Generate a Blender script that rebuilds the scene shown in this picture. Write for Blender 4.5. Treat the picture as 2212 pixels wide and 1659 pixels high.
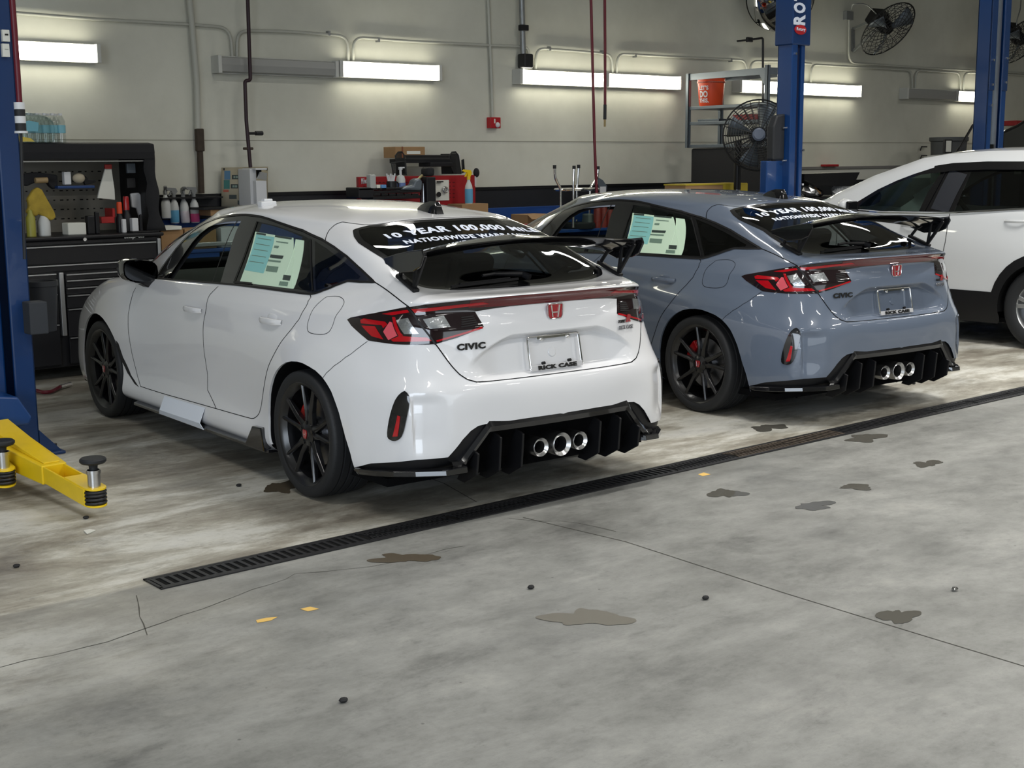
import bpy, bmesh, math, random
import numpy as np
from mathutils import Vector, Matrix
from mathutils.bvhtree import BVHTree
from mathutils.geometry import delaunay_2d_cdt
PI = math.pi
random.seed(7)
for o in list(bpy.data.objects): bpy.data.objects.remove(o)
SC = bpy.context.scene
COL = SC.collection

# ------------------------------------------------------------------ camera
IW, IH = 2212, 1659
F, PIT, ROLL, YAW, CZ = 2882.9455, 0.1661705, -0.0079179, 0.7000535, 1.64844
_fw = np.array([math.sin(YAW)*math.cos(PIT), math.cos(YAW)*math.cos(PIT), -math.sin(PIT)])
_r = np.array([math.cos(YAW), -math.sin(YAW), 0]); _u = np.cross(_r, _fw)
RV = math.cos(ROLL)*_r + math.sin(ROLL)*_u
UV = -math.sin(ROLL)*_r + math.cos(ROLL)*_u
CAMP = np.array([0, 0, CZ])
cd = bpy.data.cameras.new('camera'); cam = bpy.data.objects.new('camera', cd); COL.objects.link(cam)
cam.matrix_world = Matrix(((RV[0], UV[0], -_fw[0], 0), (RV[1], UV[1], -_fw[1], 0), (RV[2], UV[2], -_fw[2], CZ), (0, 0, 0, 1)))
cd.sensor_fit = 'HORIZONTAL'; cd.sensor_width = 36; cd.lens = F/IW*36; cd.clip_start = .05; cd.clip_end = 200
SC.camera = cam

def ray(x, y): 
    d = _fw*F + RV*(x-IW/2) - UV*(y-IH/2)
    return d/np.linalg.norm(d)
def at(px, py, Y):                # point of the plane Y = const seen at a pixel of the photograph
    d = ray(px, py); return Vector(CAMP + d*(Y/d[1]))
def atx(px, py, X):
    d = ray(px, py); return Vector(CAMP + d*(X/d[0]))
def flo(px, py, z=0.0):
    d = ray(px, py); return Vector(CAMP + d*((z-CZ)/d[2]))

# ------------------------------------------------------------------ view, world, light
vs = SC.view_settings
SC.display_settings.display_device = 'sRGB'
vs.view_transform = 'Standard'; vs.look = 'None'; vs.gamma = 1; vs.exposure = 0.18
try: vs.use_curve_mapping = False
except Exception: pass
wd = bpy.data.worlds.new('world'); SC.world = wd; wd.use_nodes = True
bg = wd.node_tree.nodes['Background']; bg.inputs[0].default_value = (.55, .6, .68, 1); bg.inputs[1].default_value = .25
WALL_Y = 11.1
CEIL = 4.9
def area(name, loc, size, power, col, look):
    l = bpy.data.lights.new(name, 'AREA'); l.shape = 'RECTANGLE'; l.size, l.size_y = size; l.energy = power; l.color = col
    o = bpy.data.objects.new(name, l); COL.objects.link(o); o.location = loc
    o.rotation_euler = (Vector(look)-Vector(loc)).to_track_quat('-Z', 'Y').to_euler(); return o
def tubes(name, x, y, power=62):           # ceiling strip lamp: light panel under its housing
    l = bpy.data.lights.new(name, 'AREA'); l.shape = 'RECTANGLE'; l.size, l.size_y = 1.25, .16; l.energy = power; l.color = (1, .98, .93); l.spread = math.radians(156)
    o = bpy.data.objects.new(name, l); COL.objects.link(o); o.location = (x, y, CEIL-.32); return o
LAMPS = [(x, y) for y in (-5.5, -2.2, 1.1, 4.4, 7.7) for x in (-2.5, 1.5, 5.5, 9.5, 13.5, 17.5)]
PW = {-2.5: 10, 1.5: 28, 5.5: 50, 9.5: 84, 13.5: 52, 17.5: 40}; PR = {-5.5: .6, -2.2: 1.0, 1.1: 1.25, 4.4: 1.25, 7.7: .35}
for x, y in LAMPS: tubes('ceiling_lamp_light', x, y, PW[x]*PR[y])
area('daylight_door', (-5.8, 1.0, 2.2), (11, 4.2), 800, (.78, .88, 1), (4, 4.5, .8))
area('daylight_door_near', (3, -8.8, 2.2), (9, 3.8), 170, (.84, .92, 1), (5, 5, .8))

# ------------------------------------------------------------------ objects
def link(name, mesh, mats, parent=None):
    o = bpy.data.objects.new(name, mesh); COL.objects.link(o)
    for m in (mats if isinstance(mats, (list, tuple)) else [mats]): mesh.materials.append(m)
    if parent is not None: o.parent = parent
    return o
def empty(name, loc=(0, 0, 0), rz=0.0):
    o = bpy.data.objects.new(name, None); COL.objects.link(o); o.location = loc; o.rotation_euler = (0, 0, rz); o.empty_display_size = .1
    return o
def tag(o, label, cat, group=None):
    o['label'] = label; o['category'] = cat
    if group: o['group'] = group
    return o
def copy_tree(o, parent=None, swap=None):
    c = o.copy(); COL.objects.link(c)
    if parent is not None: c.parent = parent
    if swap and c.type == 'MESH' and any(m in swap for m in o.data.materials):
        c.data = o.data.copy()
        for i, m in enumerate(c.data.materials):
            if m in swap: c.data.materials[i] = swap[m]
    for ch in list(o.children): copy_tree(ch, c, swap)
    return c

class MB:
    """collects shapes for one mesh"""
    def __init__(s): s.v = []; s.f = []; s.m = []; s.sm = []
    def add(s, vs_, fs, mi=0, smooth=False):
        b = len(s.v); s.v += [tuple(v) for v in vs_]
        for f in fs: s.f.append(tuple(i+b for i in f)); s.m.append(mi); s.sm.append(smooth)
        return s
    def box(s, a, b, mi=0, M=None):
        x0, y0, z0 = a; x1, y1, z1 = b
        v = [Vector(p) for p in ((x0,y0,z0),(x1,y0,z0),(x1,y1,z0),(x0,y1,z0),(x0,y0,z1),(x1,y0,z1),(x1,y1,z1),(x0,y1,z1))]
        if M is not None: v = [M @ p for p in v]
        return s.add(v, [(0,3,2,1),(4,5,6,7),(0,1,5,4),(1,2,6,5),(2,3,7,6),(3,0,4,7)], mi)
    def bar(s, p, q, w, h, mi=0, up=(0,0,1)):
        p = Vector(p); q = Vector(q); d = (q-p).normalized(); upv = Vector(up)
        if abs(d.dot(upv)) > .98: upv = Vector((0,1,0))
        x = d.cross(upv).normalized(); y = x.cross(d)
        v = [c + x*a*w/2 + y*b*h/2 for c in (p, q) for a, b in ((-1,-1),(1,-1),(1,1),(-1,1))]
        return s.add(v, [(0,1,2,3),(7,6,5,4),(0,4,5,1),(1,5,6,2),(2,6,7,3),(3,7,4,0)], mi)
    def tube(s, pts, r, n=8, mi=0, cap=True, closed=False):
        pts = [Vector(p) for p in pts]; N = len(pts); vs_ = []; rr = r if isinstance(r, (list, tuple)) else [r]*N
        prev = None
        for i, p in enumerate(pts):
            if closed: t = (pts[(i+1)%N]-pts[i-1])
            else: t = pts[min(i+1, N-1)]-pts[max(i-1, 0)]
            t.normalize()
            if prev is None:
                a = Vector((0,0,1)) if abs(t.z) < .9 else Vector((0,1,0))
                x = t.cross(a).normalized()
            else:
                x = (prev - t*prev.dot(t)).normalized()
            prev = x; y = t.cross(x)
            vs_ += [p + (x*math.cos(2*PI*k/n)+y*math.sin(2*PI*k/n))*rr[i] for k in range(n)]
        fs = []
        for i in range(N if closed else N-1):
            j = (i+1) % N
            for k in range(n): fs.append((i*n+k, i*n+(k+1)%n, j*n+(k+1)%n, j*n+k))
        if cap and not closed: fs += [tuple(reversed(range(n))), tuple((N-1)*n+k for k in range(n))]
        return s.add(vs_, fs, mi, True)
    def lathe(s, prof, n=24, M=None, mi=0, smooth=True, a0=0, a1=2*PI):
        """profile of (radius, height), turned about z"""
        full = abs(a1-a0-2*PI) < 1e-6; m = n if full else n+1; vs_ = []
        for i in range(m):
            a = a0+(a1-a0)*i/n; c, si = math.cos(a), math.sin(a)
            vs_ += [Vector((r*c, r*si, z)) for r, z in prof]
        if M is not None: vs_ = [M @ v for v in vs_]
        k = len(prof); fs = []
        for i in range(n):
            j = (i+1) % m
            for q in range(k-1): fs.append((i*k+q, j*k+q, j*k+q+1, i*k+q+1))
        return s.add(vs_, fs, mi, smooth)
    def cyl(s, p, q, r, n=16, mi=0, r2=None):
        return s.tube([p, q], [r, r if r2 is None else r2], n, mi)
    def prism(s, pts, off, mi=0, smooth=False):
        """planar polygon pushed along the vector off"""
        n = len(pts); off = Vector(off); v = [Vector(p) for p in pts]; v += [p+off for p in v]
        f = [tuple(reversed(range(n))), tuple(range(n, 2*n))] + [(i, (i+1)%n, (i+1)%n+n, i+n) for i in range(n)]
        return s.add(v, f, mi, smooth)
    def ell(s, c, r, mi=0, n=14, m=8, M=None):
        vs_ = []; c = Vector(c)
        for i in range(m+1):
            t = PI*i/m
            for k in range(n):
                a = 2*PI*k/n; vs_.append(c+Vector((r[0]*math.sin(t)*math.cos(a), r[1]*math.sin(t)*math.sin(a), r[2]*math.cos(t))))
        if M is not None: vs_ = [M @ v for v in vs_]
        fs = [(i*n+k, (i+1)*n+k, (i+1)*n+(k+1)%n, i*n+(k+1)%n) for i in range(m) for k in range(n)]
        return s.add(vs_, fs, mi, True)
    def build(s, name, mats, parent=None, bevel=0, seg=2, sharp=None, solid=0, subsurf=0):
        me = bpy.data.meshes.new(name); me.from_pydata(s.v, [], s.f)
        me.polygons.foreach_set('material_index', s.m); me.polygons.foreach_set('use_smooth', s.sm)
        bm = bmesh.new(); bm.from_mesh(me); bmesh.ops.recalc_face_normals(bm, faces=bm.faces)
        for e in bm.edges:
            if len(e.link_faces) == 2 and e.calc_face_angle(0) > math.radians(38): e.smooth = False
        bm.to_mesh(me); bm.free(); me.update()
        o = link(name, me, mats, parent)
        if solid:
            md = o.modifiers.new('solid', 'SOLIDIFY'); md.thickness = solid; md.offset = 0
        if bevel:
            md = o.modifiers.new('bevel', 'BEVEL'); md.width = bevel; md.segments = seg; md.limit_method = 'ANGLE'; md.angle_limit = math.radians(35)
        if subsurf:
            md = o.modifiers.new('sub', 'SUBSURF'); md.levels = md.render_levels = subsurf
        return o
def arc(c, r, a0, a1, n, ax='xz'):
    out = []
    for i in range(n+1):
        a = a0+(a1-a0)*i/n; p = Vector(c); p['xyz'.index(ax[0])] += r*math.cos(a); p['xyz'.index(ax[1])] += r*math.sin(a); out.append(p)
    return out
def rounded(pts, r, n=5):
    """round the inner corners of a polyline"""
    P = [Vector(p) for p in pts]; out = [P[0]]
    for i in range(1, len(P)-1):
        a = (P[i-1]-P[i]); b = (P[i+1]-P[i]); d = min(r, a.length*.49, b.length*.49)
        A = P[i]+a.normalized()*d; B = P[i]+b.normalized()*d
        for k in range(n+1):
            t = k/n; out.append(A*(1-t)**2+P[i]*2*t*(1-t)+B*t*t)
    out.append(P[-1]); return out

# ------------------------------------------------------------------ materials
def srgb(*c):
    c = [x/255 for x in c]; return tuple(x/12.92 if x <= .04045 else ((x+.055)/1.055)**2.4 for x in c)+(1,)
def mat(name, col, rough=.5, metal=0, coat=0, emis=None, es=1, trans=0, alpha=1, spec=.5, ior=1.45, noise=0, nscale=20, bump=0, bscale=200, coat_rough=.03):
    m = bpy.data.materials.new(name); m.use_nodes = True; nt = m.node_tree; b = nt.nodes['Principled BSDF']
    b.inputs['Base Color'].default_value = col; b.inputs['Roughness'].default_value = rough; b.inputs['Metallic'].default_value = metal
    b.inputs['Coat Weight'].default_value = coat; b.inputs['Coat Roughness'].default_value = coat_rough
    b.inputs['Specular IOR Level'].default_value = spec; b.inputs['IOR'].default_value = ior
    b.inputs['Transmission Weight'].default_value = trans; b.inputs['Alpha'].default_value = alpha
    if emis: b.inputs['Emission Color'].default_value = emis; b.inputs['Emission Strength'].default_value = es
    if noise or bump:
        tc = nt.nodes.new('ShaderNodeTexCoord')
    if noise:
        n = nt.nodes.new('ShaderNodeTexNoise'); n.inputs['Scale'].default_value = nscale; n.inputs['Detail'].default_value = 5
        nt.links.new(tc.outputs['Object'], n.inputs['Vector'])
        mx = nt.nodes.new('ShaderNodeMix'); mx.data_type = 'RGBA'
        mx.inputs[6].default_value = tuple(c*(1-noise) for c in col[:3])+(1,); mx.inputs[7].default_value = tuple(min(1, c*(1+noise)) for c in col[:3])+(1,)
        nt.links.new(n.outputs['Fac'], mx.inputs[0]); nt.links.new(mx.outputs[2], b.inputs['Base Color'])
    if bump:
        n2 = nt.nodes.new('ShaderNodeTexNoise'); n2.inputs['Scale'].default_value = bscale; nt.links.new(tc.outputs['Object'], n2.inputs['Vector'])
        bp = nt.nodes.new('ShaderNodeBump'); bp.inputs['Strength'].default_value = bump; bp.inputs['Distance'].default_value = .002
        nt.links.new(n2.outputs['Fac'], bp.inputs['Height']); nt.links.new(bp.outputs[0], b.inputs['Normal'])
    return m
def glassmat(name, tint, refl=1.0):
    """thin tinted pane: coloured see-through plus mirror reflection by angle"""
    m = bpy.data.materials.new(name); m.use_nodes = True; nt = m.node_tree
    for n in list(nt.nodes): nt.nodes.remove(n)
    out = nt.nodes.new('ShaderNodeOutputMaterial'); tr = nt.nodes.new('ShaderNodeBsdfTransparent'); gl = nt.nodes.new('ShaderNodeBsdfGlossy')
    mx = nt.nodes.new('ShaderNodeMixShader'); lw = nt.nodes.new('ShaderNodeLayerWeight'); pw = nt.nodes.new('ShaderNodeMath'); pw.operation = 'POWER'; pw.inputs[1].default_value = 4.5; fr = nt.nodes.new('ShaderNodeMath'); fr.operation = 'MULTIPLY_ADD'; fr.inputs[1].default_value = .85; fr.inputs[2].default_value = .05*refl+.02; fr.use_clamp = True
    nt.links.new(lw.outputs['Facing'], pw.inputs[0]); nt.links.new(pw.outputs[0], fr.inputs[0])
    tr.inputs[0].default_value = tint; gl.inputs['Roughness'].default_value = .01; gl.inputs['Color'].default_value = (1, 1, 1, 1)
    nt.links.new(fr.outputs[0], mx.inputs[0]); nt.links.new(tr.outputs[0], mx.inputs[1]); nt.links.new(gl.outputs[0], mx.inputs[2]); nt.links.new(mx.outputs[0], out.inputs[0])
    return m
M = {}
M['white_paint'] = mat('white_paint', srgb(216, 216, 218), .28, coat=1, spec=.4)
M['grey_paint'] = mat('blue_grey_paint', srgb(92, 102, 118), .3, coat=1, spec=.4)
M['suv_paint'] = mat('pearl_white_paint', srgb(206, 208, 210), .3, coat=1, spec=.4)
M['black_gloss'] = mat('gloss_black', (.006, .006, .007, 1), .12, coat=1)
M['black_trim'] = mat('black_trim', (.006, .006, .007, 1), .45, spec=.35)
M['black_matt'] = mat('matt_black', (.010, .010, .011, 1), .75)
M['liner'] = mat('wheel_well_black', (.004, .004, .0045, 1), .95, spec=.1)
M['bar_silver'] = mat('silver_bar', srgb(178, 178, 180), .3, coat=.5)
M['seal_highlight'] = mat('painted_seal_highlight', srgb(150, 156, 170), .4)  # highlight along the window seal, painted as a pale grey
M['dark_mirror'] = mat('dark_mirror_glass', (.035, .037, .04, 1), .05, metal=1)
M['gap'] = mat('gap_black', (.008, .008, .008, 1), .9, spec=.1)
M['rubber'] = mat('tyre_rubber', (.012, .013, .015, 1), .62, bump=.12, bscale=350)
M['wheel'] = mat('black_wheel', (.006, .006, .007, 1), .3, coat=.4, coat_rough=.2)
M['chrome'] = mat('chrome', (.85, .85, .86, 1), .08, metal=1)
M['steel'] = mat('brushed_steel', (.6, .6, .6, 1), .25, metal=1, noise=.12, nscale=60)
M['disc'] = mat('brake_disc', (.25, .25, .26, 1), .35, metal=1)
M['red_plastic'] = mat('red_gloss', srgb(160, 14, 20), .25, coat=.6)
M['badge_red'] = mat('badge_red', srgb(146, 8, 24), .2, coat=1)
M['lens_dark'] = mat('smoked_lens', (.012, .006, .007, 1), .08, coat=1)
M['lens_red'] = mat('red_lens', srgb(166, 6, 20), .12, coat=1)
M['lens_deep'] = mat('deep_red_lens', srgb(88, 4, 15), .08, coat=1)
M['lens_clear'] = mat('clear_reflector', (.42, .44, .45, 1), .18, metal=.8, bump=.5, bscale=60, coat=1)
M['silver_text'] = mat('silver_lettering', (.25, .25, .26, 1), .3, metal=.6)
M['glass_clear'] = glassmat('side_glass', (.55, .66, .60, 1), .6)
M['glass_dark'] = glassmat('tinted_glass', (.10, .11, .11, 1), .8)
M['glass_mid'] = glassmat('rear_screen_glass', (.24, .26, .26, 1), .8)
M['glass_rear'] = glassmat('rear_door_glass', (.93, 1, .95, 1), .4)
M['glass_open'] = glassmat('front_door_glass', (.90, .95, .92, 1), .3)
M['interior'] = mat('cabin_black', (.010, .010, .011, 1), .8)
M['interior_grey'] = mat('cabin_grey', (.16, .16, .155, 1), .85)
M['decal_white'] = mat('white_lettering', srgb(205, 212, 226), .5)
M['text_black'] = mat('black_lettering', (.01, .01, .01, 1), .3)
M['paper_green'] = mat('pale_green_paper', srgb(226, 236, 220), .7)
M['paper_blue'] = mat('pale_blue_paper', srgb(150, 204, 210), .7)
M['paper'] = mat('white_paper', srgb(214, 214, 205), .7)
M['print_dark'] = mat('dark_print', srgb(50, 58, 58), .7)
M['print_mid'] = mat('mid_print', srgb(120, 138, 128), .7)
FONTS = {}
def text_mesh(s, size, bold=0, shear=0, width=1.0, extrude=.002, gap=1.12):
    c = bpy.data.curves.new('t', 'FONT'); c.body = s; c.space_character = gap; c.size = size; c.offset = bold; c.shear = shear; c.extrude = extrude
    c.align_x = 'CENTER'; c.align_y = 'CENTER'; c.resolution_u = 3
    o = bpy.data.objects.new('t', c); COL.objects.link(o); dg = bpy.context.evaluated_depsgraph_get()
    me = bpy.data.meshes.new_from_object(o.evaluated_get(dg)); bpy.data.objects.remove(o); bpy.data.curves.remove(c)
    for v in me.vertices: v.co.x *= width
    return me
def text(s, size, Mx, m, parent=None, name='lettering', fit=None, **k):
    """flat lettering, its x and y axes mapped by the matrix; fit = (width, height)"""
    me = text_mesh(s, size, **k)
    if fit:
        xs = [v.co.x for v in me.vertices]; ys = [v.co.y for v in me.vertices]
        cx, cy = (max(xs)+min(xs))/2, (max(ys)+min(ys))/2; sx = fit[0]/(max(xs)-min(xs)); sy = fit[1]/(max(ys)-min(ys))
        for v in me.vertices: v.co.x = (v.co.x-cx)*sx; v.co.y = (v.co.y-cy)*sy
    me.transform(Mx); me.name = name
    return link(name, me, m, parent)
def frame(o, x, y):
    """matrix from origin and two directions"""
    x = Vector(x).normalized(); z = x.cross(Vector(y)).normalized(); y = z.cross(x)
    return Matrix(((x[0], y[0], z[0], o[0]), (x[1], y[1], z[1], o[1]), (x[2], y[2], z[2], o[2]), (0, 0, 0, 1)))
# ------------------------------------------------------------------ materials of the place
def concrete():
    m = bpy.data.materials.new('concrete_floor'); m.use_nodes = True; nt = m.node_tree; b = nt.nodes['Principled BSDF']; N = nt.nodes.new; L = nt.links.new
    tc = N('ShaderNodeTexCoord')
    def noise(sc, det=8, rough=.6, dist=0, w=None, stretch=(1, 1, 1)):
        mp = N('ShaderNodeMapping'); mp.inputs['Scale'].default_value = stretch; L(tc.outputs['Object'], mp.inputs[0])
        if w: mp.inputs['Location'].default_value = w
        n = N('ShaderNodeTexNoise'); n.inputs['Scale'].default_value = sc; n.inputs['Detail'].default_value = det; n.inputs['Roughness'].default_value = rough; n.inputs['Distortion'].default_value = dist
        L(mp.outputs[0], n.inputs['Vector']); return n.outputs['Fac']
    def ramp(f, pts):
        r = N('ShaderNodeValToRGB'); e = r.color_ramp.elements
        while len(e) < len(pts): e.new(.5)
        for k, (p, c) in enumerate(pts): e[k].position = p; e[k].color = c
        L(f, r.inputs[0]); return r.outputs[0]
    def mix(a, b_, f, mode='MIX'):
        x = N('ShaderNodeMix'); x.data_type = 'RGBA'; x.blend_type = mode
        for s_, v in ((6, a), (7, b_)):
            if isinstance(v, tuple): x.inputs[s_].default_value = v
            else: L(v, x.inputs[s_])
        if isinstance(f, (int, float)): x.inputs[0].default_value = f
        else: L(f, x.inputs[0])
        return x.outputs[2]
    def g(v): return (v, v, v, 1)
    A = ramp(noise(1.3, 14, .76, .15, None, (.8, 1.5, 1)), [(.32, srgb(98,98,95)), (.45, srgb(124,124,120)), (.57, srgb(141,141,137)), (.72, srgb(160,159,153))])
    B = ramp(noise(.85, 14, .72, .25, (3, 1, 0), (.75, 1.9, 1)), [(.30, srgb(92,86,78)), (.43, srgb(138,132,120)), (.50, srgb(168,164,152)), (.56, srgb(200,198,189)), (.7, srgb(214,213,208))])
    # work bays beyond the drain are older, stained concrete; the drive aisle in front is plainer
    sx = N('ShaderNodeSeparateXYZ'); L(tc.outputs['Object'], sx.inputs[0])
    wob = N('ShaderNodeMath'); wob.operation = 'MULTIPLY_ADD'; L(noise(1.6, 4), wob.inputs[0]); wob.inputs[1].default_value = .12; L(sx.outputs['Y'], wob.inputs[2])
    mr = N('ShaderNodeMapRange'); mr.inputs[1].default_value = 4.86; mr.inputs[2].default_value = 4.92; L(wob.outputs[0], mr.inputs[0]); mr.clamp = True
    lx = N('ShaderNodeMath'); lx.operation = 'MULTIPLY_ADD'; L(noise(.9, 3, .5, 0, (7, 7, 0)), lx.inputs[0]); lx.inputs[1].default_value = 2.5; L(sx.outputs['X'], lx.inputs[2])
    ml = N('ShaderNodeMapRange'); ml.inputs[1].default_value = 3.6; ml.inputs[2].default_value = 2.2; L(lx.outputs[0], ml.inputs[0]); ml.clamp = True
    wy = N('ShaderNodeMath'); wy.operation = 'MULTIPLY_ADD'; L(noise(2.1, 8, .65, 0, (1, 4, 0)), wy.inputs[0]); wy.inputs[1].default_value = 1.6; L(sx.outputs['Y'], wy.inputs[2])
    my = N('ShaderNodeMapRange'); my.inputs[1].default_value = 4.3; my.inputs[2].default_value = 5.1; L(wy.outputs[0], my.inputs[0]); my.clamp = True
    mm = N('ShaderNodeMath'); mm.operation = 'MULTIPLY'; L(ml.outputs[0], mm.inputs[0]); L(my.outputs[0], mm.inputs[1])
    mx_ = N('ShaderNodeMath'); mx_.operation = 'MAXIMUM'; L(mr.outputs[0], mx_.inputs[0]); L(mm.outputs[0], mx_.inputs[1])
    c = mix(A, B, mx_.outputs[0])
    # dark oily blotches
    d = ramp(noise(1.9, 12, .78, .2, (11, 5, 0), (.7, 1.6, 1)), [(.30, g(.55)), (.41, g(.88)), (.50, g(1))]); c = mix(c, d, 1.0, 'MULTIPLY')
    fine = ramp(noise(26, 10, .85), [(.28, g(.66)), (.47, g(.95)), (.7, g(1.0))]); c = mix(c, fine, 1.0, 'MULTIPLY')
    sp_ = ramp(noise(9, 12, .8, 0, (5, 5, 0)), [(.30, g(.66)), (.44, g(.96)), (.60, g(1)), (.8, g(1))]); c = mix(c, sp_, 1.0, 'MULTIPLY')
    # small dark spatter
    v = N('ShaderNodeTexVoronoi'); v.inputs['Scale'].default_value = 5.2; L(tc.outputs['Object'], v.inputs['Vector'])
    vr = ramp(v.outputs['Distance'], [(.0, g(.35)), (.022, g(.4)), (.034, g(1))]); c = mix(c, vr, .8, 'MULTIPLY')
    L(c, b.inputs['Base Color'])
    rr_ = N('ShaderNodeMapRange'); rr_.inputs[3].default_value = .30; rr_.inputs[4].default_value = .62; L(noise(1.7, 6, .6, .3, (2, 9, 0)), rr_.inputs[0]); rr_.inputs[1].default_value = .35; rr_.inputs[2].default_value = .62
    L(rr_.outputs[0], b.inputs['Roughness'])
    bp = N('ShaderNodeBump'); bp.inputs['Strength'].default_value = .12; bp.inputs['Distance'].default_value = .004; L(noise(40, 6, .7), bp.inputs['Height']); L(bp.outputs[0], b.inputs['Normal'])
    return m
def plaster():
    m = mat('painted_wall', srgb(206, 205, 192), .55); nt = m.node_tree; b = nt.nodes['Principled BSDF']; N = nt.nodes.new; L = nt.links.new
    tc = N('ShaderNodeTexCoord'); n = N('ShaderNodeTexNoise'); n.inputs['Scale'].default_value = .55; n.inputs['Detail'].default_value = 7; n.inputs['Roughness'].default_value = .62; L(tc.outputs['Object'], n.inputs['Vector'])
    r = N('ShaderNodeValToRGB'); r.color_ramp.elements[0].position = .32; r.color_ramp.elements[0].color = srgb(188, 187, 174); r.color_ramp.elements[1].position = .62; r.color_ramp.elements[1].color = srgb(210, 209, 196)
    L(n.outputs['Fac'], r.inputs[0]); L(r.outputs[0], b.inputs['Base Color'])
    n2 = N('ShaderNodeTexNoise'); n2.inputs['Scale'].default_value = 90; L(tc.outputs['Object'], n2.inputs['Vector']); bp = N('ShaderNodeBump'); bp.inputs['Strength'].default_value = .10; bp.inputs['Distance'].default_value = .003
    L(n2.outputs['Fac'], bp.inputs['Height']); L(bp.outputs[0], b.inputs['Normal']); return m
M['floor'] = concrete(); M['wall'] = plaster()
M['band'] = mat('black_wall_panel', (.010, .011, .014, 1), .45, noise=.2, nscale=3)
M['ceiling'] = mat('ceiling_paint', srgb(130, 130, 126), .9, noise=.05, nscale=2)
M['pipe'] = mat('painted_conduit', srgb(178, 178, 168), .45)
M['galv'] = mat('galvanised_steel', (.30, .31, .31, 1), .45, metal=.7, noise=.15, nscale=30)
M['dark_metal'] = mat('dark_metal', (.03, .03, .032, 1), .45, metal=.5)
M['fixture'] = mat('fixture_enamel', srgb(196, 196, 190), .4)
M['dead_lens'] = mat('unlit_diffuser', srgb(150, 150, 146), .35)
M['tube'] = mat('lit_diffuser', (.9, .9, .85, 1), .4, emis=(1, .97, .80, 1), es=13)
M['blue'] = mat('blue_lift_enamel', srgb(10, 46, 92), .34, coat=.4, noise=.08, nscale=4)
M['blue2'] = mat('bright_blue_enamel', srgb(13, 56, 110), .34, coat=.4)
M['grey_metal'] = mat('grey_metal', srgb(96, 104, 112), .4, metal=.3)
M['yellow'] = mat('yellow_enamel', srgb(226, 190, 22), .4, coat=.2, noise=.10, nscale=14)
M['hose_red'] = mat('red_hose', srgb(92, 14, 30), .4)
M['rust'] = mat('rusty_pipe', srgb(62, 52, 42), .75, noise=.35, nscale=25)
M['pipe_dark'] = mat('dark_oxide_pipe', srgb(46, 26, 34), .45)
M['box_card'] = mat('cardboard', srgb(150, 118, 82), .85, noise=.08, nscale=12)
M['tape_yellow'] = mat('yellow_tape', srgb(170, 150, 40), .5)
M['chest'] = mat('toolchest_black', (.009, .009, .011, 1), .38, spec=.4)
M['cloth_black'] = mat('black_cloth', (.012, .012, .014, 1), .85, bump=.4, bscale=40)
M['alu'] = mat('aluminium_trim', (.55, .56, .57, 1), .3, metal=.9)
M['pegboard'] = mat('pegboard_beige', srgb(120, 116, 106), .7)
M['red_metal'] = mat('red_enamel', srgb(150, 24, 30), .4, noise=.06, nscale=20)
M['bench_blue'] = mat('blue_bench', srgb(22, 64, 128), .5)
M['white_plastic'] = mat('white_plastic', srgb(205, 206, 208), .4)
M['bottle'] = mat('bottle_plastic', srgb(196, 198, 196), .35, spec=.5)
M['liquid_blue'] = mat('blue_cleaner', srgb(96, 160, 196), .3)
M['liquid_pink'] = mat('pink_cleaner', srgb(226, 86, 140), .3)
M['liquid_pale'] = mat('pale_cleaner', srgb(206, 196, 200), .3)
M['trigger'] = mat('grey_trigger', srgb(120, 122, 122), .5)
M['orange'] = mat('orange_bucket', srgb(214, 74, 34), .45)
M['mesh'] = mat('black_mesh', (.02, .02, .02, 1), .6)
M['clear_p'] = glassmat('clear_plastic', (.86, .88, .88, 1), .4)
M['rug_yellow'] = mat('yellow_glove', srgb(164, 140, 52), .85, noise=.45, nscale=16)
M['wet'] = mat('wet_patch', srgb(92, 90, 84), .06, spec=.6)
M['crack'] = mat('floor_crack', srgb(70, 68, 62), .9)
M['mirror'] = mat('mirror_surface', (.55, .56, .57, 1), .06, metal=1)
M['red_flat'] = mat('alarm_red', srgb(170, 26, 34), .4)
def lk(o, kind='structure'): o['kind'] = kind; return o
def thing(name, label, cat, loc=(0, 0, 0), group=None): return tag(empty(name, loc), label, cat, group)
def loc(o, base):           # give a one-mesh thing an origin at its base
    b = Vector(base); o.data.transform(Matrix.Translation(-b)); o.location = b; return o

# ------------------------------------------------------------------ room shell
FX0, FX1, FY0 = -6, 26, -9
b = MB(); n = 1; b.box((FX0, FY0, -.12), (FX1, WALL_Y+.2, 0)); FLOOR = lk(b.build('floor', M['floor']))
b = MB(); b.box((FX0, WALL_Y, 0), (FX1, WALL_Y+.2, CEIL)); lk(b.build('wall_far', M['wall']))
b = MB(); b.box((FX0-.2, FY0, 0), (FX0, WALL_Y+.2, CEIL)); lk(b.build('wall_left', M['wall']))
b = MB(); b.box((FX1, FY0, 0), (FX1+.2, WALL_Y+.2, CEIL)); lk(b.build('wall_right', M['wall']))
b = MB(); b.box((FX0, FY0-.2, 0), (FX1, FY0, CEIL)); lk(b.build('wall_near', M['wall']))
b = MB(); b.box((FX0, FY0, CEIL), (FX1, WALL_Y+.2, CEIL+.15)); lk(b.build('ceiling', M['ceiling']))
for k, (x, y) in enumerate(LAMPS):
    t = thing('ceiling_lamp', 'long strip lamp hanging under the ceiling', 'lamp', (x, y, CEIL), 'ceiling strip lamps'); b = MB(); b.box((-.64, -.10, -.30), (.64, .10, -.22)); b.build('housing', M['fixture'], t)
    b = MB(); b.bar((-.5, 0, -.25), (-.5, 0, 0), .01, .01); b.build('hanger', M['galv'], t); b = MB(); b.bar((.5, 0, -.25), (.5, 0, 0), .01, .01); b.build('hanger', M['galv'], t)
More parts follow.
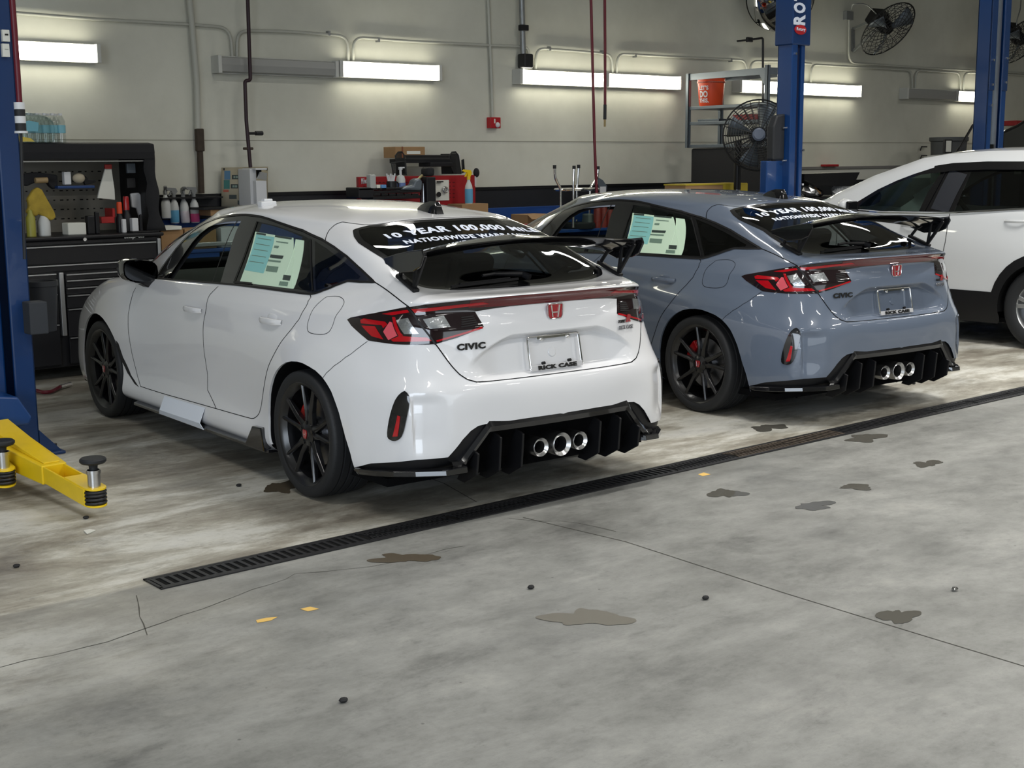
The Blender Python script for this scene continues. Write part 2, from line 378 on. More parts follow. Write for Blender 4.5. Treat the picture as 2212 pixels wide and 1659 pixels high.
seam = at(800, 304, WALL_Y-.0).z
b = MB(); b.box((FX0, WALL_Y-.003, seam-.004), (FX1, WALL_Y, seam+.003)); lk(b.build('trim_1', mat('wall_seam', srgb(150,148,134), .8)))
BT = at(1180, 401, WALL_Y-.03).z
b = MB(); b.box((3.0, WALL_Y-.03, 0), (FX1, WALL_Y, BT)); lk(b.build('baseboard_far', M['band']))
b = MB(); b.box((3.0, WALL_Y-.045, BT-.03), (13.2, WALL_Y, BT)); lk(b.build('trim_2', M['black_trim']))
z1 = at(1850, 359, WALL_Y-.06).z; x1 = at(1742, 365, WALL_Y-.06).x
b = MB(); b.box((x1-.5, WALL_Y-.06, z1-.035), (19, WALL_Y, z1)); lk(b.build('trim_3', mat('ledge_grey', srgb(120,118,116), .5)))
z2 = at(1850, 388, WALL_Y-.04).z
b = MB(); b.box((x1-.5, WALL_Y-.04, z2), (19, WALL_Y-.031, z1-.04)); lk(b.build('trim_4', mat('lower_white', srgb(205,205,196), .6)))
# saw-cut joint and cracks in the slab
def strip(name, pts, w_, m, z=.0012, parent=FLOOR, jitter=0):
    P = [Vector(p) for p in pts]; q = MB(); vs_ = []
    for i, p in enumerate(P):
        t = P[min(i+1, len(P)-1)]-P[max(i-1, 0)]; c = Vector((-t.y, t.x, 0)).normalized()*w_/2*(1+random.uniform(-jitter, jitter)); vs_ += [(p.x-c.x, p.y-c.y, z), (p.x+c.x, p.y+c.y, z)]
    q.add(vs_, [(2*i, 2*i+1, 2*i+3, 2*i+2) for i in range(len(P)-1)]); return q.build(name, m, parent)
def fpts(*q): return [flo(*p) for p in q]
def wander(P, amp=.02, step=.08):
    out = []
    for a, b_ in zip(P, P[1:]):
        n = max(1, int((b_-a).length/step))
        for i in range(n): out.append(a+(b_-a)*i/n+Vector((random.uniform(-amp, amp), random.uniform(-amp, amp), 0)))
    return out+[P[-1]]
strip('slab_joint', fpts((1130,1118),(1350,1170),(1700,1283),(2000,1375),(2300,1466)), .005, M['crack'])
strip('slab_joint', fpts((800,985),(960,1045),(1030,1085)), .005, M['crack'])
for P in (((300,1285),(305,1330),(318,1372)), ((0,1440),(120,1415),(230,1385),(350,1345),(480,1300),(640,1240),(800,1225),(1000,1180)), ((1330,1150),(1250,1130),(1100,1120))):
    strip('slab_crack', wander(fpts(*P), .012), .0032, M['crack'], jitter=.5)
# yellow paint remnants
for k, P in enumerate((((553,1340),(575,1335),(600,1333),(585,1341),(556,1346)), ((648,1316),(670,1311),(690,1316),(665,1321)), ((1508,1025),(1520,1021),(1535,1025),(1518,1029)))):
    q = MB(); q.add([(p.x, p.y, .0012) for p in fpts(*P)], [tuple(range(len(P)))]); q.build('paint_mark', mat('old_yellow_paint', srgb(214,176,96), .7) if k == 0 else bpy.data.materials['old_yellow_paint'], FLOOR)
# puddles
def blob(cx, cy, rx, ry, n=26, seed=0, rough=.3):
    r = random.Random(seed); ph = [r.uniform(0, 6.28) for _ in range(5)]; out = []
    for i in range(n):
        a = 2*PI*i/n; k = 1+rough*sum(math.sin((j+2)*a+ph[j])/(j+1.5) for j in range(5))+rough*.10*math.sin(9*a+ph[1])+rough*.07*math.sin(14*a+ph[2])+r.uniform(-.015, .015); out.append((cx+rx*k*math.cos(a), cy+ry*k*math.sin(a)))
    return out
PUD = ((1940,1332,34,17,'small wet puddle on the floor at the far right, near the saw-cut joint'), (1568,1066,32,10,'dark wet patch in front of the drain, below the grey car'),
       (1760,1093,42,8,'thin wet streak right of the dark wet patch in front of the drain'), (1850,1052,40,5,'narrow wet trail slanting up beside the right part of the drain'),
       (875,1206,58,11,'broken damp patch just below the middle of the drain'), (1270,1335,72,20,'large pale damp stain in the middle of the foreground floor'),
       (1660,924,34,7,'wet smear beside the drain behind the grey car'), (1870,946,40,8,'wet smear below the drain, behind the grey car exhaust'), (2003,1002,26,7,'small wet spot to the right of the drain end'),
       (610,1052,34,13,'dark oily patch on the floor left of the white hatchback rear tyre'))
for k, (x, y, a, c, lab) in enumerate(PUD):
    P = [flo(*p) for p in blob(x, y, a, c, 90, k+3, .42)]; base = flo(x, y)
    q = MB(); q.add([(p.x, p.y, .0016) for p in P], [tuple(range(len(P)))])
    o = q.build('puddle', M['wet'] if k not in (5, 4, 9) else (mat('damp_concrete', srgb(106,102,92), .35) if k == 5 else mat('damp_stain', srgb(84,76,64), .25))); loc(o, base); tag(o, lab, 'puddle')
for k, (x, y, lab) in enumerate(((1147,1272,'dark pebble on the floor below the middle of the drain'), (1524,1295,'small dark bolt lying above the saw-cut joint'), (742,1517,'tiny dark crumb low in the foreground'),
        (186,1121,'small dark speck near the yellow arm tip'), (36,1226,'dark crumb at the left edge of the floor'), (516,1051,'black crumb beside the rear tyre of the white hatchback'), (2062,1276,'small bright metal piece at the right'), (1974,830,'black crumb behind the exhaust of the grey hatchback'), (1787,970-140,'small black bit between the drain and the grey hatchback'))):
    p = flo(x, y); q = MB(); q.ell((p.x, p.y, .008), (.016, .013, .008), n=7, m=4); o = loc(q.build('debris', M['chrome'] if k == 6 else M['black_matt']), (p.x, p.y, 0)); tag(o, lab, 'debris')
p = [flo(*q_) for q_ in ((181,1148),(194,1145),(207,1147),(196,1152),(188,1155))]; q = MB(); q.prism([(a.x, a.y, .002) for a in p], (0, 0, .003)); o = q.build('paper_scrap', M['paper']); loc(o, p[0]); tag(o, 'small white paper scrap on the floor below the yellow lift arm', 'scrap')

# ------------------------------------------------------------------ trench drain
t = thing('trench_drain', 'long black slotted drain grate crossing the concrete floor', 'drain', (2.18, 4.81, 0))
X0, X1, YA, YB = 0, 8.9, -.075, .075
b = MB(); b.box((X0, YA-.008, .0005), (X1, YA+.010, .006)); b.box((X0, YB-.010, .0005), (X1, YB+.008, .006)); b.box((X0, YA, .0005), (X0+.012, YB, .006)); b.build('frame', M['dark_metal'], t)
b = MB(); b.box((X0, YA, .0004), (X1, YB, .0012)); b.build('channel', M['gap'], t)
for seg in range(18):
    s0 = seg*.494+.014; g = MB()
    g.box((s0, YA+.012, .002), (s0+.486, YA+.024, .0055)); g.box((s0, YB-.024, .002), (s0+.486, YB-.012, .0055))
    if seg in (2, 3, 6, 7, 11, 12, 15):
        for k in range(16): g.bar((s0+.02+k*.029, YA+.024, .0035), (s0+.045+k*.029, YB-.024, .0035), .007, .004); g.bar((s0+.045+k*.029, YA+.024, .0035), (s0+.02+k*.029, YB-.024, .0035), .007, .004)
    else:
        for k in range(13): g.bar((s0+.012+k*.0385, YA+.024, .0035), (s0+.012+k*.0385, YB-.024, .0035), .016, .004)
    o = g.build('grate_section', M['rust'] if seg in (7, 8) else M['dark_metal'], t)
    if seg in (7, 8): o['label'] = 'rusty section of the drain grate'

# ------------------------------------------------------------------ strip lights on the wall
def strip_light(x0, x1, yc, lab, lit=True, cap=True, Y=WALL_Y):
    a = at(x0, yc[0], Y-.12); c = at(x1, yc[1], Y-.12); z = (a.z+c.z)/2; h = .155
    t = thing('strip_light', lab, 'light', ((a.x+c.x)/2, Y, z), 'wall strip lights'); L_ = c.x-a.x
    b = MB(); b.box((-L_/2, -.075, -h/2), (L_/2, 0, h/2)); b.build('housing', M['fixture'], t, bevel=.004)
    b = MB(); b.prism([(-L_/2+.035, -.075, -h/2+.006), (-L_/2+.035, -.125, -h/2+.018), (-L_/2+.035, -.135, 0), (-L_/2+.035, -.125, h/2-.018), (-L_/2+.035, -.075, h/2-.006)], (L_-.07, 0, 0)); b.build('diffuser', M['tube'] if lit else M['dead_lens'], t)
    for sx in (-1, 1):
        b = MB(); x = sx*(L_/2-.0175); b.box((x-.018, -.140, -h/2), (x+.018, 0, h/2)); b.build('end_cap', M['fixture'], t, bevel=.004)
    return t
strip_light(-46, 217, (98,121), 'lit strip light at the upper left, beside the left blue lift post')
strip_light(470, 730, (139,149), 'unlit grey strip light on the wall, second from the left')
strip_light(733, 953, (149,157), 'lit strip light above the red tool rack, right of the unlit one')
strip_light(1122, 1307, (166,172), 'lit strip light left of the pair beside the red hoses', )
strip_light(1309, 1473, (172,180), 'lit strip light right of the pair beside the red hoses')
strip_light(1597, 1862, (187,196), 'long lit strip light passing behind the blue lift post beside the shelf')
strip_light(1958, 2068, (203,205), 'unlit strip light at the right, below the wall fan', False)
strip_light(2066, 2160, (206,212), 'short lit strip light at the far right behind the blue lift post')
for o in [o for o in bpy.data.objects if o.get('label') == 'unlit grey strip light on the wall, second from the left']:
    for ch in o.children:
        if ch.name.startswith('diffuser'): ch.data.materials[0] = M['dead_lens']
# ------------------------------------------------------------------ conduits
def conduit(name, pts, r, m, lab, cat='conduit', Y=WALL_Y-.03, rad=.12, straps=(), group=None):
    P = [at(x, y, Y) for x, y in pts]; base = P[0].copy(); base.y = WALL_Y
    t = thing(name, lab, cat, base, group); b = MB(); b.tube([p-base for p in rounded(P, rad)], r, 10); b.build('pipe', m, t)
    for x, y in straps:
        p = at(x, y, Y)-base; q = MB(); q.box((p.x-.012, -.045, p.z-.022), (p.x+.012, 0, p.z+.022)); q.build('strap', M['galv'], t)
    return t
G_ = 'thin wall conduits'
conduit('conduit', ((-40,22),(200,41),(412,53),(497,60),(502,124)), .0145, M['pipe'], 'long conduit running from the left edge down to the unlit light', group=G_)
conduit('conduit', ((512,122),(512,66),(620,68),(752,78),(752,134)), .0145, M['pipe'], 'arched conduit between the unlit light and the lit one right of it', straps=((710,72),), group=G_)
conduit('conduit', ((763,134),(763,80),(880,89),(1062,98),(1143,101),(1143,140)), .0145, M['pipe'], 'long conduit from above the middle lit light to the switch box', straps=((817,86),), group=G_)
conduit('conduit', ((1157,152),(1158,104),(1240,110),(1322,117),(1323,160)), .0145, M['pipe'], 'arched conduit above the lit light left of the red hoses', straps=((1187,105),(1301,113)), group=G_)
conduit('conduit', ((1332,163),(1333,116),(1460,123),(1612,130),(1614,178)), .0145, M['pipe'], 'arched conduit right of the red hoses, ending behind the shelf', straps=((1372,120),(1579,130)), group=G_)
conduit('conduit', ((1620,178),(1621,132),(1700,133),(1752,138)), .0145, M['pipe'], 'short conduit behind the blue post above the long lit light', group=G_)
conduit('conduit', ((1751,182),(1752,139),(1850,145),(1970,152),(1971,196)), .0145, M['pipe'], 'arched conduit right of the blue post above the long lit light', group=G_)
conduit('conduit', ((1977,194),(1978,152),(2020,154),(2074,157),(2075,196)), .0145, M['pipe'], 'short arched conduit above the unlit light at the right', group=G_)
conduit('conduit', ((2081,196),(2082,157),(2120,157),(2290,168)), .0145, M['pipe'], 'conduit passing behind the right blue lift post', group=G_)
conduit('conduit', ((1834,40),(1833,136),(2000,147),(2300,163)), .0145, M['pipe'], 'conduit dropping below the wall fan and turning right', rad=.15, group=G_)
conduit('conduit', ((1053,-40),(1058,95),(1060,130),(1064,253)), .016, M['pipe'], 'straight conduit dropping to the red fire alarm', rad=.03, group=G_)
conduit('drain_pipe', ((407,-30),(416,70),(425,180),(428,285)), .028, M['pipe'], 'pale vertical pipe left of the unlit light', 'pipe', Y=WALL_Y-.05, rad=.02)
t = conduit('drain_pipe', ((427,283),(432,330),(435,418)), .028, M['rust'], 'rusty lower pipe standing on the black panel by the spray bottles', 'pipe', Y=WALL_Y-.05, rad=.02)
p = at(431, 300, WALL_Y-.06)-t.location; b = MB(); b.box((p.x-.035, p.y-.03, p.z-.11), (p.x+.035, .03+p.y, p.z+.09)); b.build('coupling', M['rust'], t, bevel=.01)
t = conduit('air_pipe', ((534,-30),(541,174),(529,174),(532,260),(541,362)), .017, M['pipe_dark'], 'thin dark pipe running down over the unlit light to the white box', 'pipe', Y=WALL_Y-.24, rad=.03)
p = at(533, 288, WALL_Y-.24)-t.location; q = at(567, 288, WALL_Y-.24)-t.location; b = MB(); b.tube([p, q], .013, 8); b.tube([p+(q-p)*.55, q], .02, 8); b.build('valve_handle', M['dark_metal'], t)
b = MB(); b.tube([at(526,321,WALL_Y-.24)-t.location, at(546,321,WALL_Y-.24)-t.location], .012, 8); b.build('clamp', M['rust'], t)
t = conduit('switch_conduit', ((1126,-30),(1130,110),(1133,150)), .030, M['galv'], 'grey conduit with a long switch box beside the pair of lit lights', 'conduit', Y=WALL_Y-.07, rad=.02)
a = at(1125, 116, WALL_Y-.09)-t.location; c = at(1145, 148, WALL_Y-.09)-t.location; b = MB(); b.box((a.x, a.y-.06, c.z), (c.x, .06+a.y, a.z)); b.build('switch_box', M['dark_metal'], t, bevel=.015)
p = at(1131, 60, WALL_Y-.09)-t.location; b = MB(); b.box((p.x-.05, p.y-.03, p.z-.03), (p.x+.05, p.y+.03, p.z+.03)); b.build('clamp', M['black_matt'], t, bevel=.006)
# fire alarm
a = at(1060, 253, WALL_Y-.07); c = at(1082, 277, WALL_Y-.07); t = thing('fire_alarm', 'red fire alarm box with a small strobe on the wall', 'alarm', ((a.x+c.x)/2, WALL_Y, c.z)); w_ = (c.x-a.x)/2; h = a.z-c.z
b = MB(); b.box((-w_, -.07, 0), (w_, 0, h)); b.build('body', M['red_flat'], t, bevel=.006); b = MB(); b.ell((.3*w_, -.075, h*.3), (.028, .02, .028)); b.build('strobe', M['white_plastic'], t)
b = MB(); b.box((-w_*.35, -.073, h*.45), (-w_*.1, -.069, h*.85)); b.build('marking', M['paper'], t)
# hanging hoses
def hose(px0, pts, r, lab, Y, tip=None, m=None):
    P = [at(x, y, Y) for x, y in pts]; top = P[0]; t = thing('hanging_hose', lab, 'hose', P[-1], None); b = MB(); b.tube([p-P[-1] for p in P], r, 10); b.build('hose', m or M['hose_red'], t)
    if tip:
        Q = [at(x, y, Y)-P[-1] for x, y in tip]; b = MB(); b.tube(Q, r*1.15, 10); b.build('rubber_sleeve', M['rubber'], t); b = MB(); b.tube([Q[-1], Q[-1]-Vector((0, 0, .07))], r*.8, 8); b.build('coupler', mat('brass', (.55, .45, .25, 1), .3, metal=1), t)
    return t
hose(0, ((1275,-60),(1280,140),(1284,300),(1289,425)), .014, 'dark red air hose hanging down to the work bench', 9.6)
hose(0, ((1306,-60),(1307,100),(1307,226)), .014, 'shorter red air hose hanging with a black sleeve and brass end', 9.6, ((1307,226),(1306.5,258)))
t = hose(0, ((22,-60),(31,60),(38,160),(44,250)), .016, 'red hose hanging beside the left lift post into a striped bumper', 7.2)
P0 = at(42, 232, 7.2); b = MB()
t2 = t; zz = [at(42, y, 7.2).z for y in (221,236,251,266,283,288)]; base = t.location
for k in range(5):
    b = MB(); b.cyl(Vector((P0.x, 7.2, zz[k]))-base, Vector((P0.x, 7.2, zz[k+1]))-base, .028 if k < 4 else .034, 14); b.build('bumper_ring', M['white_plastic'] if k % 2 == 0 else M['rubber'], t)
b = MB(); b.tube([at(x, y, 7.2)-base for x, y in ((45,288),(48,400),(53,560))], .009, 8); b.build('lower_hose', M['rubber'], t)
# ------------------------------------------------------------------ hatchback body surface
# control net of the left half: rows from sill to roof, columns from the tail round the side to the nose; (half width, along, up)
X9 = lambda *a: list(a)
NET = []
def row(*p): NET.append([tuple(q) for q in p])
row((0,-.80,.24),(.25,-.80,.24),(.44,-.79,.24),(.64,-.76,.23),(.77,-.67,.21),(.85,-.51,.20),(.87,-.38,.19),(.88,0,.19),(.87,.40,.17),(.86,.85,.165),(.86,1.4,.165),(.86,1.95,.165),(.87,2.35,.17),(.89,2.735,.18),(.88,3.1,.19),(.80,3.36,.19),(.5,3.55,.19),(0,3.62,.19))
row((0,-.88,.27),(.25,-.875,.27),(.45,-.86,.27),(.66,-.825,.26),(.80,-.725,.25),(.875,-.54,.24),(.905,-.39,.24),(.925,0,.25),(.915,.40,.22),(.91,.85,.215),(.91,1.4,.215),(.91,1.95,.215),(.915,2.35,.22),(.93,2.735,.25),(.90,3.1,.25),(.81,3.40,.25),(.5,3.6,.25),(0,3.66,.25))
row((0,-.91,.35),(.25,-.905,.35),(.45,-.89,.35),(.665,-.85,.35),(.81,-.735,.35),(.88,-.55,.35),(.915,-.385,.35),(.94,0,.36),(.905,.40,.33),(.893,.85,.325),(.89,1.4,.325),(.893,1.95,.325),(.902,2.35,.34),(.935,2.735,.36),(.905,3.1,.35),(.82,3.40,.35),(.5,3.6,.35),(0,3.67,.35))
row((0,-.92,.47),(.25,-.915,.47),(.45,-.89,.47),(.66,-.855,.47),(.80,-.745,.47),(.875,-.56,.47),(.918,-.38,.47),(.945,0,.48),(.908,.40,.46),(.884,.85,.46),(.88,1.4,.46),(.887,1.95,.46),(.91,2.35,.47),(.94,2.735,.48),(.905,3.1,.47),(.81,3.40,.47),(.5,3.6,.47),(0,3.67,.47))
row((0,-.92,.59),(.25,-.915,.59),(.45,-.895,.59),(.655,-.845,.59),(.79,-.74,.59),(.865,-.555,.59),(.912,-.375,.59),(.943,0,.60),(.91,.40,.59),(.886,.85,.59),(.883,1.4,.59),(.889,1.95,.59),(.915,2.35,.60),(.94,2.735,.61),(.895,3.1,.60),(.80,3.39,.59),(.5,3.58,.59),(0,3.66,.59))
row((0,-.895,.665),(.25,-.892,.665),(.45,-.87,.665),(.64,-.82,.665),(.77,-.715,.665),(.85,-.54,.665),(.898,-.37,.665),(.932,0,.68),(.907,.40,.67),(.886,.85,.67),(.884,1.4,.67),(.888,1.95,.67),(.91,2.35,.68),(.93,2.735,.69),(.88,3.08,.68),(.78,3.37,.665),(.5,3.56,.66),(0,3.64,.66))
row((0,-.88,.74),(.25,-.877,.74),(.43,-.855,.74),(.625,-.80,.74),(.755,-.69,.74),(.828,-.52,.74),(.875,-.36,.745),(.912,0,.76),(.897,.40,.75),(.884,.85,.75),(.882,1.4,.75),(.885,1.95,.75),(.90,2.35,.76),(.91,2.735,.77),(.86,3.07,.75),(.76,3.34,.71),(.49,3.54,.70),(0,3.62,.70))
row((0,-.865,.83),(.25,-.862,.83),(.42,-.842,.83),(.605,-.783,.83),(.74,-.665,.83),(.805,-.48,.83),(.84,-.31,.83),(.868,0,.84),(.872,.40,.83),(.872,.85,.83),(.872,1.4,.83),(.874,1.95,.83),(.88,2.34,.83),(.878,2.73,.835),(.83,3.05,.80),(.73,3.30,.76),(.48,3.51,.74),(0,3.59,.74))
row((0,-.855,.90),(.25,-.852,.90),(.42,-.834,.90),(.60,-.773,.90),(.73,-.655,.90),(.785,-.465,.90),(.808,-.29,.90),(.832,0,.895),(.85,.40,.885),(.858,.85,.88),(.86,1.4,.88),(.86,1.95,.88),(.86,2.33,.88),(.845,2.72,.885),(.79,3.0,.85),(.69,3.22,.81),(.45,3.42,.79),(0,3.50,.79))
row((0,-.840,.965),(.25,-.836,.965),(.43,-.808,.965),(.60,-.745,.965),(.705,-.655,.965),(.748,-.455,.965),(.768,-.28,.965),(.80,0,.945),(.827,.40,.925),(.84,.85,.92),(.844,1.4,.92),(.844,1.95,.92),(.838,2.32,.92),(.80,2.70,.91),(.73,2.95,.885),(.62,3.09,.86),(.40,3.25,.85),(0,3.32,.86))
row((0,-0.858,1.012),(0.25,-0.853,1.012),(0.43,-0.822,1.01),(0.6,-0.757,1.005),(0.695,-0.665,1),(0.722,-0.46,1.008),(0.74,-0.28,1),(0.785,0,0.972),(0.813,0.4,0.953),(0.826,0.85,0.948),(0.83,1.4,0.945),(0.828,1.95,0.942),(0.815,2.3,0.938),(0.76,2.64,0.928),(0.68,2.84,0.91),(0.55,3,0.915),(0.34,3.1,0.92),(0,3.15,0.93))
row((0,-0.845,1.038),(0.25,-0.84,1.038),(0.43,-0.808,1.036),(0.595,-0.742,1.031),(0.675,-0.645,1.026),(0.7,-0.44,1.037),(0.722,-0.25,1.028),(0.772,0.03,0.988),(0.8,0.42,0.975),(0.813,0.86,0.972),(0.816,1.4,0.963),(0.812,1.93,0.955),(0.795,2.27,0.948),(0.735,2.58,0.94),(0.63,2.8,0.945),(0.48,2.92,0.955),(0.28,3,0.96),(0,3.04,0.965))
row((0,-0.62,1.045),(0.25,-0.615,1.045),(0.41,-0.6,1.05),(0.55,-0.56,1.062),(0.635,-0.47,1.093),(0.672,-0.31,1.086),(0.708,-0.13,1.052),(0.762,0.09,1.005),(0.79,0.46,0.997),(0.8,0.88,0.993),(0.803,1.4,0.98),(0.795,1.9,0.965),(0.772,2.22,0.957),(0.71,2.44,0.962),(0.6,2.7,0.972),(0.43,2.86,0.98),(0.23,2.93,0.985),(0,2.95,0.985))
row((0,-0.42,1.15),(0.25,-0.41,1.148),(0.4,-0.385,1.145),(0.54,-0.36,1.147),(0.61,-0.25,1.167),(0.645,-0.1,1.165),(0.675,0.06,1.145),(0.712,0.27,1.12),(0.725,0.58,1.108),(0.733,0.93,1.108),(0.735,1.38,1.098),(0.728,1.7,1.1),(0.7,1.92,1.115),(0.665,2.14,1.12),(0.57,2.42,1.108),(0.41,2.58,1.108),(0.22,2.65,1.11),(0,2.67,1.112))
row((0,-0.21,1.25),(0.25,-0.2,1.247),(0.4,-0.17,1.247),(0.52,-0.115,1.253),(0.588,-0.02,1.257),(0.613,0.11,1.252),(0.632,0.26,1.237),(0.655,0.44,1.226),(0.667,0.67,1.22),(0.677,0.98,1.225),(0.675,1.33,1.228),(0.662,1.56,1.238),(0.64,1.76,1.237),(0.605,1.96,1.228),(0.525,2.18,1.218),(0.39,2.31,1.217),(0.205,2.37,1.22),(0,2.39,1.222))
row((0,-0.02,1.338),(0.25,0,1.333),(0.38,0.045,1.318),(0.47,0.09,1.318),(0.525,0.17,1.32),(0.555,0.3,1.32),(0.575,0.45,1.32),(0.593,0.6,1.323),(0.612,0.79,1.335),(0.621,1.03,1.343),(0.62,1.27,1.342),(0.607,1.43,1.337),(0.585,1.57,1.333),(0.55,1.71,1.328),(0.48,1.87,1.33),(0.36,2,1.34),(0.195,2.06,1.347),(0,2.08,1.35))
row((0,0.06,1.362),(0.24,0.08,1.357),(0.36,0.12,1.347),(0.43,0.17,1.342),(0.49,0.24,1.35),(0.52,0.36,1.352),(0.538,0.5,1.357),(0.553,0.63,1.364),(0.568,0.81,1.374),(0.575,1.04,1.382),(0.575,1.27,1.378),(0.565,1.42,1.364),(0.545,1.54,1.35),(0.51,1.65,1.368),(0.45,1.78,1.37),(0.34,1.89,1.377),(0.185,1.95,1.383),(0,1.97,1.386))
row((0,.19,1.380),(.15,.21,1.377),(.225,.26,1.378),(.27,.31,1.380),(.30,.37,1.384),(.32,.47,1.390),(.335,.60,1.398),(.348,.72,1.405),(.355,.87,1.411),(.358,1.06,1.415),(.358,1.24,1.414),(.35,1.37,1.410),(.34,1.47,1.405),(.318,1.55,1.402),(.28,1.62,1.402),(.21,1.69,1.405),(.115,1.73,1.408),(0,1.745,1.409))
row((0,.32,1.390),(0,.34,1.392),(0,.39,1.395),(0,.44,1.398),(0,.51,1.402),(0,.60,1.407),(0,.71,1.412),(0,.82,1.417),(0,.94,1.421),(0,1.07,1.423),(0,1.21,1.424),(0,1.31,1.423),(0,1.39,1.422),(0,1.45,1.421),(0,1.51,1.419),(0,1.56,1.417),(0,1.60,1.415),(0,1.62,1.414))
NET = np.array(NET)            # [row][col][3]
NV, NU = NET.shape[0]-1, NET.shape[1]-1
def _pad(P):
    L = P[:, 1:2].copy(); L[..., 0] *= -1; R = P[:, -2:-1].copy(); R[..., 0] *= -1
    P = np.concatenate([L, P, R], 1)
    B = 2*P[0:1]-P[1:2]; T = P[-2:-1].copy(); T[..., 0] *= -1
    return np.concatenate([B, P, T], 0)
def _bs(t): return np.stack([(1-t)**3, 3*t**3-6*t**2+4, -3*t**3+3*t**2+3*t+1, t**3], -1)/6
def spl(P, u, v):
    """P padded; u, v arrays"""
    u = np.clip(u, 0, NU); v = np.clip(v, 0, NV)
    iu = np.minimum(u.astype(int), NU-1); iv = np.minimum(v.astype(int), NV-1)
    bu, bv = _bs(u-iu), _bs(v-iv); out = np.zeros(u.shape+(3,))
    for a in range(4):
        for b in range(4): out += (bv[..., a]*bu[..., b])[..., None]*P[iv+a, iu+b]
    return out
_C = NET.copy(); _g = np.meshgrid(np.arange(NU+1.), np.arange(NV+1.))
for _ in range(3):
    e = NET-spl(_pad(_C), _g[0], _g[1]); _C += e*.9
_CP = _pad(_C)
def sstep(a, b, x):
    t = np.clip((x-a)/(b-a), 0, 1); return t*t*(3-2*t)
def S(u, v):
    """left half surface in car axes (x to the right, y forward)"""
    u = np.asarray(u, float); v = np.asarray(v, float)
    p = spl(_CP, u, v); w, y, z = p[..., 0], p[..., 1], p[..., 2]
    rear = sstep(-.55, -.70, y)
    # number plate recess in the tailgate
    top = .845-.9*np.maximum(0, w-.25)**1.5
    d = .052*sstep(top+.004, top-.030, z)*sstep(.632, .672, z)*sstep(.52, .30, w)*rear
    # scoop inboard of the upright reflector slot
    d = d + .020*sstep(.615, .56, z)*sstep(.30, .42, z)*sstep(.775, .757, w)*sstep(.60, .72, w)*rear
    zc = np.interp(y, [-.8, -.33, .12, 1.06, 2.25, 3.0], [.93, .92, .912, .905, .855, .82])
    q = z-zc; win = sstep(.15, .05, np.abs(q))*sstep(-.62, -.35, y)*sstep(3.0, 2.4, y)
    w = w+(.0035-.13*np.sqrt(q*q+.0045**2)+.13*.05)*win
    return np.stack([-w, y+d, z], -1)
def SN(u, v):
    h = 2e-3; u = np.asarray(u, float); v = np.asarray(v, float)
    du = S(np.minimum(u+h, NU), v)-S(np.maximum(u-h, 0), v); dv = S(u, np.minimum(v+h, NV))-S(u, np.maximum(v-h, 0))
    n = np.cross(du, dv); l = np.linalg.norm(n, axis=-1, keepdims=True); n = n/np.maximum(l, 1e-12)
    return n
_s = np.sign(SN([9.0], [4.0])[0][0])*-1           # outward on the left side means -x
def SNo(u, v): return SN(u, v)*_s

# ray lookup: view of the surface from a side, behind, above, or from the photograph's camera
def _look():
    us = np.concatenate([np.arange(0, 6, 1/12), np.arange(6, NU+1e-6, 1/8)]); vs_ = np.arange(0, NV+1e-6, 1/10)
    U, V = np.meshgrid(us, vs_); P = S(U, V); a, b = U.shape
    verts = P.reshape(-1, 3); uv = np.stack([U, V], -1).reshape(-1, 2); f = []
    for i in range(a-1):
        for j in range(b-1):
            k = i*b+j; f.append((k, k+1, k+b+1)); f.append((k, k+b+1, k+b))
    R = verts*np.array([-1, 1, 1]); n = len(verts)
    allv = [Vector(v) for v in verts]+[Vector(v) for v in R]; allf = f+[(c+n, b_+n, a_+n) for a_, b_, c in f]
    return BVHTree.FromPolygons(allv, allf), allf, allv, np.concatenate([uv, uv])
BV, BF, BVV, BUV = _look()
def hit(o, d):
    loc = None
    for e in (0, 4e-4, -4e-4, 2e-3, -2e-3):
        loc, nrm, idx, dist = BV.ray_cast(Vector(o)+Vector((e, e*.7, e*.6)), Vector(d))
        if loc is not None: break
    if loc is None: return None
    a, b, c = BF[idx]; A, B, C_ = BVV[a], BVV[b], BVV[c]
    v0, v1, v2 = B-A, C_-A, loc-A; d00, d01, d11, d20, d21 = v0.dot(v0), v0.dot(v1), v1.dot(v1), v2.dot(v0), v2.dot(v1)
    den = d00*d11-d01*d01; t1 = (d11*d20-d01*d21)/den; t2 = (d00*d21-d01*d20)/den
    return BUV[a]*(1-t1-t2)+BUV[b]*t1+BUV[c]*t2
CAR1_O, CAR1_A = Vector((4.284, 5.563, 0)), -.0525179
CAR2_O, CAR2_A = Vector((7.411, 5.761, 0)), -.0835581
_M1 = (Matrix.Translation(CAR1_O) @ Matrix.Rotation(CAR1_A, 4, 'Z')).inverted()
CC = _M1 @ Vector(CAMP)
def px(*q):      # points of the first car's skin as the photograph shows them
    out = []
    for x, y in q:
        d = (_M1.to_3x3() @ Vector(ray(x, y))); h = hit(CC, d)
        if h is None:                         # just off the outline: take the nearest skin point to the ray
            best = None
            for k in range(5):
                t = k/4; 
            c = CC+d*(-CC).dot(d); loc, n_, idx, ds = BV.find_nearest(CC+d*6.3)
            h = BUV[BF[idx][0]]; print('OFF SKIN', x, y)
        out.append(tuple(h))
    return out
def sd(*q):      # side view (along, up)
    return [tuple(hit((-3, a, b), (1, 0, 0))) for a, b in q]
def rr(*q):      # rear view (half width, up)
    return [tuple(hit((-abs(a), -3, b), (0, 1, 0))) for a, b in q]
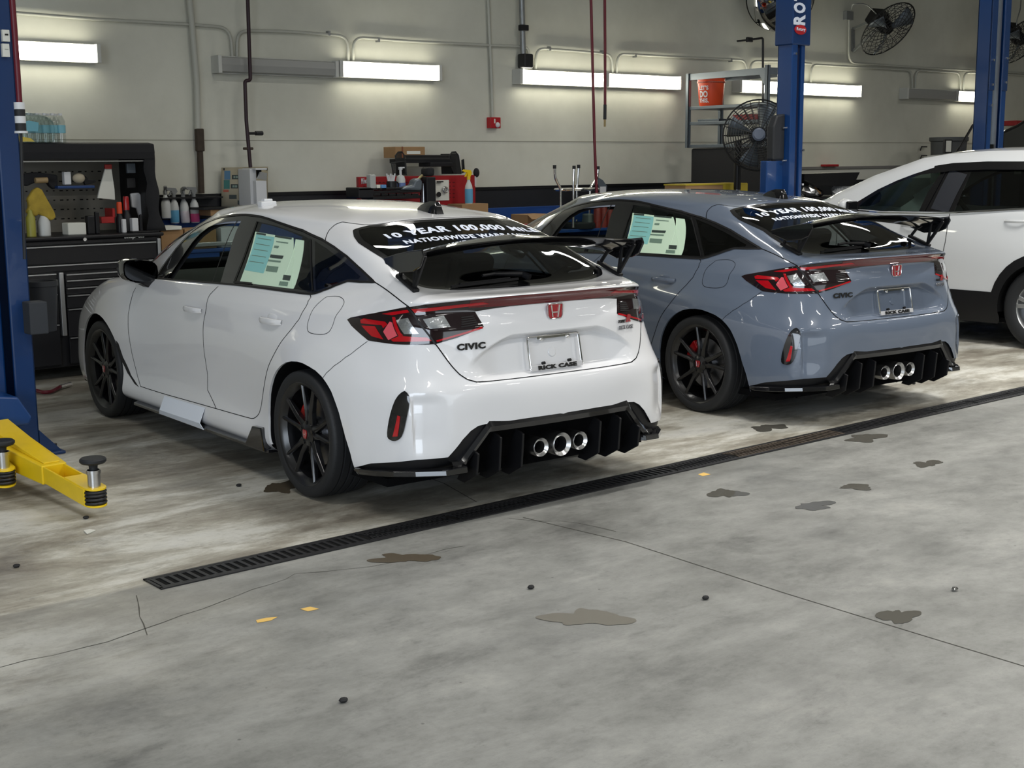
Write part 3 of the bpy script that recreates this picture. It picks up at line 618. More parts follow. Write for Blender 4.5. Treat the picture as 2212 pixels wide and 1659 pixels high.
def dense(P, closed=True, step=.12):
    out = []; n = len(P)
    for i in range(n if closed else n-1):
        a = np.array(P[i]); b = np.array(P[(i+1) % n]); k = max(1, int(np.linalg.norm(b-a)/step))
        for j in range(k): out.append(tuple(a+(b-a)*j/k))
    if not closed: out.append(tuple(P[-1]))
    return out
def smooth_poly(P, closed=False, it=2):
    P = [np.array(p) for p in P]
    for _ in range(it):
        Q = [] if closed else [P[0]]; n = len(P)
        for i in range(n if closed else n-1):
            a, b = P[i], P[(i+1) % n]; Q += [a*.75+b*.25, a*.25+b*.75]
        if not closed: Q.append(P[-1])
        P = Q
    return [tuple(p) for p in P]
def inpoly(pt, poly):
    x, y = pt; c = False; n = len(poly); j = n-1
    for i in range(n):
        xi, yi = poly[i]; xj, yj = poly[j]
        if (yi > y) != (yj > y) and x < (xj-xi)*(y-yi)/(yj-yi)+xi: c = not c
        j = i
    return c
def inpoly_np(P, poly):
    c = np.zeros(len(P), bool); n = len(poly); j = n-1; x, y = P[:, 0], P[:, 1]
    for i in range(n):
        xi, yi = poly[i]; xj, yj = poly[j]
        if yi != yj: c ^= ((yi > y) != (yj > y)) & (x < (xj-xi)*(y-yi)/(yj-yi)+xi)
        j = i
    return c

# ---- outlines
DLO = px((338,602),(345,588),(362,562),(379.5,539),(398,518),(416.4,499),(430,489),(445,481),(462,474),(478,469),(505,465.3),(531,464.3),(560,467.5),(580,473),(600.8,480.5),(654,498),(695,517),(722,534),(750,554.5),(780,582),(810,610.5),(780,609.5),(752,607.5),(726,617),(700,627.5),(686,633),(674,636),(640,632.5),(590,626),(506.6,615.5),(436.9,609.5),(380,605))
GF = px((362,601.5),(372,587),(385,568),(400,545),(415,524),(432,505),(450,491),(466,484),(485,479.5),(505,477.5),(521,477),(510,500),(495,547),(482,590),(476,611))
GR = px((556,478.5),(580,483.5),(601,489),(628,498.5),(654,508),(671,517),(672,560),(673.5,600),(675,628),(640,624.5),(590,618.5),(545,613),(506,609.5),(520,575),(538,525))
GQ = px((680,520),(705,536),(735,559),(760,580),(779,597.5),(775,603),(750,603),(725,612),(700,621.5),(682,627.5),(680.5,600),(680,560))
ARCH_R = px((766.5,1012),(757,980),(746,944.6),(732,891),(715.6,846),(706,829),(695,813.4),(681,800),(666,790.9),(654,784.5),(641.8,781),(629,780.5),(617,783),(606,790),(596.7,801),(589,816),(584,834),(581,852),(580,871),(579.5,895),(580,925),(586,960))
_zr = [(u, v) for u, v in ARCH_R]
ARCH_R = ARCH_R + [(ARCH_R[-1][0], -.5), (ARCH_R[0][0], -.5)]
def circ_arch(yc, zc, r, a0, a1, n=22):
    return [(yc+r*math.cos(a0+(a1-a0)*i/n), zc+r*math.sin(a0+(a1-a0)*i/n)) for i in range(n+1)]
_af = sd(*circ_arch(2.735, .325, .362, -.33, PI+.33))
ARCH_F = [(_af[0][0], -.5)] + _af + [(_af[-1][0], -.5)]
HATCH = px((739.8,479.7),(727,484),(718,491),(711,498),(706,507.5),(703.5,516),(703,521),(722,533),(750,554),(780,581.5),(811,610.5),(845,634),(883,662.7),(897,680),(917,710),(938.7,741),(958,767),(978.5,794),(993,809),(1010,820),(1030,825.5),(1060,823.5),(1098,819.5))
_hb = HATCH[-1]; _ht = HATCH[0]
HATCH_POLY = HATCH + [(0, _hb[1]-.0), (0, 15.5)] + [(0, 15.5)]
GBL = px((768.5,497),(771,510),(780,522.5),(806,539.5),(832,556),(862,578),(890,597),(914,611),(933.7,619.5),(960.8,624),(988,625),(1033,622.6),(1070,620.8),(1100,619))
GBT = px((938.7,476.5),(900,478.5),(859,481.7),(800,489))
TL = px((750.3,690.5),(757.9,686.3),(808.5,677),(845,670),(879,663.5),(917,658),(1000,649.5),(1100,639.5),(1150,635.5))
TLB = px((1150,656.5),(1100,661.5),(1060,667),(1026,673),(1035,689),(1045,706),(1015,719),(985,730.5),(940.5,743.5),(920,744.5),(899,744.8),(853.7,743.8),(826.6,740.5),(795.8,735.8),(776,719),(759.7,704))
TAIL = TL + [(0, TL[-1][1]), (0, TLB[0][1])] + TLB
SLOT = smooth_poly(px((873.5,844.4),(880,848),(885,857),(885,875),(879,905),(871,940),(863,949.5),(853,953),(842,949),(837.5,941),(840,915),(847,885),(858,858)), True, 1)
FUEL = smooth_poly(px((703,641),(723.8,639.5),(738,643),(744,653.6),(738,667),(724.5,684),(719.7,702.8),(711.5,718),(697,723.5),(668,720.5),(662.5,709),(667,690),(681,660)), True, 2)
FD_FRONT = px((293.4,622),(285,643),(281,657.7),(277.5,678),(277,698.7),(278,720),(281,739.7),(285.5,765),(291.4,788.9),(297,812),(303.7,834.5))
SILL = px((303.7,834.5),(355,851),(410,866.5),(465.6,882.3),(510,895),(543.4,904))
DIV = px((471.7,619),(453.3,637),(448,650),(445.9,666),(441,690),(438.9,715),(439.5,738),(441,760),(445,785),(448.4,809),(448.4,842),(467.6,883))
RD_REAR = px((669.7,634),(666,650),(661,663),(645.9,690.5),(630,711),(613,731.5),(600,751),(590.6,768.4),(583,784),(578,798),(572,826),(568,852),(564,879),(560,893),(555.7,898.5),(549,903.5),(543.4,904))
A_PIL = px((338,602),(320,608),(305,614),(293.4,622))
FRONT_DOOR = A_PIL + FD_FRONT[1:] + SILL[1:4] + DIV[::-1] + [DLO[-3], DLO[-2], DLO[-1]]
REAR_DOOR = DIV + SILL[4:] + RD_REAR[::-1][1:] + [DLO[i] for i in (-6, -5, -4)]
SEAM = px((794,737.5),(770,755),(746,772),(722,790),(705,806),(698,816))
REAR_GATE = HATCH
# ---- triangulate the half skin once, with every outline as an edge
def bld():
    us = np.concatenate([np.arange(0, 6, 1/14), np.arange(6, 8, 1/8), np.arange(8, 12, 1/5), np.arange(12, NU+1e-6, 1/7)])
    vs_ = np.concatenate([np.arange(0, 5, 1/6), np.arange(5, 7.4, 1/18), np.arange(7.4, 11, 1/14), np.arange(11, 16, 1/8), np.arange(16, NV+1e-6, 1/6)])
    vs_ = vs_[vs_ <= NV+1e-9]; us = us[us <= NU+1e-9]
    if us[-1] < NU-1e-6: us = np.append(us, NU)
    if vs_[-1] < NV-1e-6: vs_ = np.append(vs_, NV)
    pts = [(0, 0), (NU, 0), (NU, NV), (0, NV)]; eds = []
    nu_, nv_ = len(us), len(vs_)
    grid = [(float(u), float(v)) for v in vs_ for u in us]
    base = len(pts); pts += grid
    for k in range(nu_-1): eds += [(base+k, base+k+1), (base+(nv_-1)*nu_+k, base+(nv_-1)*nu_+k+1)]
    for k in range(nv_-1): eds += [(base+k*nu_, base+(k+1)*nu_), (base+k*nu_+nu_-1, base+(k+1)*nu_+nu_-1)]
    curves = [(dense(c), True) for c in (DLO, GF, GR, GQ, ARCH_R, ARCH_F, TAIL, SLOT, FUEL, FRONT_DOOR, REAR_DOOR)]
    curves += [(dense(HATCH, False), False), (dense(SEAM, False), False), (dense(ROOF_EDGE, False), False), (dense(GB, True), True), (dense(WS, True), True), (dense(DIFZ, False), False), (dense(DHOLE[:4], False), False), (dense(HOODL, False), False)]
    for c, cl in curves:
        b = len(pts); pts += [(float(min(max(x, 0), NU)), float(min(max(y, 0), NV))) for x, y in c]; n = len(c)
        for i in range(n if cl else n-1): eds.append((b+i, b+(i+1) % n))
    r = delaunay_2d_cdt([Vector(p) for p in pts], eds, [], 0, 1e-5)
    V = np.array([(p[0], p[1]) for p in r[0]]); T = np.array([f for f in r[2] if len(f) == 3])
    return V, T
_q = list(GBL); _q[5] = (3.42, 12.95); _q[6] = (3.44, 12.50); _q[7] = (3.30, 12.20); _q[8] = (2.90, 12.06)
GB = [(0, GBT[0][1])] + GBT + _q + [(0, GBL[-1][1])]
print('GB', [(round(float(a),2), round(float(b),2)) for a, b in GB])
ROOF_EDGE = [_ht, (2.9, 15.42), (2.2, 15.42), (1.0, 15.46), (0, 15.48)]
WS = [(NU, 12.12), (16, 12.14), (15, 12.2), (14.0, 12.25), (13.3, 12.4), (13.05, 13), (12.98, 14), (13.1, 14.9), (13.7, 15.35), (15, 15.55), (16, 15.62), (NU, 15.65)]
HOODL = [(12.3, 12.0), (13.2, 10.9), (14, 9.6), (15, 8.6), (16, 8.2), (NU, 8.1)]
DIFZ = px((766.5,1009),(801.8,1001),(900,993),(967.9,987.6),(1000,949),(1016.7,931),(1033,920),(1049,916),(1140,903),(1210,893))
DIFP = DIFZ + [(0, DIFZ[-1][1]), (0, -.5), (DIFZ[0][0], -.5)]
DHOLE = [(0, rr((0,.425))[0][1]), rr((.41,.425))[0], rr((.545,.285))[0], (rr((.545,.285))[0][0], -.5), (0, -.5)]
SV, ST = bld()
_cen = SV[ST].mean(1)
_cen_p = S(_cen[:, 0], _cen[:, 1])
REG = np.full(len(ST), '', dtype=object)
def claim(name, poly, cond=None):
    m = inpoly_np(_cen, poly) & (REG == '')
    if cond is not None: m &= cond
    REG[m] = name
claim('hole', ARCH_R); claim('hole', ARCH_F)
claim('front_glass', GF); claim('rear_glass', GR); claim('quarter_glass', GQ)
claim('window_frame', DLO)
claim('tail_light', TAIL); claim('reflector_housing', SLOT); claim('fuel_door', FUEL)
claim('rear_screen', GB); claim('windscreen', WS)
claim('hole', DHOLE); claim('lower', DIFP)
claim('front_door', FRONT_DOOR); claim('rear_door', REAR_DOOR)
HP = HATCH + [(0, _hb[1])] + [(0, 15.48), (1.0, 15.46), (2.2, 15.42), (2.9, 15.42)]
claim('tailgate', HP)
BP = SEAM + [(SEAM[-1][0], -.5), (0, -.5), (0, _hb[1])] + HATCH[::-1][:12] + TLB[8:14]
claim('rear_bumper', BP)
REG[(REG == '') & (_cen[:, 0] > 12.2) & (_cen[:, 1] < 9.5) & (_cen[:, 0] < 15.2)] = 'front_fender'
REG[(REG == '') & (_cen[:, 0] >= 15.2) & (_cen[:, 1] < 8.2)] = 'front_bumper'
REG[(REG == '') & (_cen[:, 0] > 12.3) & (_cen[:, 1] < 12.4)] = 'bonnet'
REG[REG == ''] = 'body_side'
def skin(names, both=True, side=0, off=0.0, vmin=None):
    """mesh of the skin triangles of the named regions; side 0 both halves, -1 left, 1 right"""
    m = np.isin(REG, names)
    if vmin is not None: m &= _cen[:, 1] > vmin
    T = ST[m]; ids = np.unique(T); mp = {int(k): i for i, k in enumerate(ids)}
    P = S(SV[ids, 0], SV[ids, 1]); N = SNo(SV[ids, 0], SV[ids, 1]); P = P+N*off
    vs_, fs, ns = [], [], []
    fix = lambda a: a
    if side <= 0:
        vs_ += P.tolist(); ns += N.tolist(); fs += [(mp[int(a)], mp[int(b)], mp[int(c)]) for a, b, c in T]
    if side >= 0:
        b0 = len(vs_); R = P*[-1, 1, 1]; RN = N*[-1, 1, 1]; vs_ += R.tolist(); ns += RN.tolist()
        fs += [(mp[int(c)]+b0, mp[int(b)]+b0, mp[int(a)]+b0) for a, b, c in T]
    # orient outwards
    A = np.array(vs_); Fc = np.array(fs); g = np.cross(A[Fc[:, 1]]-A[Fc[:, 0]], A[Fc[:, 2]]-A[Fc[:, 0]])
    if (g*np.array(ns)[Fc[:, 0]]).sum() < 0: fs = [f[::-1] for f in fs]
    me = bpy.data.meshes.new('skin'); me.from_pydata(vs_, [], fs); me.polygons.foreach_set('use_smooth', [True]*len(fs))
    me.validate(); 
    if len(me.vertices) == len(ns): me.normals_split_custom_set_from_vertices([Vector(n) for n in ns])
    return me
def ribbon(mb, P, width, off=.0012, sides=(-1, 1), closed=False, step=.06, mi=0):
    """flat strip following the skin along a line"""
    Q = np.array(dense(P, closed, step)); Q = np.clip(Q, [0, 0], [NU, NV])
    p = S(Q[:, 0], Q[:, 1]); n = SNo(Q[:, 0], Q[:, 1])
    if closed: t = np.roll(p, -1, 0)-np.roll(p, 1, 0)
    else: t = np.gradient(p, axis=0)
    c = np.cross(n, t); c /= np.maximum(np.linalg.norm(c, axis=1, keepdims=True), 1e-9)
    a = p+c*width/2+n*off; b = p-c*width/2+n*off; k = len(p)
    for s_ in sides:
        sc = np.array([1 if s_ < 0 else -1, 1, 1])
        vs_ = (a*sc).tolist()+(b*sc).tolist()
        mb.add(vs_, [(i, (i+1) % k, (i+1) % k+k, i+k) for i in range(k if closed else k-1)], mi)
def patch(polyuv, off, n=.07):
    """skin patch inside a closed outline, lifted; returns verts, faces (left side)"""
    P = dense(polyuv, True, n); xs = [p[0] for p in P]; ys = [p[1] for p in P]; pts = list(P)
    x = min(xs)+n/2
    while x < max(xs):
        y = min(ys)+n/2
        while y < max(ys):
            if inpoly((x, y), P): pts.append((x, y))
            y += n
        x += n
    k = len(P); r = delaunay_2d_cdt([Vector(p) for p in pts], [(i, (i+1) % k) for i in range(k)], [], 0, 1e-6)
    V = np.array([tuple(p) for p in r[0]]); T = [tuple(f) for f in r[2] if len(f) == 3 and inpoly(tuple(V[list(f)].mean(0)), P)]
    p3 = S(V[:, 0], V[:, 1])+SNo(V[:, 0], V[:, 1])*off
    # lifted edge skirt
    E = np.array(P); bot = S(E[:, 0], E[:, 1])-SNo(E[:, 0], E[:, 1])*.002; topp = S(E[:, 0], E[:, 1])+SNo(E[:, 0], E[:, 1])*off
    b = len(p3); vs_ = p3.tolist()+topp.tolist()+bot.tolist()
    T += [(b+i, b+(i+1) % k, b+k+(i+1) % k, b+k+i) for i in range(k)]
    return vs_, T
def add_patch(mb, polyuv, off, mi=0, sides=(-1, 1), n=.07):
    v, t = patch(polyuv, off, n)
    for s_ in sides: mb.add([(x*(1 if s_ < 0 else -1), y, z) for x, y, z in v], t, mi, True)
def sp(u, v, off=0.0, side=-1):
    p = S([u], [v])[0]+SNo([u], [v])[0]*off
    return Vector((p[0]*(1 if side < 0 else -1), p[1], p[2]))
# ------------------------------------------------------------------ the hatchback
def wheel_parts(parent, label_c=True):
    """wheel at the origin, outer face towards -x"""
    RX = Matrix.Rotation(-PI/2, 4, 'Y')      # z axis to -x
    t = MB(); prof = [(.250,-.114),(.264,-.124),(.284,-.129),(.303,-.127),(.314,-.118)]
    x = -.112
    prof += [(.3165,-.108)]
    for g in (-.072, -.030, .012, .054):
        prof += [(.3195,g-.006),(.312,g-.003),(.312,g+.003),(.3195,g+.006)]
    prof += [(.3165,.108),(.314,.118),(.303,.127),(.284,.129),(.264,.124),(.250,.114)]
    prof = [(r, -z) for r, z in prof]
    t.lathe(prof, 64, RX); tyre = t.build('tyre', M['rubber'], parent)
    s = MB()                                    # tread blocks of the shoulder
    for k in range(64):
        a = 2*PI*k/64; c, si = math.cos(a), math.sin(a)
        q = [Vector((-.117, .3132*c, .3132*si)), Vector((-.080, .3178*c, .3178*si))]
        s.bar(q[0], q[1], .0025, .0025, up=(0, c, si))
    s.build('tread_groove', M['gap'], tyre)
    for k in range(1):
        pass
    r = MB(); r.lathe([(.238,.10),(.236,-.095),(.243,-.108),(.252,-.120),(.256,-.122),(.258,-.118),(.258,-.112),(.246,-.10)][::1], 64, Matrix.Rotation(PI/2, 4, 'Y'))
    rim = MB(); P = [(.227,-.10),(.227,.09),(.238,.104),(.250,.1195),(.2585,.1235),(.2625,.121),(.2645,.112)]
    rim.lathe(P, 72, RX); rim.lathe([(0.001,-.05),(.227,-.06)], 40, RX)
    ro = rim.build('rim', M['wheel'], parent)
    for k in range(5):
        a0 = 2*PI*k/5+PI/2+.12
        sp_ = MB()
        for sgn in (-1, 1):
            a = a0+sgn*.235
            hub = Vector((-.098, .050*math.cos(a0+sgn*.28), .050*math.sin(a0+sgn*.28)))
            mid = Vector((-.104, .12*math.cos(a0+sgn*.20), .12*math.sin(a0+sgn*.20)))
            end = Vector((-.110, .245*math.cos(a), .245*math.sin(a)))
            tv = Vector((0, -math.sin(a), math.cos(a)))
            secs = [(hub, .021, .034), (mid, .0135, .034), (end, .011, .022)]
            vs_ = []
            for c, w_, dp in secs:
                vs_ += [c-tv*w_+Vector((.006, 0, 0)), c+tv*w_*(-.2 if sgn > 0 else .2)-Vector((.004, 0, 0)), c+tv*w_+Vector((.006, 0, 0)), c+tv*w_*.8+Vector((dp, 0, 0)), c-tv*w_*.8+Vector((dp, 0, 0))]
            fs = []
            for q in range(2):
                for e in range(5): fs.append((q*5+e, q*5+(e+1) % 5, (q+1)*5+(e+1) % 5, (q+1)*5+e))
            fs += [(4,3,2,1,0), (10,11,12,13,14)]
            sp_.add(vs_, fs)
        sp_.build('spoke', M['wheel'], parent, bevel=.002, seg=1)
    h = MB(); h.lathe([(.001,.112),(.030,.112),(.034,.108),(.060,.100),(.064,.06)], 30, RX)
    for k in range(5):
        a = 2*PI*k/5+PI/2; h.cyl((-.085, .057*math.cos(a), .057*math.sin(a)), (-.107, .057*math.cos(a), .057*math.sin(a)), .010, 8)
    h.build('hub', M['wheel'], parent)
    c = MB(); c.prism([(-.1125, y, z) for y, z in ((-.018,.022),(.018,.022),(.021,.004),(.013,-.022),(-.013,-.022),(-.021,.004))], (-.0035, 0, 0))
    cc = c.build('centre_cap', M['badge_red'], parent, bevel=.003); cc['label'] = 'small red wheel centre cap'
    e = MB()
    for sg in (-1, 1): e.bar((-.1165, sg*.012, .016), (-.1165, sg*.008, -.016), .003, .002)
    e.bar((-.1165, -.010, 0), (-.1165, .010, 0), .003, .002); e.build('cap_emblem', M['chrome'], cc)
    d = MB(); d.lathe([(.08,.035),(.165,.035),(.165,.012),(.08,.012)], 48, RX); d.lathe([(.001,.06),(.078,.06),(.08,.035)], 30, RX)
    d.build('brake_disc', M['disc'], parent)
    return tyre
def caliper(parent, yc, col=None):
    m = MB(); n = 7
    for i in range(n):
        a = -.15+i*.115
    pts = [(-.052, .178*math.cos(a), .178*math.sin(a)) for a in [(-.1+.11*i) for i in range(8)]]
    pin = [(-.052, .118*math.cos(a), .118*math.sin(a)) for a in [(-.1+.11*i) for i in range(8)]][::-1]
    m.prism([Vector(p) for p in pts+pin], (.085, 0, 0)); o = m.build('brake_caliper', M['red_plastic'], parent, bevel=.006); o['label'] = 'red brake caliper'
    return o
def valve(parent):
    m = MB(); m.cyl((-.10,.0,.0), (-.10,0,.0), .004, 6)

def build_hatch():
    root = empty('hatchback_car')
    P = M['white_paint']
    link('body_side', skin(['body_side']), P, root)
    fd = {}; rdd = {}
    for s_ in (-1, 1):
        fd[s_] = link('front_door', skin(['front_door'], side=s_), P, root)
        rdd[s_] = link('rear_door', skin(['rear_door'], side=s_), P, root)
        link('fuel_door', skin(['fuel_door'], side=s_), P, root) if s_ < 0 else link('rear_quarter_patch', skin(['fuel_door'], side=s_), P, root)
        wf = link('window_frame', skin(['window_frame'], side=s_), M['black_gloss'], root)
        g = link('front_window', skin(['front_glass'], side=s_), M['glass_open'], fd[s_]) if s_ > 0 else None     # the left one is wound down
        g = link('rear_window', skin(['rear_glass'], side=s_), M['glass_rear'], rdd[s_])
        g = link('quarter_window', skin(['quarter_glass'], side=s_), M['glass_dark'], root)
        link('front_fender', skin(['front_fender'], side=s_), P, root)
    gate = link('tailgate', skin(['tailgate']), P, root)
    bump = link('rear_bumper', skin(['rear_bumper']), P, root)
    link('bumper_lower_panel', skin(['lower'], off=-.012), M['black_trim'], bump)
    link('front_bumper', skin(['front_bumper']), P, root)
    link('bonnet', skin(['bonnet']), P, root)
    link('rear_screen', skin(['rear_screen']), M['glass_mid'], gate)
    link('windscreen', skin(['windscreen']), M['glass_clear'], root)
    # inner lining: the same skin moved inwards, so that the cabin is closed
    lin = skin(['body_side', 'front_door', 'rear_door', 'tailgate', 'bonnet', 'window_frame'], off=-.030, vmin=8.5)
    link('cabin_lining', lin, M['interior'], root)
    # ---- shut lines and trims
    g = MB()
    ribbon(g, HATCH, .0055); ribbon(g, [HATCH[-1], (.9, HATCH[-1][1]), (0, HATCH[-1][1])], .0055)
    ribbon(g, DIV, .0045); ribbon(g, FD_FRONT, .0045); ribbon(g, SILL, .004); ribbon(g, RD_REAR, .0045)
    ribbon(g, SEAM, .0028); ribbon(g, FUEL, .003, closed=True, sides=(-1,)); ribbon(g, ROOF_EDGE, .005)
    ribbon(g, HOODL, .004)
    g.build('shut_line', M['gap'], root)
    f = MB()
    ribbon(f, DLO, .012, off=.004, closed=True)
    ribbon(f, [GR[i] for i in (11, 12, 13, 14, 0)], .012, off=.004); ribbon(f, [GR[i] for i in (5, 6, 7, 8)], .010, off=.003)
    ribbon(f, [(a+.18, b) for a, b in (GF[i] for i in (10, 11, 12, 13, 14))], .010, off=.003)
    f.build('window_seal', M['black_trim'], root)
    f = MB(); ribbon(f, px((362,577),(377,552),(398,526),(428,498),(460,483.5),(490,479.5),(519,478.5)), .016, off=-.004, sides=(-1,)); o = f.build('door_seal_highlight', M['seal_highlight'], fd[-1]); o['label'] = 'pale grey painted highlight along the seal inside the open window frame'
    # rear screen black band
    b = MB(); ribbon(b, GB, .03, off=.0008); b.build('screen_border', M['black_gloss'], gate)
    # ---- wheel arches: painted lip turned inwards and dark liner
    for s_ in (-1, 1):
        for nm, A in (('rear', ARCH_R[:-2]), ('front', ARCH_F[1:-1])):
            Q = np.array(dense(A, False, .08)); p = S(Q[:, 0], Q[:, 1]); k = len(p); m = MB()
            sc = np.array([1 if s_ < 0 else -1, 1, 1]); o1 = p.copy(); o1[:, 0] += .012; 
            m.add((p*sc).tolist()+(o1*sc).tolist(), [(i, i+1, i+1+k, i+k) for i in range(k-1)], 0, True)
            m.build('arch_lip', P, root)
            o2 = p.copy(); o2[:, 0] += .011; o3 = p.copy(); o3[:, 0] = -.50
            cy = 0 if nm == 'rear' else 2.735
            o3[:, 1] = cy+(o3[:, 1]-cy)*1.02; l = MB()
            l.add((o2*sc).tolist()+(o3*sc).tolist(), [(i, i+1, i+1+k, i+k) for i in range(k-1)], 0, True)
            xi = -.50*sc[0]; l.box((min(xi, xi+.01*sc[0]), cy-.5, .12), (max(xi, xi+.01*sc[0]), cy+.5, .78))
            l.build('wheel_arch_liner', M['liner'], root)
    # ---- tail lights
    t = link('tail_light', skin(['tail_light'], off=.002), M['lens_dark'], root)
    r = MB()
    A1 = px((826,679),(881,669.5),(885,675),(848,681.5)); A2 = px((889,667.5),(1043,652),(1056,655.5),(1040,657.5),(896,676))
    B = px((779.5,692),(787,688.5),(833,695.5),(838,701),(829,709),(825.5,703),(781,699))
    Cc = px((782,703.5),(811,705),(829,733.5),(804,726.5))
    D = px((845,734),(864,725.5),(880,727),(922,729),(933,736.5),(850,738)); E_ = px((942,735.5),(1040,705.5),(1043,709),(944,739))
    Fp = px((848,685.5),(854,685.5),(866,719),(872,725),(862,726))
    G = px((829,717),(843,695.5),(848,697),(859,725),(840,735))
    pale = mat('red_lens_reflection', srgb(206, 84, 96), .2, coat=1)  # pink reflection on the red lens, put in as a lighter red
    for s_ in (-1, 1):
        def piece(nm, q, off, m_, lab=None):
            mb = MB(); add_patch(mb, q, off, sides=(s_,)); o = mb.build(nm, m_, t)
            if lab: o['label'] = lab
        for q in (A1, A2, B, Cc, D, E_, Fp): piece('red_lens', q, .0045, M['lens_red'])
        piece('lens_reflection', G, .0045, pale)
        piece('clear_lens', px((856.5,692),(882,687),(905,721),(874,722)), .004, M['lens_clear']); piece('clear_lens', px((914,690),(958.5,682),(973,706),(928,711)), .004, M['lens_clear'])
        for k in range(5): piece('lamp_fin', px((996,685.5+k*5),(1022+k*2.4,682+k*4.4),(1023+k*2.4,684+k*4.4),(997,687.5+k*5)), .005, M['black_trim'])
    bar = MB(); q0 = TL[-1][1]; q1 = TLB[0][1]; add_patch(bar, [(0, q0-.04*1), (1.2, q0-.05), (2.2, TL[6][1]-.06), (2.2, TLB[1][1]+.12), (1.2, q1+.05), (0, q1+.04)], .0035)
    bar.build('light_bar', M['lens_deep'], t)
    # divider of the lamp on the tailgate edge
    for s_ in (-1, 1): gp = MB(); ribbon(gp, px((879,663),(897,683),(917,712),(940,744)), .009, off=.006, sides=(s_,)); gp.build('lamp_gap', M['black_trim'], t)
    # ---- reflector slots
    for s_ in (-1, 1):
        h = MB(); add_patch(h, SLOT, .008, sides=(s_,)); ho = h.build('reflector_housing', M['black_gloss'], bump)
        q = MB(); add_patch(q, px((861,897),(866.5,899),(861,942),(850.5,942.5)), .0115, sides=(s_,)); q.build('red_reflector', M['lens_red'], ho)
    # ---- badge, lettering, number plate frame
    y0 = S([0.], [8.0])[0][1]
    def rear_y(x, z): 
        h = hit((x, -3, z), (0, 1, 0)); p = S([h[0]], [h[1]])[0]; return p[1]
    bz = .937; by = rear_y(0, bz)
    def rp(x, z, off=.004): return Vector((x, rear_y(x, z)-off, z))
    bd = MB(); hw, hh = .043, .036
    pts = [(-.040,.036),(.040,.036),(.046,.028),(.044,-.018),(.034,-.034),(-.034,-.034),(-.044,-.018),(-.046,.028)]
    bd.prism([(x, by-.003, bz+z) for x, z in pts], (0, -.008, 0)); bo = bd.build('rear_emblem', M['badge_red'], gate, bevel=.002)
    ch = MB(); ch.tube([(x, by-.012, bz+z) for x, z in pts], .0028, 6, closed=True)
    for sg in (-1, 1):
        ch.prism([(sg*.029, by-.0115, bz+.030), (sg*.021, by-.0115, bz+.030), (sg*.013, by-.0115, bz-.028), (sg*.019, by-.0115, bz-.028)], (0, -.003, 0))
    ch.bar((-.018, by-.013, bz-.004), (.018, by-.013, bz-.004), .005, .003, up=(0, 1, 0)); ch.build('emblem_rim', M['chrome'], bo)
    a0, a1 = rp(-.545, .808), rp(-.415, .811)
    text('CIVIC', .04, frame((a0+a1)/2+Vector((0, -.004, 0)), a1-a0, (0, 0, 1)), M['text_black'], gate, 'model_lettering', fit=(.140, .031), bold=.002)
    a0, a1 = rp(.40, .842), rp(.55, .838)
    text('TYPE', .04, frame(rp(.435, .853, .008), a1-a0, (0, 0, 1)), M['text_black'], gate, 'model_lettering', fit=(.062, .015), bold=.002, shear=.3)
    text('R', .04, frame(rp(.492, .864, .008), a1-a0, (0, 0, 1)), M['badge_red'], gate, 'model_lettering', fit=(.042, .038), bold=.004, shear=.3)
    text('RICK CASE', .04, frame(rp(.470, .822, .006), a1-a0, (0, 0, 1)), M['silver_text'], gate, 'dealer_lettering', fit=(.125, .020))
    # plate frame
    pr_ = MB(); cy, cz = -.852, .744; tl = .22
    FM = frame((0, cy, cz), (1, 0, 0), (0, tl, 1))
    hw, hh = .158, .080
    pr_.tube([FM @ Vector(p) for p in rounded([(0,hh,0),(hw,hh,0),(hw,-hh,0),(-hw,-hh,0),(-hw,hh,0),(0,hh,0)], .014, 4)[:-1]], .0055, 8, closed=True)
    pr_.box((-.10, hh-.014, -.003), (.10, hh+.004, .004), 0, FM)
    for sx in (-.075, .085): pr_.ell(FM @ Vector((sx, hh-.016, .004)), (.012, .007, .009))
    po = pr_.build('plate_frame', M['chrome'], gate); pr_ = MB(); pr_.box((-hw, -hh-.004, -.004), (hw, -hh+.022, .006), 0, FM); pr_.build('frame_bar', M['bar_silver'], po, bevel=.002)
    text('RICK CASE', .03, FM @ Matrix.Translation((0, -hh+.009, .0085)), M['text_black'], po, 'frame_lettering', fit=(.235, .021), bold=.0015)
    for sx in (-.075, .085): sc_ = MB(); sc_.cyl(FM @ Vector((sx, -hh+.030, -.012)), FM @ Vector((sx, -hh+.030, .004)), .008, 10); sc_.build('plate_screw', M['black_trim'], po)
    pad = MB(); pad.lathe([(.0,.0),(.020,.0),(.024,-.004),(.026,-.016)], 24, FM @ Matrix.Translation((.0, 0, -.020)))
    pad.build('plate_boss', P, gate)
    # ---- diffuser
    d = MB()
    ZT = lambda x: .445 if abs(x) < .43 else (.445-(abs(x)-.43)*1.55 if abs(x) < .56 else .255)
    xs = [-.62,-.60,-.58,-.55,-.50,-.45,-.425,-.40,-.3,-.15,0,.15,.3,.40,.425,.45,.50,.55,.58,.60,.62]
    yb = lambda x: -.905+.02*(abs(x)/.45)**2 if abs(x) < .45 else (-.885+ (abs(x)-.45)*.14 if abs(x) < .62 else -.861+(abs(x)-.62)*.75)
    zt = lambda x: (.462 if abs(x) < .425 else (.462-(abs(x)-.425)/.155*.172 if abs(x) < .58 else .290+(abs(x)-.58)*.02))
    zb = lambda x: (zt(x)-.050 if abs(x) < .58 else .262)
    secs = []
    for x in xs:
        y, a, b = yb(x), zt(x), zb(x)
        secs.append([(x, y+.03, a+.004), (x, y-.008, a), (x, y-.020, (a+b)/2), (x, y-.012, b), (x, y+.03, b-.004)])
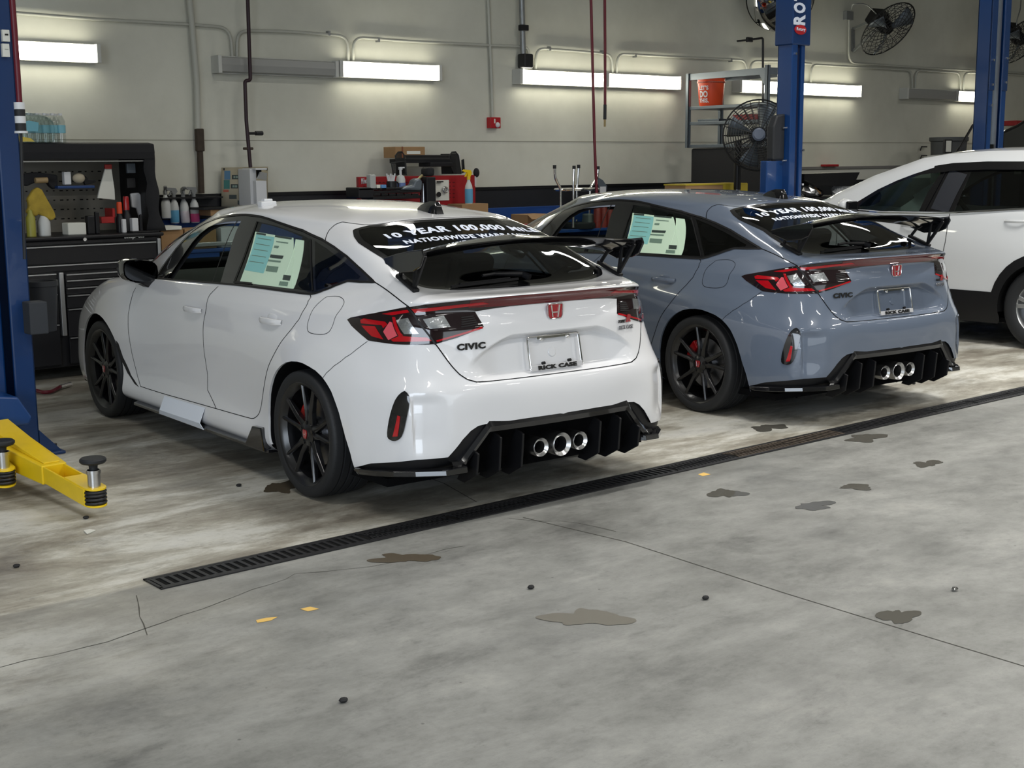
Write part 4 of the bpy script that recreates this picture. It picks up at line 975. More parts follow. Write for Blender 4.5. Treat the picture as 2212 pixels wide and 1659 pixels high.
    k = 5; vs_ = [p for s_ in secs for p in s_]; d.add(vs_, [(i*k+j, i*k+j+1, (i+1)*k+j+1, (i+1)*k+j) for i in range(len(xs)-1) for j in range(k-1)], 0, True)
    df = d.build('diffuser_surround', M['black_gloss'], bump)
    e = MB()       # recessed centre and its tray
    T_ = [(-.56,-.87,.27),(-.42,-.89,.42),(.42,-.89,.42),(.56,-.87,.27)]; I_ = [(-.47,-.74,.24),(-.36,-.74,.37),(.36,-.74,.37),(.47,-.74,.24)]; G_ = [(-.50,-.80,.20),(.50,-.80,.20),(.50,-.2,.165),(-.50,-.2,.165)]
    e.add(T_+I_+G_, [(0,1,5,4),(1,2,6,5),(2,3,7,6),(4,5,6,7),(4,7,10,11),(8,9,7,4),(0,4,8),(3,9,7),(8,9,10,11)])
    e.build('diffuser_tray', M['liner'], bump)
    for x in (-.50, -.37, -.24, .24, .37, .50):
        q = MB(); zt_ = .40 if abs(x) < .43 else .34
        q.prism([(x-.006, -.86, zt_), (x-.006, -.915, zt_-.02), (x-.006, -.90, .22), (x-.006, -.80, .165), (x-.006, -.74, .17)], (.012, 0, 0)); q.build('diffuser_fin', M['black_trim'], bump, bevel=.003)
    for s_ in (-1, 1):       # side blade
        q = MB(); Pts = [(.555,-.888),(.66,-.868),(.765,-.775),(.83,-.69),(.872,-.60),(.900,-.50),(.905,-.46)]
        vs_ = []
        for k_, (a, b) in enumerate(Pts):
            e = 1-.75*(k_ == 6); zt_ = .266-.006*k_; h_ = .026*e
            vs_ += [(s_*(a-.02), b+.02, zt_+.006), (s_*a, b-.012, zt_), (s_*a, b-.016, zt_-h_), (s_*(a-.06), b+.05, zt_-h_-.004)]
        q.add(vs_, [(i*4+j_, i*4+j_+1, (i+1)*4+j_+1, (i+1)*4+j_) for i in range(6) for j_ in range(3)]+[(0,3,2,1),(24,25,26,27)])
        q.build('splitter_blade', M['black_gloss'], bump, bevel=.003)
    # ---- exhaust tips
    for x, r_ in ((-.122, .046), (0, .058), (.122, .046)):
        q = MB(); L = .20; y = -.885 if x else -.893
        q.lathe([(r_*.62,-.05),(r_*.66,0.0),(r_*.70,-.002),(r_*.98,.012),(r_,.008),(r_,-L)][::1], 36, Matrix.Translation((x, y, .297)) @ Matrix.Rotation(PI/2, 4, 'X'))
        ex = q.build('exhaust_tip', M['steel'], root)
        q = MB(); q.lathe([(.001,-.06),(r_*.66,-.06),(r_*.66,-.002)], 24, Matrix.Translation((x, y, .297)) @ Matrix.Rotation(PI/2, 4, 'X')); q.build('exhaust_bore', M['liner'], ex)
    # ---- underside, sills
    q = MB(); q.box((-.80, -.60, .15), (.80, 3.4, .19)); q.build('underbody', M['liner'], root)
    for s_ in (-1, 1):
        q = MB(); pts = [(.86,.36,.178),(.925,.36,.183),(.927,.45,.180),(.922,1.0,.176),(.918,2.20,.174),(.86,2.26,.174)]
        q.prism([(s_*a, b, c) for a, b, c in pts], (0, 0, -.018)); q.build('side_skirt', M['black_gloss'], root, bevel=.004)
        q = MB(); q.prism([(s_*.895, .385, .165), (s_*.895, .62, .165), (s_*.895, .52, .285), (s_*.895, .42, .29)], (s_*.040, 0, 0)); q.build('skirt_fin', M['black_gloss'], root, bevel=.006)
    q = MB(); q.add([(-.903,1.74,.275),(-.903,1.17,.285),(-.938,1.17,.20),(-.938,1.74,.195),(-.925,1.15,.165),(-.925,1.78,.165)], [(0,1,2,3),(3,2,4,5)]); wr = q.build('sill_wrap', mat('white_film', srgb(226, 232, 242), .3), root, solid=.003); wr['label'] = 'white protective film on sill'
    # fender vent
    for s_ in (-1, 1):
        q = MB(); add_patch(q, px((250.5,735.5),(256,742),(266,772),(283,810),(300,836),(291,829),(276,806),(262,778)), .002, sides=(s_,)); q.build('fender_vent', M['black_matt'], root)
    # ---- door handles
    for s_ in (-1, 1):
        for nm, door, c in (('f', fd, (418, 668)), ('r', rdd, (586, 693))):
            h = px(c)[0]; p = S([h[0]], [h[1]])[0]; pos = Vector((p[0], p[1], p[2]))
            q = MB(); L = .118
            sec = []
            for i in range(11):
                t = -1+2*i/10; y = pos.y+t*L; off = .030*(1-abs(t)**3.5)+.004; hh = .0165*(1-.2*t*t)
                sec.append([(pos.x-off, y, pos.z+hh*.9), (pos.x-off-.005, y, pos.z), (pos.x-off, y, pos.z-hh*.9), (pos.x-off+.010, y, pos.z-hh), (pos.x-off+.010, y, pos.z+hh)])
            vs_ = [((a if s_ < 0 else -a), b, c_) for r__ in sec for a, b, c_ in r__]
            q.add(vs_, [(i*5+j, i*5+(j+1) % 5, (i+1)*5+(j+1) % 5, (i+1)*5+j) for i in range(10) for j in range(5)], 0, True)
            q.build('door_handle', P, door[s_])
            cup = MB(); cup.ell((pos.x*(1 if s_ < 0 else -1)*.991, pos.y+.0, pos.z-.002), (.008, .070, .040)); cup.build('handle_recess', P, door[s_])
    # ---- mirrors
    for s_ in (-1, 1):
        q = MB(); vs_ = []
        rings = [(2.00, .106, .070), (2.05, .112, .077), (2.12, .100, .068), (2.18, .06, .038), (2.21, .01, .01)]
        n = 18; cx = -.905; cz_ = 1.000
        for y, a, b in rings:
            for k in range(n):
                t = 2*PI*k/n; ex_ = 3.0; c, si = math.cos(t), math.sin(t)
                X = cx-abs(c)**(2/ex_)*math.copysign(a, c); Z = cz_+abs(si)**(2/ex_)*math.copysign(b, si)
                X2 = X+.0; Z2 = Z-.10*(cx-X)*0+(.018 if X < cx else -.004)*abs(X-cx)/.1
                vs_.append(((X2 if s_ < 0 else -X2), y+.25*(X-cx)*-.3, Z2))
        q.add(vs_, [(i*n+k, i*n+(k+1) % n, (i+1)*n+(k+1) % n, (i+1)*n+k) for i in range(4) for k in range(n)]+[tuple(range(4*n, 5*n))], 0, True)
        mo = q.build('door_mirror', M['black_gloss'], fd[s_])
        gl = MB(); vv = []
        for k in range(n):
            t = 2*PI*k/n; c, si = math.cos(t), math.sin(t); X = cx-abs(c)**(2/3)*math.copysign(.096, c); Z = cz_+abs(si)**(2/3)*math.copysign(.060, si)+(.018 if X < cx else -.004)*abs(X-cx)/.1
            vv.append(((X if s_ < 0 else -X), 2.005+.25*(X-cx)*-.3, Z))
        gl.add(vv, [tuple(range(n))]); gl.build('mirror_glass', M['dark_mirror'], mo)
        st = MB(); st.add([(s_*x, y, z) for x, y, z in ((.81,1.98,.945),(.81,2.10,.945),(.87,2.13,.965),(.87,2.02,.965),(.83,2.0,.885),(.83,2.10,.885),(.91,2.13,.935),(.91,2.03,.935))], [(0,1,2,3),(4,7,6,5),(0,3,7,4),(1,5,6,2),(0,4,5,1),(3,2,6,7)])
        st.build('mirror_stalk', M['black_trim'], mo, bevel=.006)
    # ---- roof fin
    q = MB()
    prof = [(.345,0),(.30,.022),(.25,.050),(.20,.066),(.165,.070),(.150,.062),(.120,.0),]
    L_ = []; 
    for s_ in (-1, 1):
        pass
    rows = []
    for z_t in (0, .25, .5, .75, 1):
        zz = .060*(1-(1-z_t)**1.3); yf = .315-.115*z_t**1.6; yr = .105+.022*z_t; w = .034*(1-z_t)**.7+.005
        rows.append([(-w*.3, yf, zz), (-w*.8, (yf*.55+yr*.45), zz), (-w, yr+.03*(1-z_t), zz), (-w*.6, yr, zz), (w*.6, yr, zz), (w, yr+.03*(1-z_t), zz), (w*.8, (yf*.55+yr*.45), zz), (w*.3, yf, zz)])
    def roofz(y): h = hit((0, y, 3), (0, 0, -1)); return S([h[0]], [h[1]])[0][2]
    vs_ = []
    for ri, r_ in enumerate(rows):
        for x, y, z in r_: vs_.append((x, y, roofz(min(max(y, .1), .4))*(1-ri/4)+roofz(.2)*(ri/4)+z-.004))
    q.add(vs_, [(i*8+k, i*8+(k+1) % 8, (i+1)*8+(k+1) % 8, (i+1)*8+k) for i in range(4) for k in range(8)]+[tuple(range(32, 40))], 0, True)
    q.build('antenna_fin', M['black_gloss'], root)
    return root, gate, fd, rdd, rear_y
def wing_and_rest(root, gate):
    # ---- wing
    q = MB(); st = []; NS = 29
    for i in range(NS):
        t = -1+2*i/(NS-1); a = abs(t); x = .715*math.copysign(1-(1-a)**1.15, t) if False else .668*t
        dl = .082*a**1.35; dt = .036*a*a
        yl = -.415-.045*a*a; yt = -.70+.0*a; 
        if a > .90: k = (a-.9)/.1; yl -= .04*k*k; yt -= 0.0
        zc = 1.262; cam_ = []
        ch = yl-yt
        for sx, sz in ((0,0),(.03,.014),(.12,.024),(.35,.026),(.65,.016),(.88,.010),(1.0,.024),(1.0,.018),(.88,-.002),(.6,-.012),(.3,-.018),(.1,-.014),(.02,-.008)):
            cam_.append((x, yl-sx*ch, zc+sz-.006*sx-dl*(1-sx)-dt*sx))
        st.append(cam_)
    k = 13; q.add([p for s_ in st for p in s_], [(i*k+j, i*k+(j+1) % k, (i+1)*k+(j+1) % k, (i+1)*k+j) for i in range(NS-1) for j in range(k)]+[tuple(range(k)), tuple((NS-1)*k+j for j in reversed(range(k)))], 0, True)
    w = q.build('rear_wing', M['black_gloss'], root)
    for s_ in (-1, 1):
        q = MB()          # end plate turning down
        q.prism([(s_*.664, -.40, 1.200), (s_*.664, -.50, 1.222), (s_*.664, -.62, 1.242), (s_*.664, -.735, 1.256), (s_*.664, -.750, 1.228), (s_*.664, -.715, 1.172), (s_*.664, -.66, 1.150), (s_*.664, -.54, 1.138), (s_*.664, -.42, 1.172)], (s_*.010, 0, 0)); q.build('end_plate', M['black_gloss'], w, bevel=.005)
        q = MB(); A = Vector((s_*.622, -.452, 1.118)); B = Vector((s_*.630, -.62, 1.056))
        q.bar(A, B, .034, .020); ft = q.build('wing_foot', M['black_trim'], w, bevel=.006)
        q = MB()
        for a_, b_, wd_ in (((.622,-.47,1.120),(.63,-.51,1.172),.018),((.63,-.51,1.172),(.64,-.62,1.225),.018),((.63,-.60,1.070),(.635,-.625,1.225),.018),((.63,-.60,1.070),(.640,-.712,1.225),.022),((.64,-.50,1.215),(.64,-.715,1.235),.016)):
            q.bar((s_*a_[0], a_[1], a_[2]), (s_*b_[0], b_[1], b_[2]), .014, wd_, up=(0, 1, 0))
        q.build('wing_stay', M['black_trim'], w, bevel=.004)
    # ---- wiper
    def scr(x, z_off=.0, y=None):
        pass
    q = MB()
    def onscreen(x, t): # t along the glass: 0 bottom, 1 top; returns a point a little outside
        h = hit((x, -.60+.55*t, 3), (0, 0, -1)); p = S([h[0]], [h[1]])[0]; n = SNo([h[0]], [h[1]])[0]
        return Vector((x, p[1], p[2]))+Vector((abs(n[0])*0, n[1], n[2]))*.022
    a = onscreen(0.03, .06); b = onscreen(-.12, .13); c = onscreen(-.36, .05)
    q.tube([onscreen(.05, .02), onscreen(.03, .10), b], [.018, .016, .009], 8); q.tube([b, onscreen(-.20, .12)], .008, 6)
    q.bar(onscreen(-.05, .085)-Vector((0,0,.012)), c-Vector((0,0,.012)), .014, .010); q.bar(onscreen(.0, .075)-Vector((0,0,.016)), onscreen(-.42, .02)-Vector((0,0,.014)), .008, .012)
    q.build('rear_wiper', M['black_trim'], gate)
    # ---- lettering on the rear screen
    def rs(x, y): 
        h = hit((x, y, 3), (0, 0, -1)); p = S([h[0]], [h[1]])[0]; n = SNo([h[0]], [h[1]])[0]
        return Vector((x, p[1], p[2])) + Vector((0, n[1], n[2]))*.003
    for s_, y, wd_, ht in (('10 YEAR 100,000 MILE', -.100, .96, .078), ('NATIONWIDE WARRANTY', -.182, .80, .044)):
        me = text_mesh(s_, .1, bold=.0045, extrude=0); xs = [v.co.x for v in me.vertices]; ys = [v.co.y for v in me.vertices]
        cx, cy = (max(xs)+min(xs))/2, (max(ys)+min(ys))/2; fx = wd_/(max(xs)-min(xs)); fy = ht/(max(ys)-min(ys))
        bm = bmesh.new(); bm.from_mesh(me); bmesh.ops.triangulate(bm, faces=bm.faces); bm.to_mesh(me); bm.free()
        for v in me.vertices:
            X = (v.co.x-cx)*fx+(.03 if ht > .06 else -.0); Yy = (v.co.y-cy)*fy; p = rs(X, y+Yy*.9+.10*(.25-(X/.5)**2*.25)*0 + .03*(X/.5)**2)
            v.co = p
        link('screen_lettering', me, M['decal_white'], gate)
    # ---- cabin
    q = MB()
    q.box((-.70, 1.75, .45), (.70, 2.1, .90)); q.add([(-.72,1.75,.90),(.72,1.75,.90),(.70,2.55,.955),(-.70,2.55,.955)], [(0,1,2,3)]); q.build('dashboard', M['interior'], root, bevel=.03)
    def seat(name, x, y, w_, h_top, z0=.42):
        q = MB(); q.box((x-w_/2, y, z0), (x+w_/2, y+.5, z0+.14))
        Mx = Matrix.Translation((x, y+.04, z0+.10)) @ Matrix.Rotation(math.radians(20), 4, 'X')
        q.box((-w_/2, -.09, 0), (w_/2, .04, h_top), 0, Mx); s__ = q.build(name, M['interior'], root, bevel=.05, seg=3)
        q = MB(); q.box((-.13, -.085, h_top-.02), (.13, .01, h_top+.19), 0, Mx); q.build('head_rest', M['interior'], s__, bevel=.04, seg=3)
    for x in (-.37, .37): seat('front_seat', x, .95, .50, .62)
    seat('rear_seat', 0, .05, 1.2, .52)
    q = MB(); q.tube([Vector((-.37, 1.62, .86))+Vector((.185*math.cos(t), -.06*math.sin(t)*-1, .18*math.sin(t))) for t in [2*PI*i/28 for i in range(28)]], .016, 8, closed=True)
    q.tube([(-.37,1.62,.86),(-.37,1.9,.80)], .03, 8); q.tube([(-.54,1.62,.86),(-.20,1.62,.86)], .018, 6)
    q.build('steering_wheel', M['interior'], root)
    q = MB(); q.box((-.74, -.45, .38), (.74, 1.9, .42)); q.build('cabin_floor', M['interior'], root)
    q = MB(); q.box((-.10, 1.90, 1.255), (.10, 1.925, 1.315)); q.build('cabin_mirror', M['interior'], root, bevel=.012)
    # price sheet inside the left rear window
    def on_gl(u0, v0): 
        p = S([u0], [v0])[0]-SNo([u0], [v0])[0]*.004; return Vector(p)
    def sheet(name, polypx, m, off, parent):
        q = MB(); uvp = px(*polypx); v, t_ = patch(uvp, off, .12); v2 = v[:len(v)]
        q.add(v, t_, 0, True); return q.build(name, m, parent)
    sh = sheet('price_sheet', ((551,500),(633,513),(628,624),(571,617.5),(517,609)), M['paper_green'], -.0035, root)
    sh['label'] = 'pale green price sheet inside rear window'
    sheet('sheet_column', ((553,506),(592,512),(568,590),(527,583)), M['paper_blue'], -.0028, sh)
    sheet('sheet_strip', ((638,516),(656,519),(632,624),(600,620)), M['paper_green'], -.0045, sh)
    for pp, mm in ((((554,501.5),(574,504.5),(573,508.5),(552.5,505.5)), 'print_dark'), (((594,507.5),(630,513),(629,517),(593,511.5)), 'print_dark'),
                   (((592,530),(602,531),(600,536),(590.5,535)), 'print_mid'), (((584,549),(612,552),(609,559),(582,556)), 'print_dark'), (((579,560),(606,563),(605,567),(578,564)), 'print_mid'),
                   (((576,573),(601,576),(597,588),(573,585)), 'print_mid'), (((612,593),(628,595),(625,606),(609,604)), 'print_dark'), (((604,607),(622,609),(620,618),(601,616)), 'print_mid'),
                   (((556,513),(586,517.5),(585,519),(555.5,514.5)), 'print_mid'), (((552,525),(582,530),(581.5,531.5),(551.5,526.5)), 'print_mid'), (((548,537),(578,541.5),(577.5,543),(547.5,538.5)), 'print_mid'),
                   (((543,550),(574,554.5),(573.5,556),(542.5,551.5)), 'print_mid'), (((538,563),(569,567.5),(568.5,569),(537.5,564.5)), 'print_mid'), (((596,520),(622,523.5),(621.5,526),(595.5,522.5)), 'print_mid')):
        sheet('sheet_print', pp, M[mm], -.0022, sh)
def add_wheels(root):
    for y in (0, 2.735):
        for s_ in (-1, 1):
            w = bpy.data.objects.new('wheel', None); COL.objects.link(w); w.parent = root; w.empty_display_size = .1
            w.location = (s_*.788, y, .320)
            if s_ > 0: w.rotation_euler = (0, 0, PI)
            else: w.rotation_euler = (0, 0, 0)
            if y == 0 and s_ < 0:
                wheel_parts(w); proto = w
                for ch in w.children: pass
            else:
                for ch in list(proto.children):
                    if ch.name.startswith('brake_cal'): continue
                    copy_tree(ch, w)
            w2 = caliper(w, y)
            w2.rotation_euler = (.25 if y == 0 else 2.5, 0, 0)
HATCH_ROOT, gate_, fd_, rdd_, rear_y_ = build_hatch()
wing_and_rest(HATCH_ROOT, gate_)
add_wheels(HATCH_ROOT)
HATCH_ROOT.location = CAR1_O; HATCH_ROOT.rotation_euler = (0, 0, CAR1_A)
GREY = copy_tree(HATCH_ROOT, swap={M['white_paint']: M['grey_paint']})
for ch in list(GREY.children):
    if ch.name.startswith('sill_wrap'): bpy.data.objects.remove(ch)
GREY.location = CAR2_O; GREY.rotation_euler = (0, 0, CAR2_A)
h_ = hit(CC, _M1.to_3x3() @ Vector(ray(577, 443))); p_ = S([h_[0]], [h_[1]])[0]; p_ = (_M1.inverted() @ Vector((abs(p_[0]) if (CC+0*CC).x > 0 else -abs(p_[0]), p_[1], p_[2])))
q = MB(); q.box((-.05, -.025, -.01), (.05, .025, .022)); q.box((-.028, -.02, .018), (.028, .02, .036)); RC = q.build('roof_clip', M['white_plastic'], bevel=.006); RC.location = p_; tag(RC, 'small white plastic clip sitting on the roof of the white hatchback', 'clip')
tag(HATCH_ROOT, 'white hatchback with black rear wing, nearest car beside the blue lift post', 'car')
tag(GREY, 'blue-grey hatchback with black rear wing, parked between the two white cars', 'car')
# ------------------------------------------------------------------ vehicle lifts
t = thing('lift_post', 'large blue steel lift post at the left edge with yellow arms', 'lift', (2.62, 7.55, 0))
def chan(q, x0, x1, y0, y1, z0, z1, th=.02, lip=.06):
    """open column section facing -y"""
    q.box((x0, y0, z0), (x0+th, y1, z1)); q.box((x1-th, y0, z0), (x1, y1, z1)); q.box((x0, y1-th, z0), (x1, y1, z1)); q.box((x0, y0, z0), (x0+lip, y0+th, z1)); q.box((x1-lip, y0, z0), (x1, y0+th, z1))
b = MB(); chan(b, -.34, .128, -.10, .20, 0, 4.2, .02, .12); b.build('column', M['blue'], t, bevel=.01)
b = MB(); b.box((-.20, -.02, .25), (-.01, .12, 3.9)); b.build('carriage', M['blue2'], t, bevel=.01)
b = MB(); b.box((-.45, -.13, 0), (.262, .35, .018)); b.build('base_plate', M['blue'], t, bevel=.004)
b = MB(); b.add([(.128,-.08,.018),(.25,-.08,.018),(.128,-.08,.15),(.128,-.095,.018),(.25,-.095,.018),(.128,-.095,.15)], [(0,1,2),(5,4,3),(0,3,4,1),(1,4,5,2),(2,5,3,0)]); b.build('gusset', M['blue'], t)
b = MB(); b.cyl((.225, -.05, .018), (.225, -.05, .05), .018, 6); b.build('anchor_bolt', M['dark_metal'], t)
b = MB(); b.prism([(-.33, -.12, .24), (-.02, -.12, .24), (.0, -.12, .28), (-.07, -.12, .40), (-.33, -.12, .44)], (0, -.24, 0)); b.build('arm_bracket', M['blue2'], t, bevel=.012)
a = at(2, 150, 7.42)-t.location; 
for k, (y0, y1) in enumerate(((64,90),(94,123))):
    A = at(4, y0, 7.43)-t.location; C = at(21, y1, 7.43)-t.location; b = MB(); b.box((A.x, -.125, C.z), (C.x, -.102, A.z)); d = b.build('sticker', M['paper'], t)
    b = MB(); b.box((A.x+.012, -.128, C.z+.04), (A.x+.03, -.1255, A.z-.03)); b.build('sticker_print', M['text_black'], d)
# swing arms
def arm(root, A, B, w0, w1, h0, lab):
    """A: pivot, B: pad end (root coordinates)"""
    A = Vector(A); B = Vector(B); d = (B-A); d.z = 0; u_ = d.normalized(); n_ = Vector((-u_.y, u_.x, 0)); Lg = d.length
    e = bpy.data.objects.new('swing_arm', None); COL.objects.link(e); e.parent = root; e['label'] = lab; e.empty_display_size = .1
    def P(s_, o, z): 
        k = s_/Lg; return A+(B-A)*k+n_*o+Vector((0, 0, z))
    q = MB(); q.add([P(0,-w0,-h0/2),P(0,w0,-h0/2),P(0,w0,h0/2),P(0,-w0,h0/2),P(Lg*.62,-w1-.012,-.05),P(Lg*.62,w1+.012,-.05),P(Lg*.62,w1+.012,.045),P(Lg*.62,-w1-.012,.045)], [(0,3,2,1),(4,5,6,7),(0,1,5,4),(1,2,6,5),(2,3,7,6),(3,0,4,7)]); q.build('outer_arm', M['yellow'], e, bevel=.005)
    q = MB(); q.add([P(.05,-w0*.6,h0/2),P(.05,w0*.6,h0/2),P(.05,w0*.6,h0/2+.05),P(.05,-w0*.6,h0/2+.05),P(Lg*.60,-w1*.8,.045),P(Lg*.60,w1*.8,.045),P(Lg*.60,w1*.8,.052),P(Lg*.60,-w1*.8,.052)], [(0,3,2,1),(4,5,6,7),(0,1,5,4),(1,2,6,5),(2,3,7,6),(3,0,4,7)]); q.build('top_brace', M['yellow'], e, bevel=.004)
    q = MB(); s0 = Lg*.42
    for o in (-1, 1):
        q.add([P(s0,o*w1-.005,-.042),P(s0,o*w1+.005,-.042),P(s0,o*w1+.005,.04),P(s0,o*w1-.005,.04),P(Lg-.03,o*w1-.005,-.042),P(Lg-.03,o*w1+.005,-.042),P(Lg-.03,o*w1+.005,.04),P(Lg-.03,o*w1-.005,.04)], [(0,3,2,1),(4,5,6,7),(0,1,5,4),(1,2,6,5),(2,3,7,6),(3,0,4,7)])
    for z in (-.045, .036):
        pts = [P(s0,-w1,z), P(s0,w1,z)]+[P(Lg-.03+w1*math.cos(a), w1*math.sin(a), z) for a in [PI/2-PI*i/10 for i in range(11)]][:: 1]
        pts = [P(s0,-w1,z)]+[P(Lg-.03+w1*math.cos(a), w1*math.sin(a), z) for a in [-PI/2+PI*i/10 for i in range(11)]]+[P(s0,w1,z)]
        if z > 0: pts = [P(Lg*.80,-w1,z)]+pts[1:-1]+[P(Lg*.80,w1,z)]
        q.prism(pts, (0, 0, .009))
    q.build('inner_arm', M['yellow'], e, bevel=.002)
    q = MB(); c = P(Lg-.035, 0, 0)
    for z in (-.03, -.012, .006, .022): q.tube([c+Vector((.048*math.cos(a), .048*math.sin(a), z)) for a in [2*PI*i/20 for i in range(20)]], .008, 6, closed=True)
    q.build('screw_collar', M['dark_metal'], e)
    pd = MB(); pd.cyl(c+Vector((0,0,.0)), c+Vector((0,0,.125)), .030, 20); pd.cyl(c+Vector((0,0,.108)), c+Vector((0,0,.125)), .034, 20); po = pd.build('pad_post', M['steel'], e)
    pd = MB(); pd.lathe([(.001,.130),(.018,.130),(.022,.148),(.055,.158),(.062,.166),(.062,.176),(.055,.183),(.001,.183)], 26, Matrix.Translation(c)); pd.cyl(c+Vector((0,0,.12)), c+Vector((0,0,.15)), .02, 12); pd.build('rubber_pad', M['rubber'], po)
    return e
tl = Vector(t.location)
tip = flo(212, 1070, .11); arm(t, Vector((2.40, 7.20, .19))-tl, Vector((tip.x, tip.y, .10))-tl, .12, .052, .12, 'yellow swing arm reaching towards the camera')
tip2 = flo(14, 1028, .11); arm(t, Vector((2.28, 7.3, .19))-tl, Vector((tip2.x, tip2.y, .10))-tl, .10, .052, .12, 'second yellow swing arm at the left edge')
b = MB(); P = [Vector((x, y, z)) for x, y, z in ((2.05,7.1,.30),(2.18,7.12,.36),(2.24,7.0,.31),(2.22,6.95,.20))]
b.tube([p-tl for p in rounded(P, .08)], .012, 8); b.build('arm_lock', M['black_trim'], t)
# grey box on the post
A = at(52, 652, 7.42); C = at(96, 718, 7.42); o = MB().box((A.x, 7.35, C.z), (C.x, 7.46, A.z)).build('control_box', mat('grey_box', srgb(46,49,54), .8), t, bevel=.006); o.data.transform(Matrix.Translation(-tl))
# parts bucket hanging behind it
p = at(86, 690, 7.75); q = MB(); q.lathe([(.001,0),(.075,0),(.095,.27),(.100,.27),(.100,.30),(.092,.30),(.072,.01)], 22); o = q.build('bucket', mat('dark_bucket', srgb(34,36,40), .6)); o.location = (p.x+.06, 7.86, at(85, 718, 7.8).z); tag(o, 'small dark bucket hanging on the left blue lift post', 'bucket')

def post(x0, x1, lab, Y=8.0, sign=False, bolts=True):
    W_ = x1-x0; t = thing('lift_post', lab, 'lift', ((x0+x1)/2, Y+.18, 0)); h = W_/2
    return t, h
t, h = post(10.155, 10.375, '', sign=True); t['label'] = 'blue steel lift post with lettered head, behind the grey hatchback'
b = MB(); b.box((-h, -.18, 0), (-h+.085, -.01, 2.70)); b.box((-h, -.03, 0), (h, -.01, 2.70)); b.box((h-.05, -.16, 0), (h, -.01, 2.70)); b.build('column', M['blue2'], t, bevel=.008)
b = MB(); b.box((-h+.09, -.14, 0), (h-.055, -.035, 2.7)); b.build('carriage', mat('dark_blue_enamel', srgb(8,22,58), .4), t, bevel=.006)
b = MB(); b.box((-h-.012, -.19, 2.68), (h+.035, .02, 4.3)); hd = b.build('column_head', M['blue'], t, bevel=.010)
b = MB(); b.box((-.25, -.3, 0), (.25, .2, .018)); b.build('base_plate', M['blue'], t)
for x, z in ((-h+.045, 2.60), (h-.025, 1.72), (h-.025, 1.40)): b = MB(); b.cyl((x, -.195, z), (x, -.175, z), .012, 6); b.build('bolt', M['chrome'], t)
A = at(1714, 56, 7.98); zR0 = at(1729, 55, 7.98).z; zR1 = at(1729, 29, 7.98).z; lh = at(1742, 45, 7.98).x-at(1713, 45, 7.98).x; xx = (at(1742, 45, 7.98).x+at(1713, 45, 7.98).x)/2-t.location.x
z = zR0
for ch in 'ROTARY':
    fw_ = (zR1-zR0)*(.96 if ch != 'T' else .85)
    text(ch, .2, frame((xx, -.196, z+fw_/2), (0, 0, 1), (-1, 0, 0)), M['decal_white'], hd, 'sign_letter', fit=(fw_*.92, lh*.86), bold=.008); z += fw_*1.02
c = at(1730, 64, 7.98); b = MB(); q = [(c.x-t.location.x+.085*math.cos(a), -.192, c.z+.045*math.sin(a)) for a in [2*PI*i/28 for i in range(28)]]; b.prism(q, (0, -.006, 0)); bo = b.build('round_badge', M['red_flat'], hd)
text('Rotary', .05, frame((c.x-t.location.x, -.202, c.z), (1, 0, 0), (0, 0, 1)), M['decal_white'], bo, 'badge_lettering', fit=(.13, .04), shear=.2)
# power unit on its left side
A = at(1672, 250, 8.06); C = at(1690, 345, 8.06); b = MB(); b.prism([(A.x-t.location.x, -.12, C.z), (-h, -.12, C.z), (-h, -.12, A.z+.02), (A.x+.05-t.location.x, -.12, A.z), (A.x-t.location.x, -.12, A.z-.10)], (0, .08, 0)); pu = b.build('control_cabinet', mat('dark_cabinet', srgb(38,40,44), .5), t, bevel=.012)
b = MB()
for z in (A.z-.08, C.z+.02): b.tube([(-h-.05, -.14, z-.03), (-h+.0, -.14, z-.03), (-h+.02, -.14, z)], .008, 6)
b.build('cabinet_handle', M['alu'], pu)
A = at(1662, 345, 8.05); b = MB(); b.box((A.x-.10+.10-t.location.x, -.10, .02), (-h+.01, -.02, C.z-.01)); b.build('side_panel', M['blue2'], t, bevel=.01)

t, h = post(13.556, 13.917, '', 8.0); t['label'] = 'blue lift post at the right edge behind the white SUV'
b = MB()
for s_ in (-1, 1):
    x0, x1 = sorted((s_*h, s_*(h-.09))); b.box((x0, -.18, 0), (x1, -.16, 4.3)); x0, x1 = sorted((s_*h, s_*(h-.015))); b.box((x0, -.18, 0), (x1, -.01, 4.3))
b.box((-h, -.03, 0), (h, -.01, 4.3)); b.build('column', M['blue2'], t, bevel=.008)
b = MB(); b.box((-h+.11, -.13, 0), (h-.11, -.035, 4.2)); b.build('carriage', M['grey_metal'], t, bevel=.01)
b = MB(); b.box((-h+.095, -.15, 0), (-h+.12, -.12, 4.3)); b.build('cable_guide', M['blue'], t); b = MB(); b.box((h-.13, -.15, 0), (h-.105, -.12, 4.3)); b.build('cable_guide', M['alu'], t)
b = MB(); b.box((-.03, -.137, 0), (.05, -.131, 1.78)); b.build('slot', M['gap'], t)
b = MB()
for s_ in (-1, 1):
    x0, x1 = sorted((s_*h*1.02, s_*(h-.10))); b.box((x0, -.192, 2.36), (x1, -.182, 4.3))
b.build('upper_sleeve', M['blue'], t, bevel=.006)
for x in (-h+.045, h-.045):
    for z in (2.42, 2.68, 2.2, 1.72) if x < 0 else (2.45, 2.71, 1.72): b = MB(); b.cyl((x, -.205, z), (x, -.182, z), .015, 6); b.build('bolt', M['chrome'], t)
b = MB(); b.box((-.40, -.3, 0), (.40, .3, .018)); b.build('base_plate', M['blue'], t)
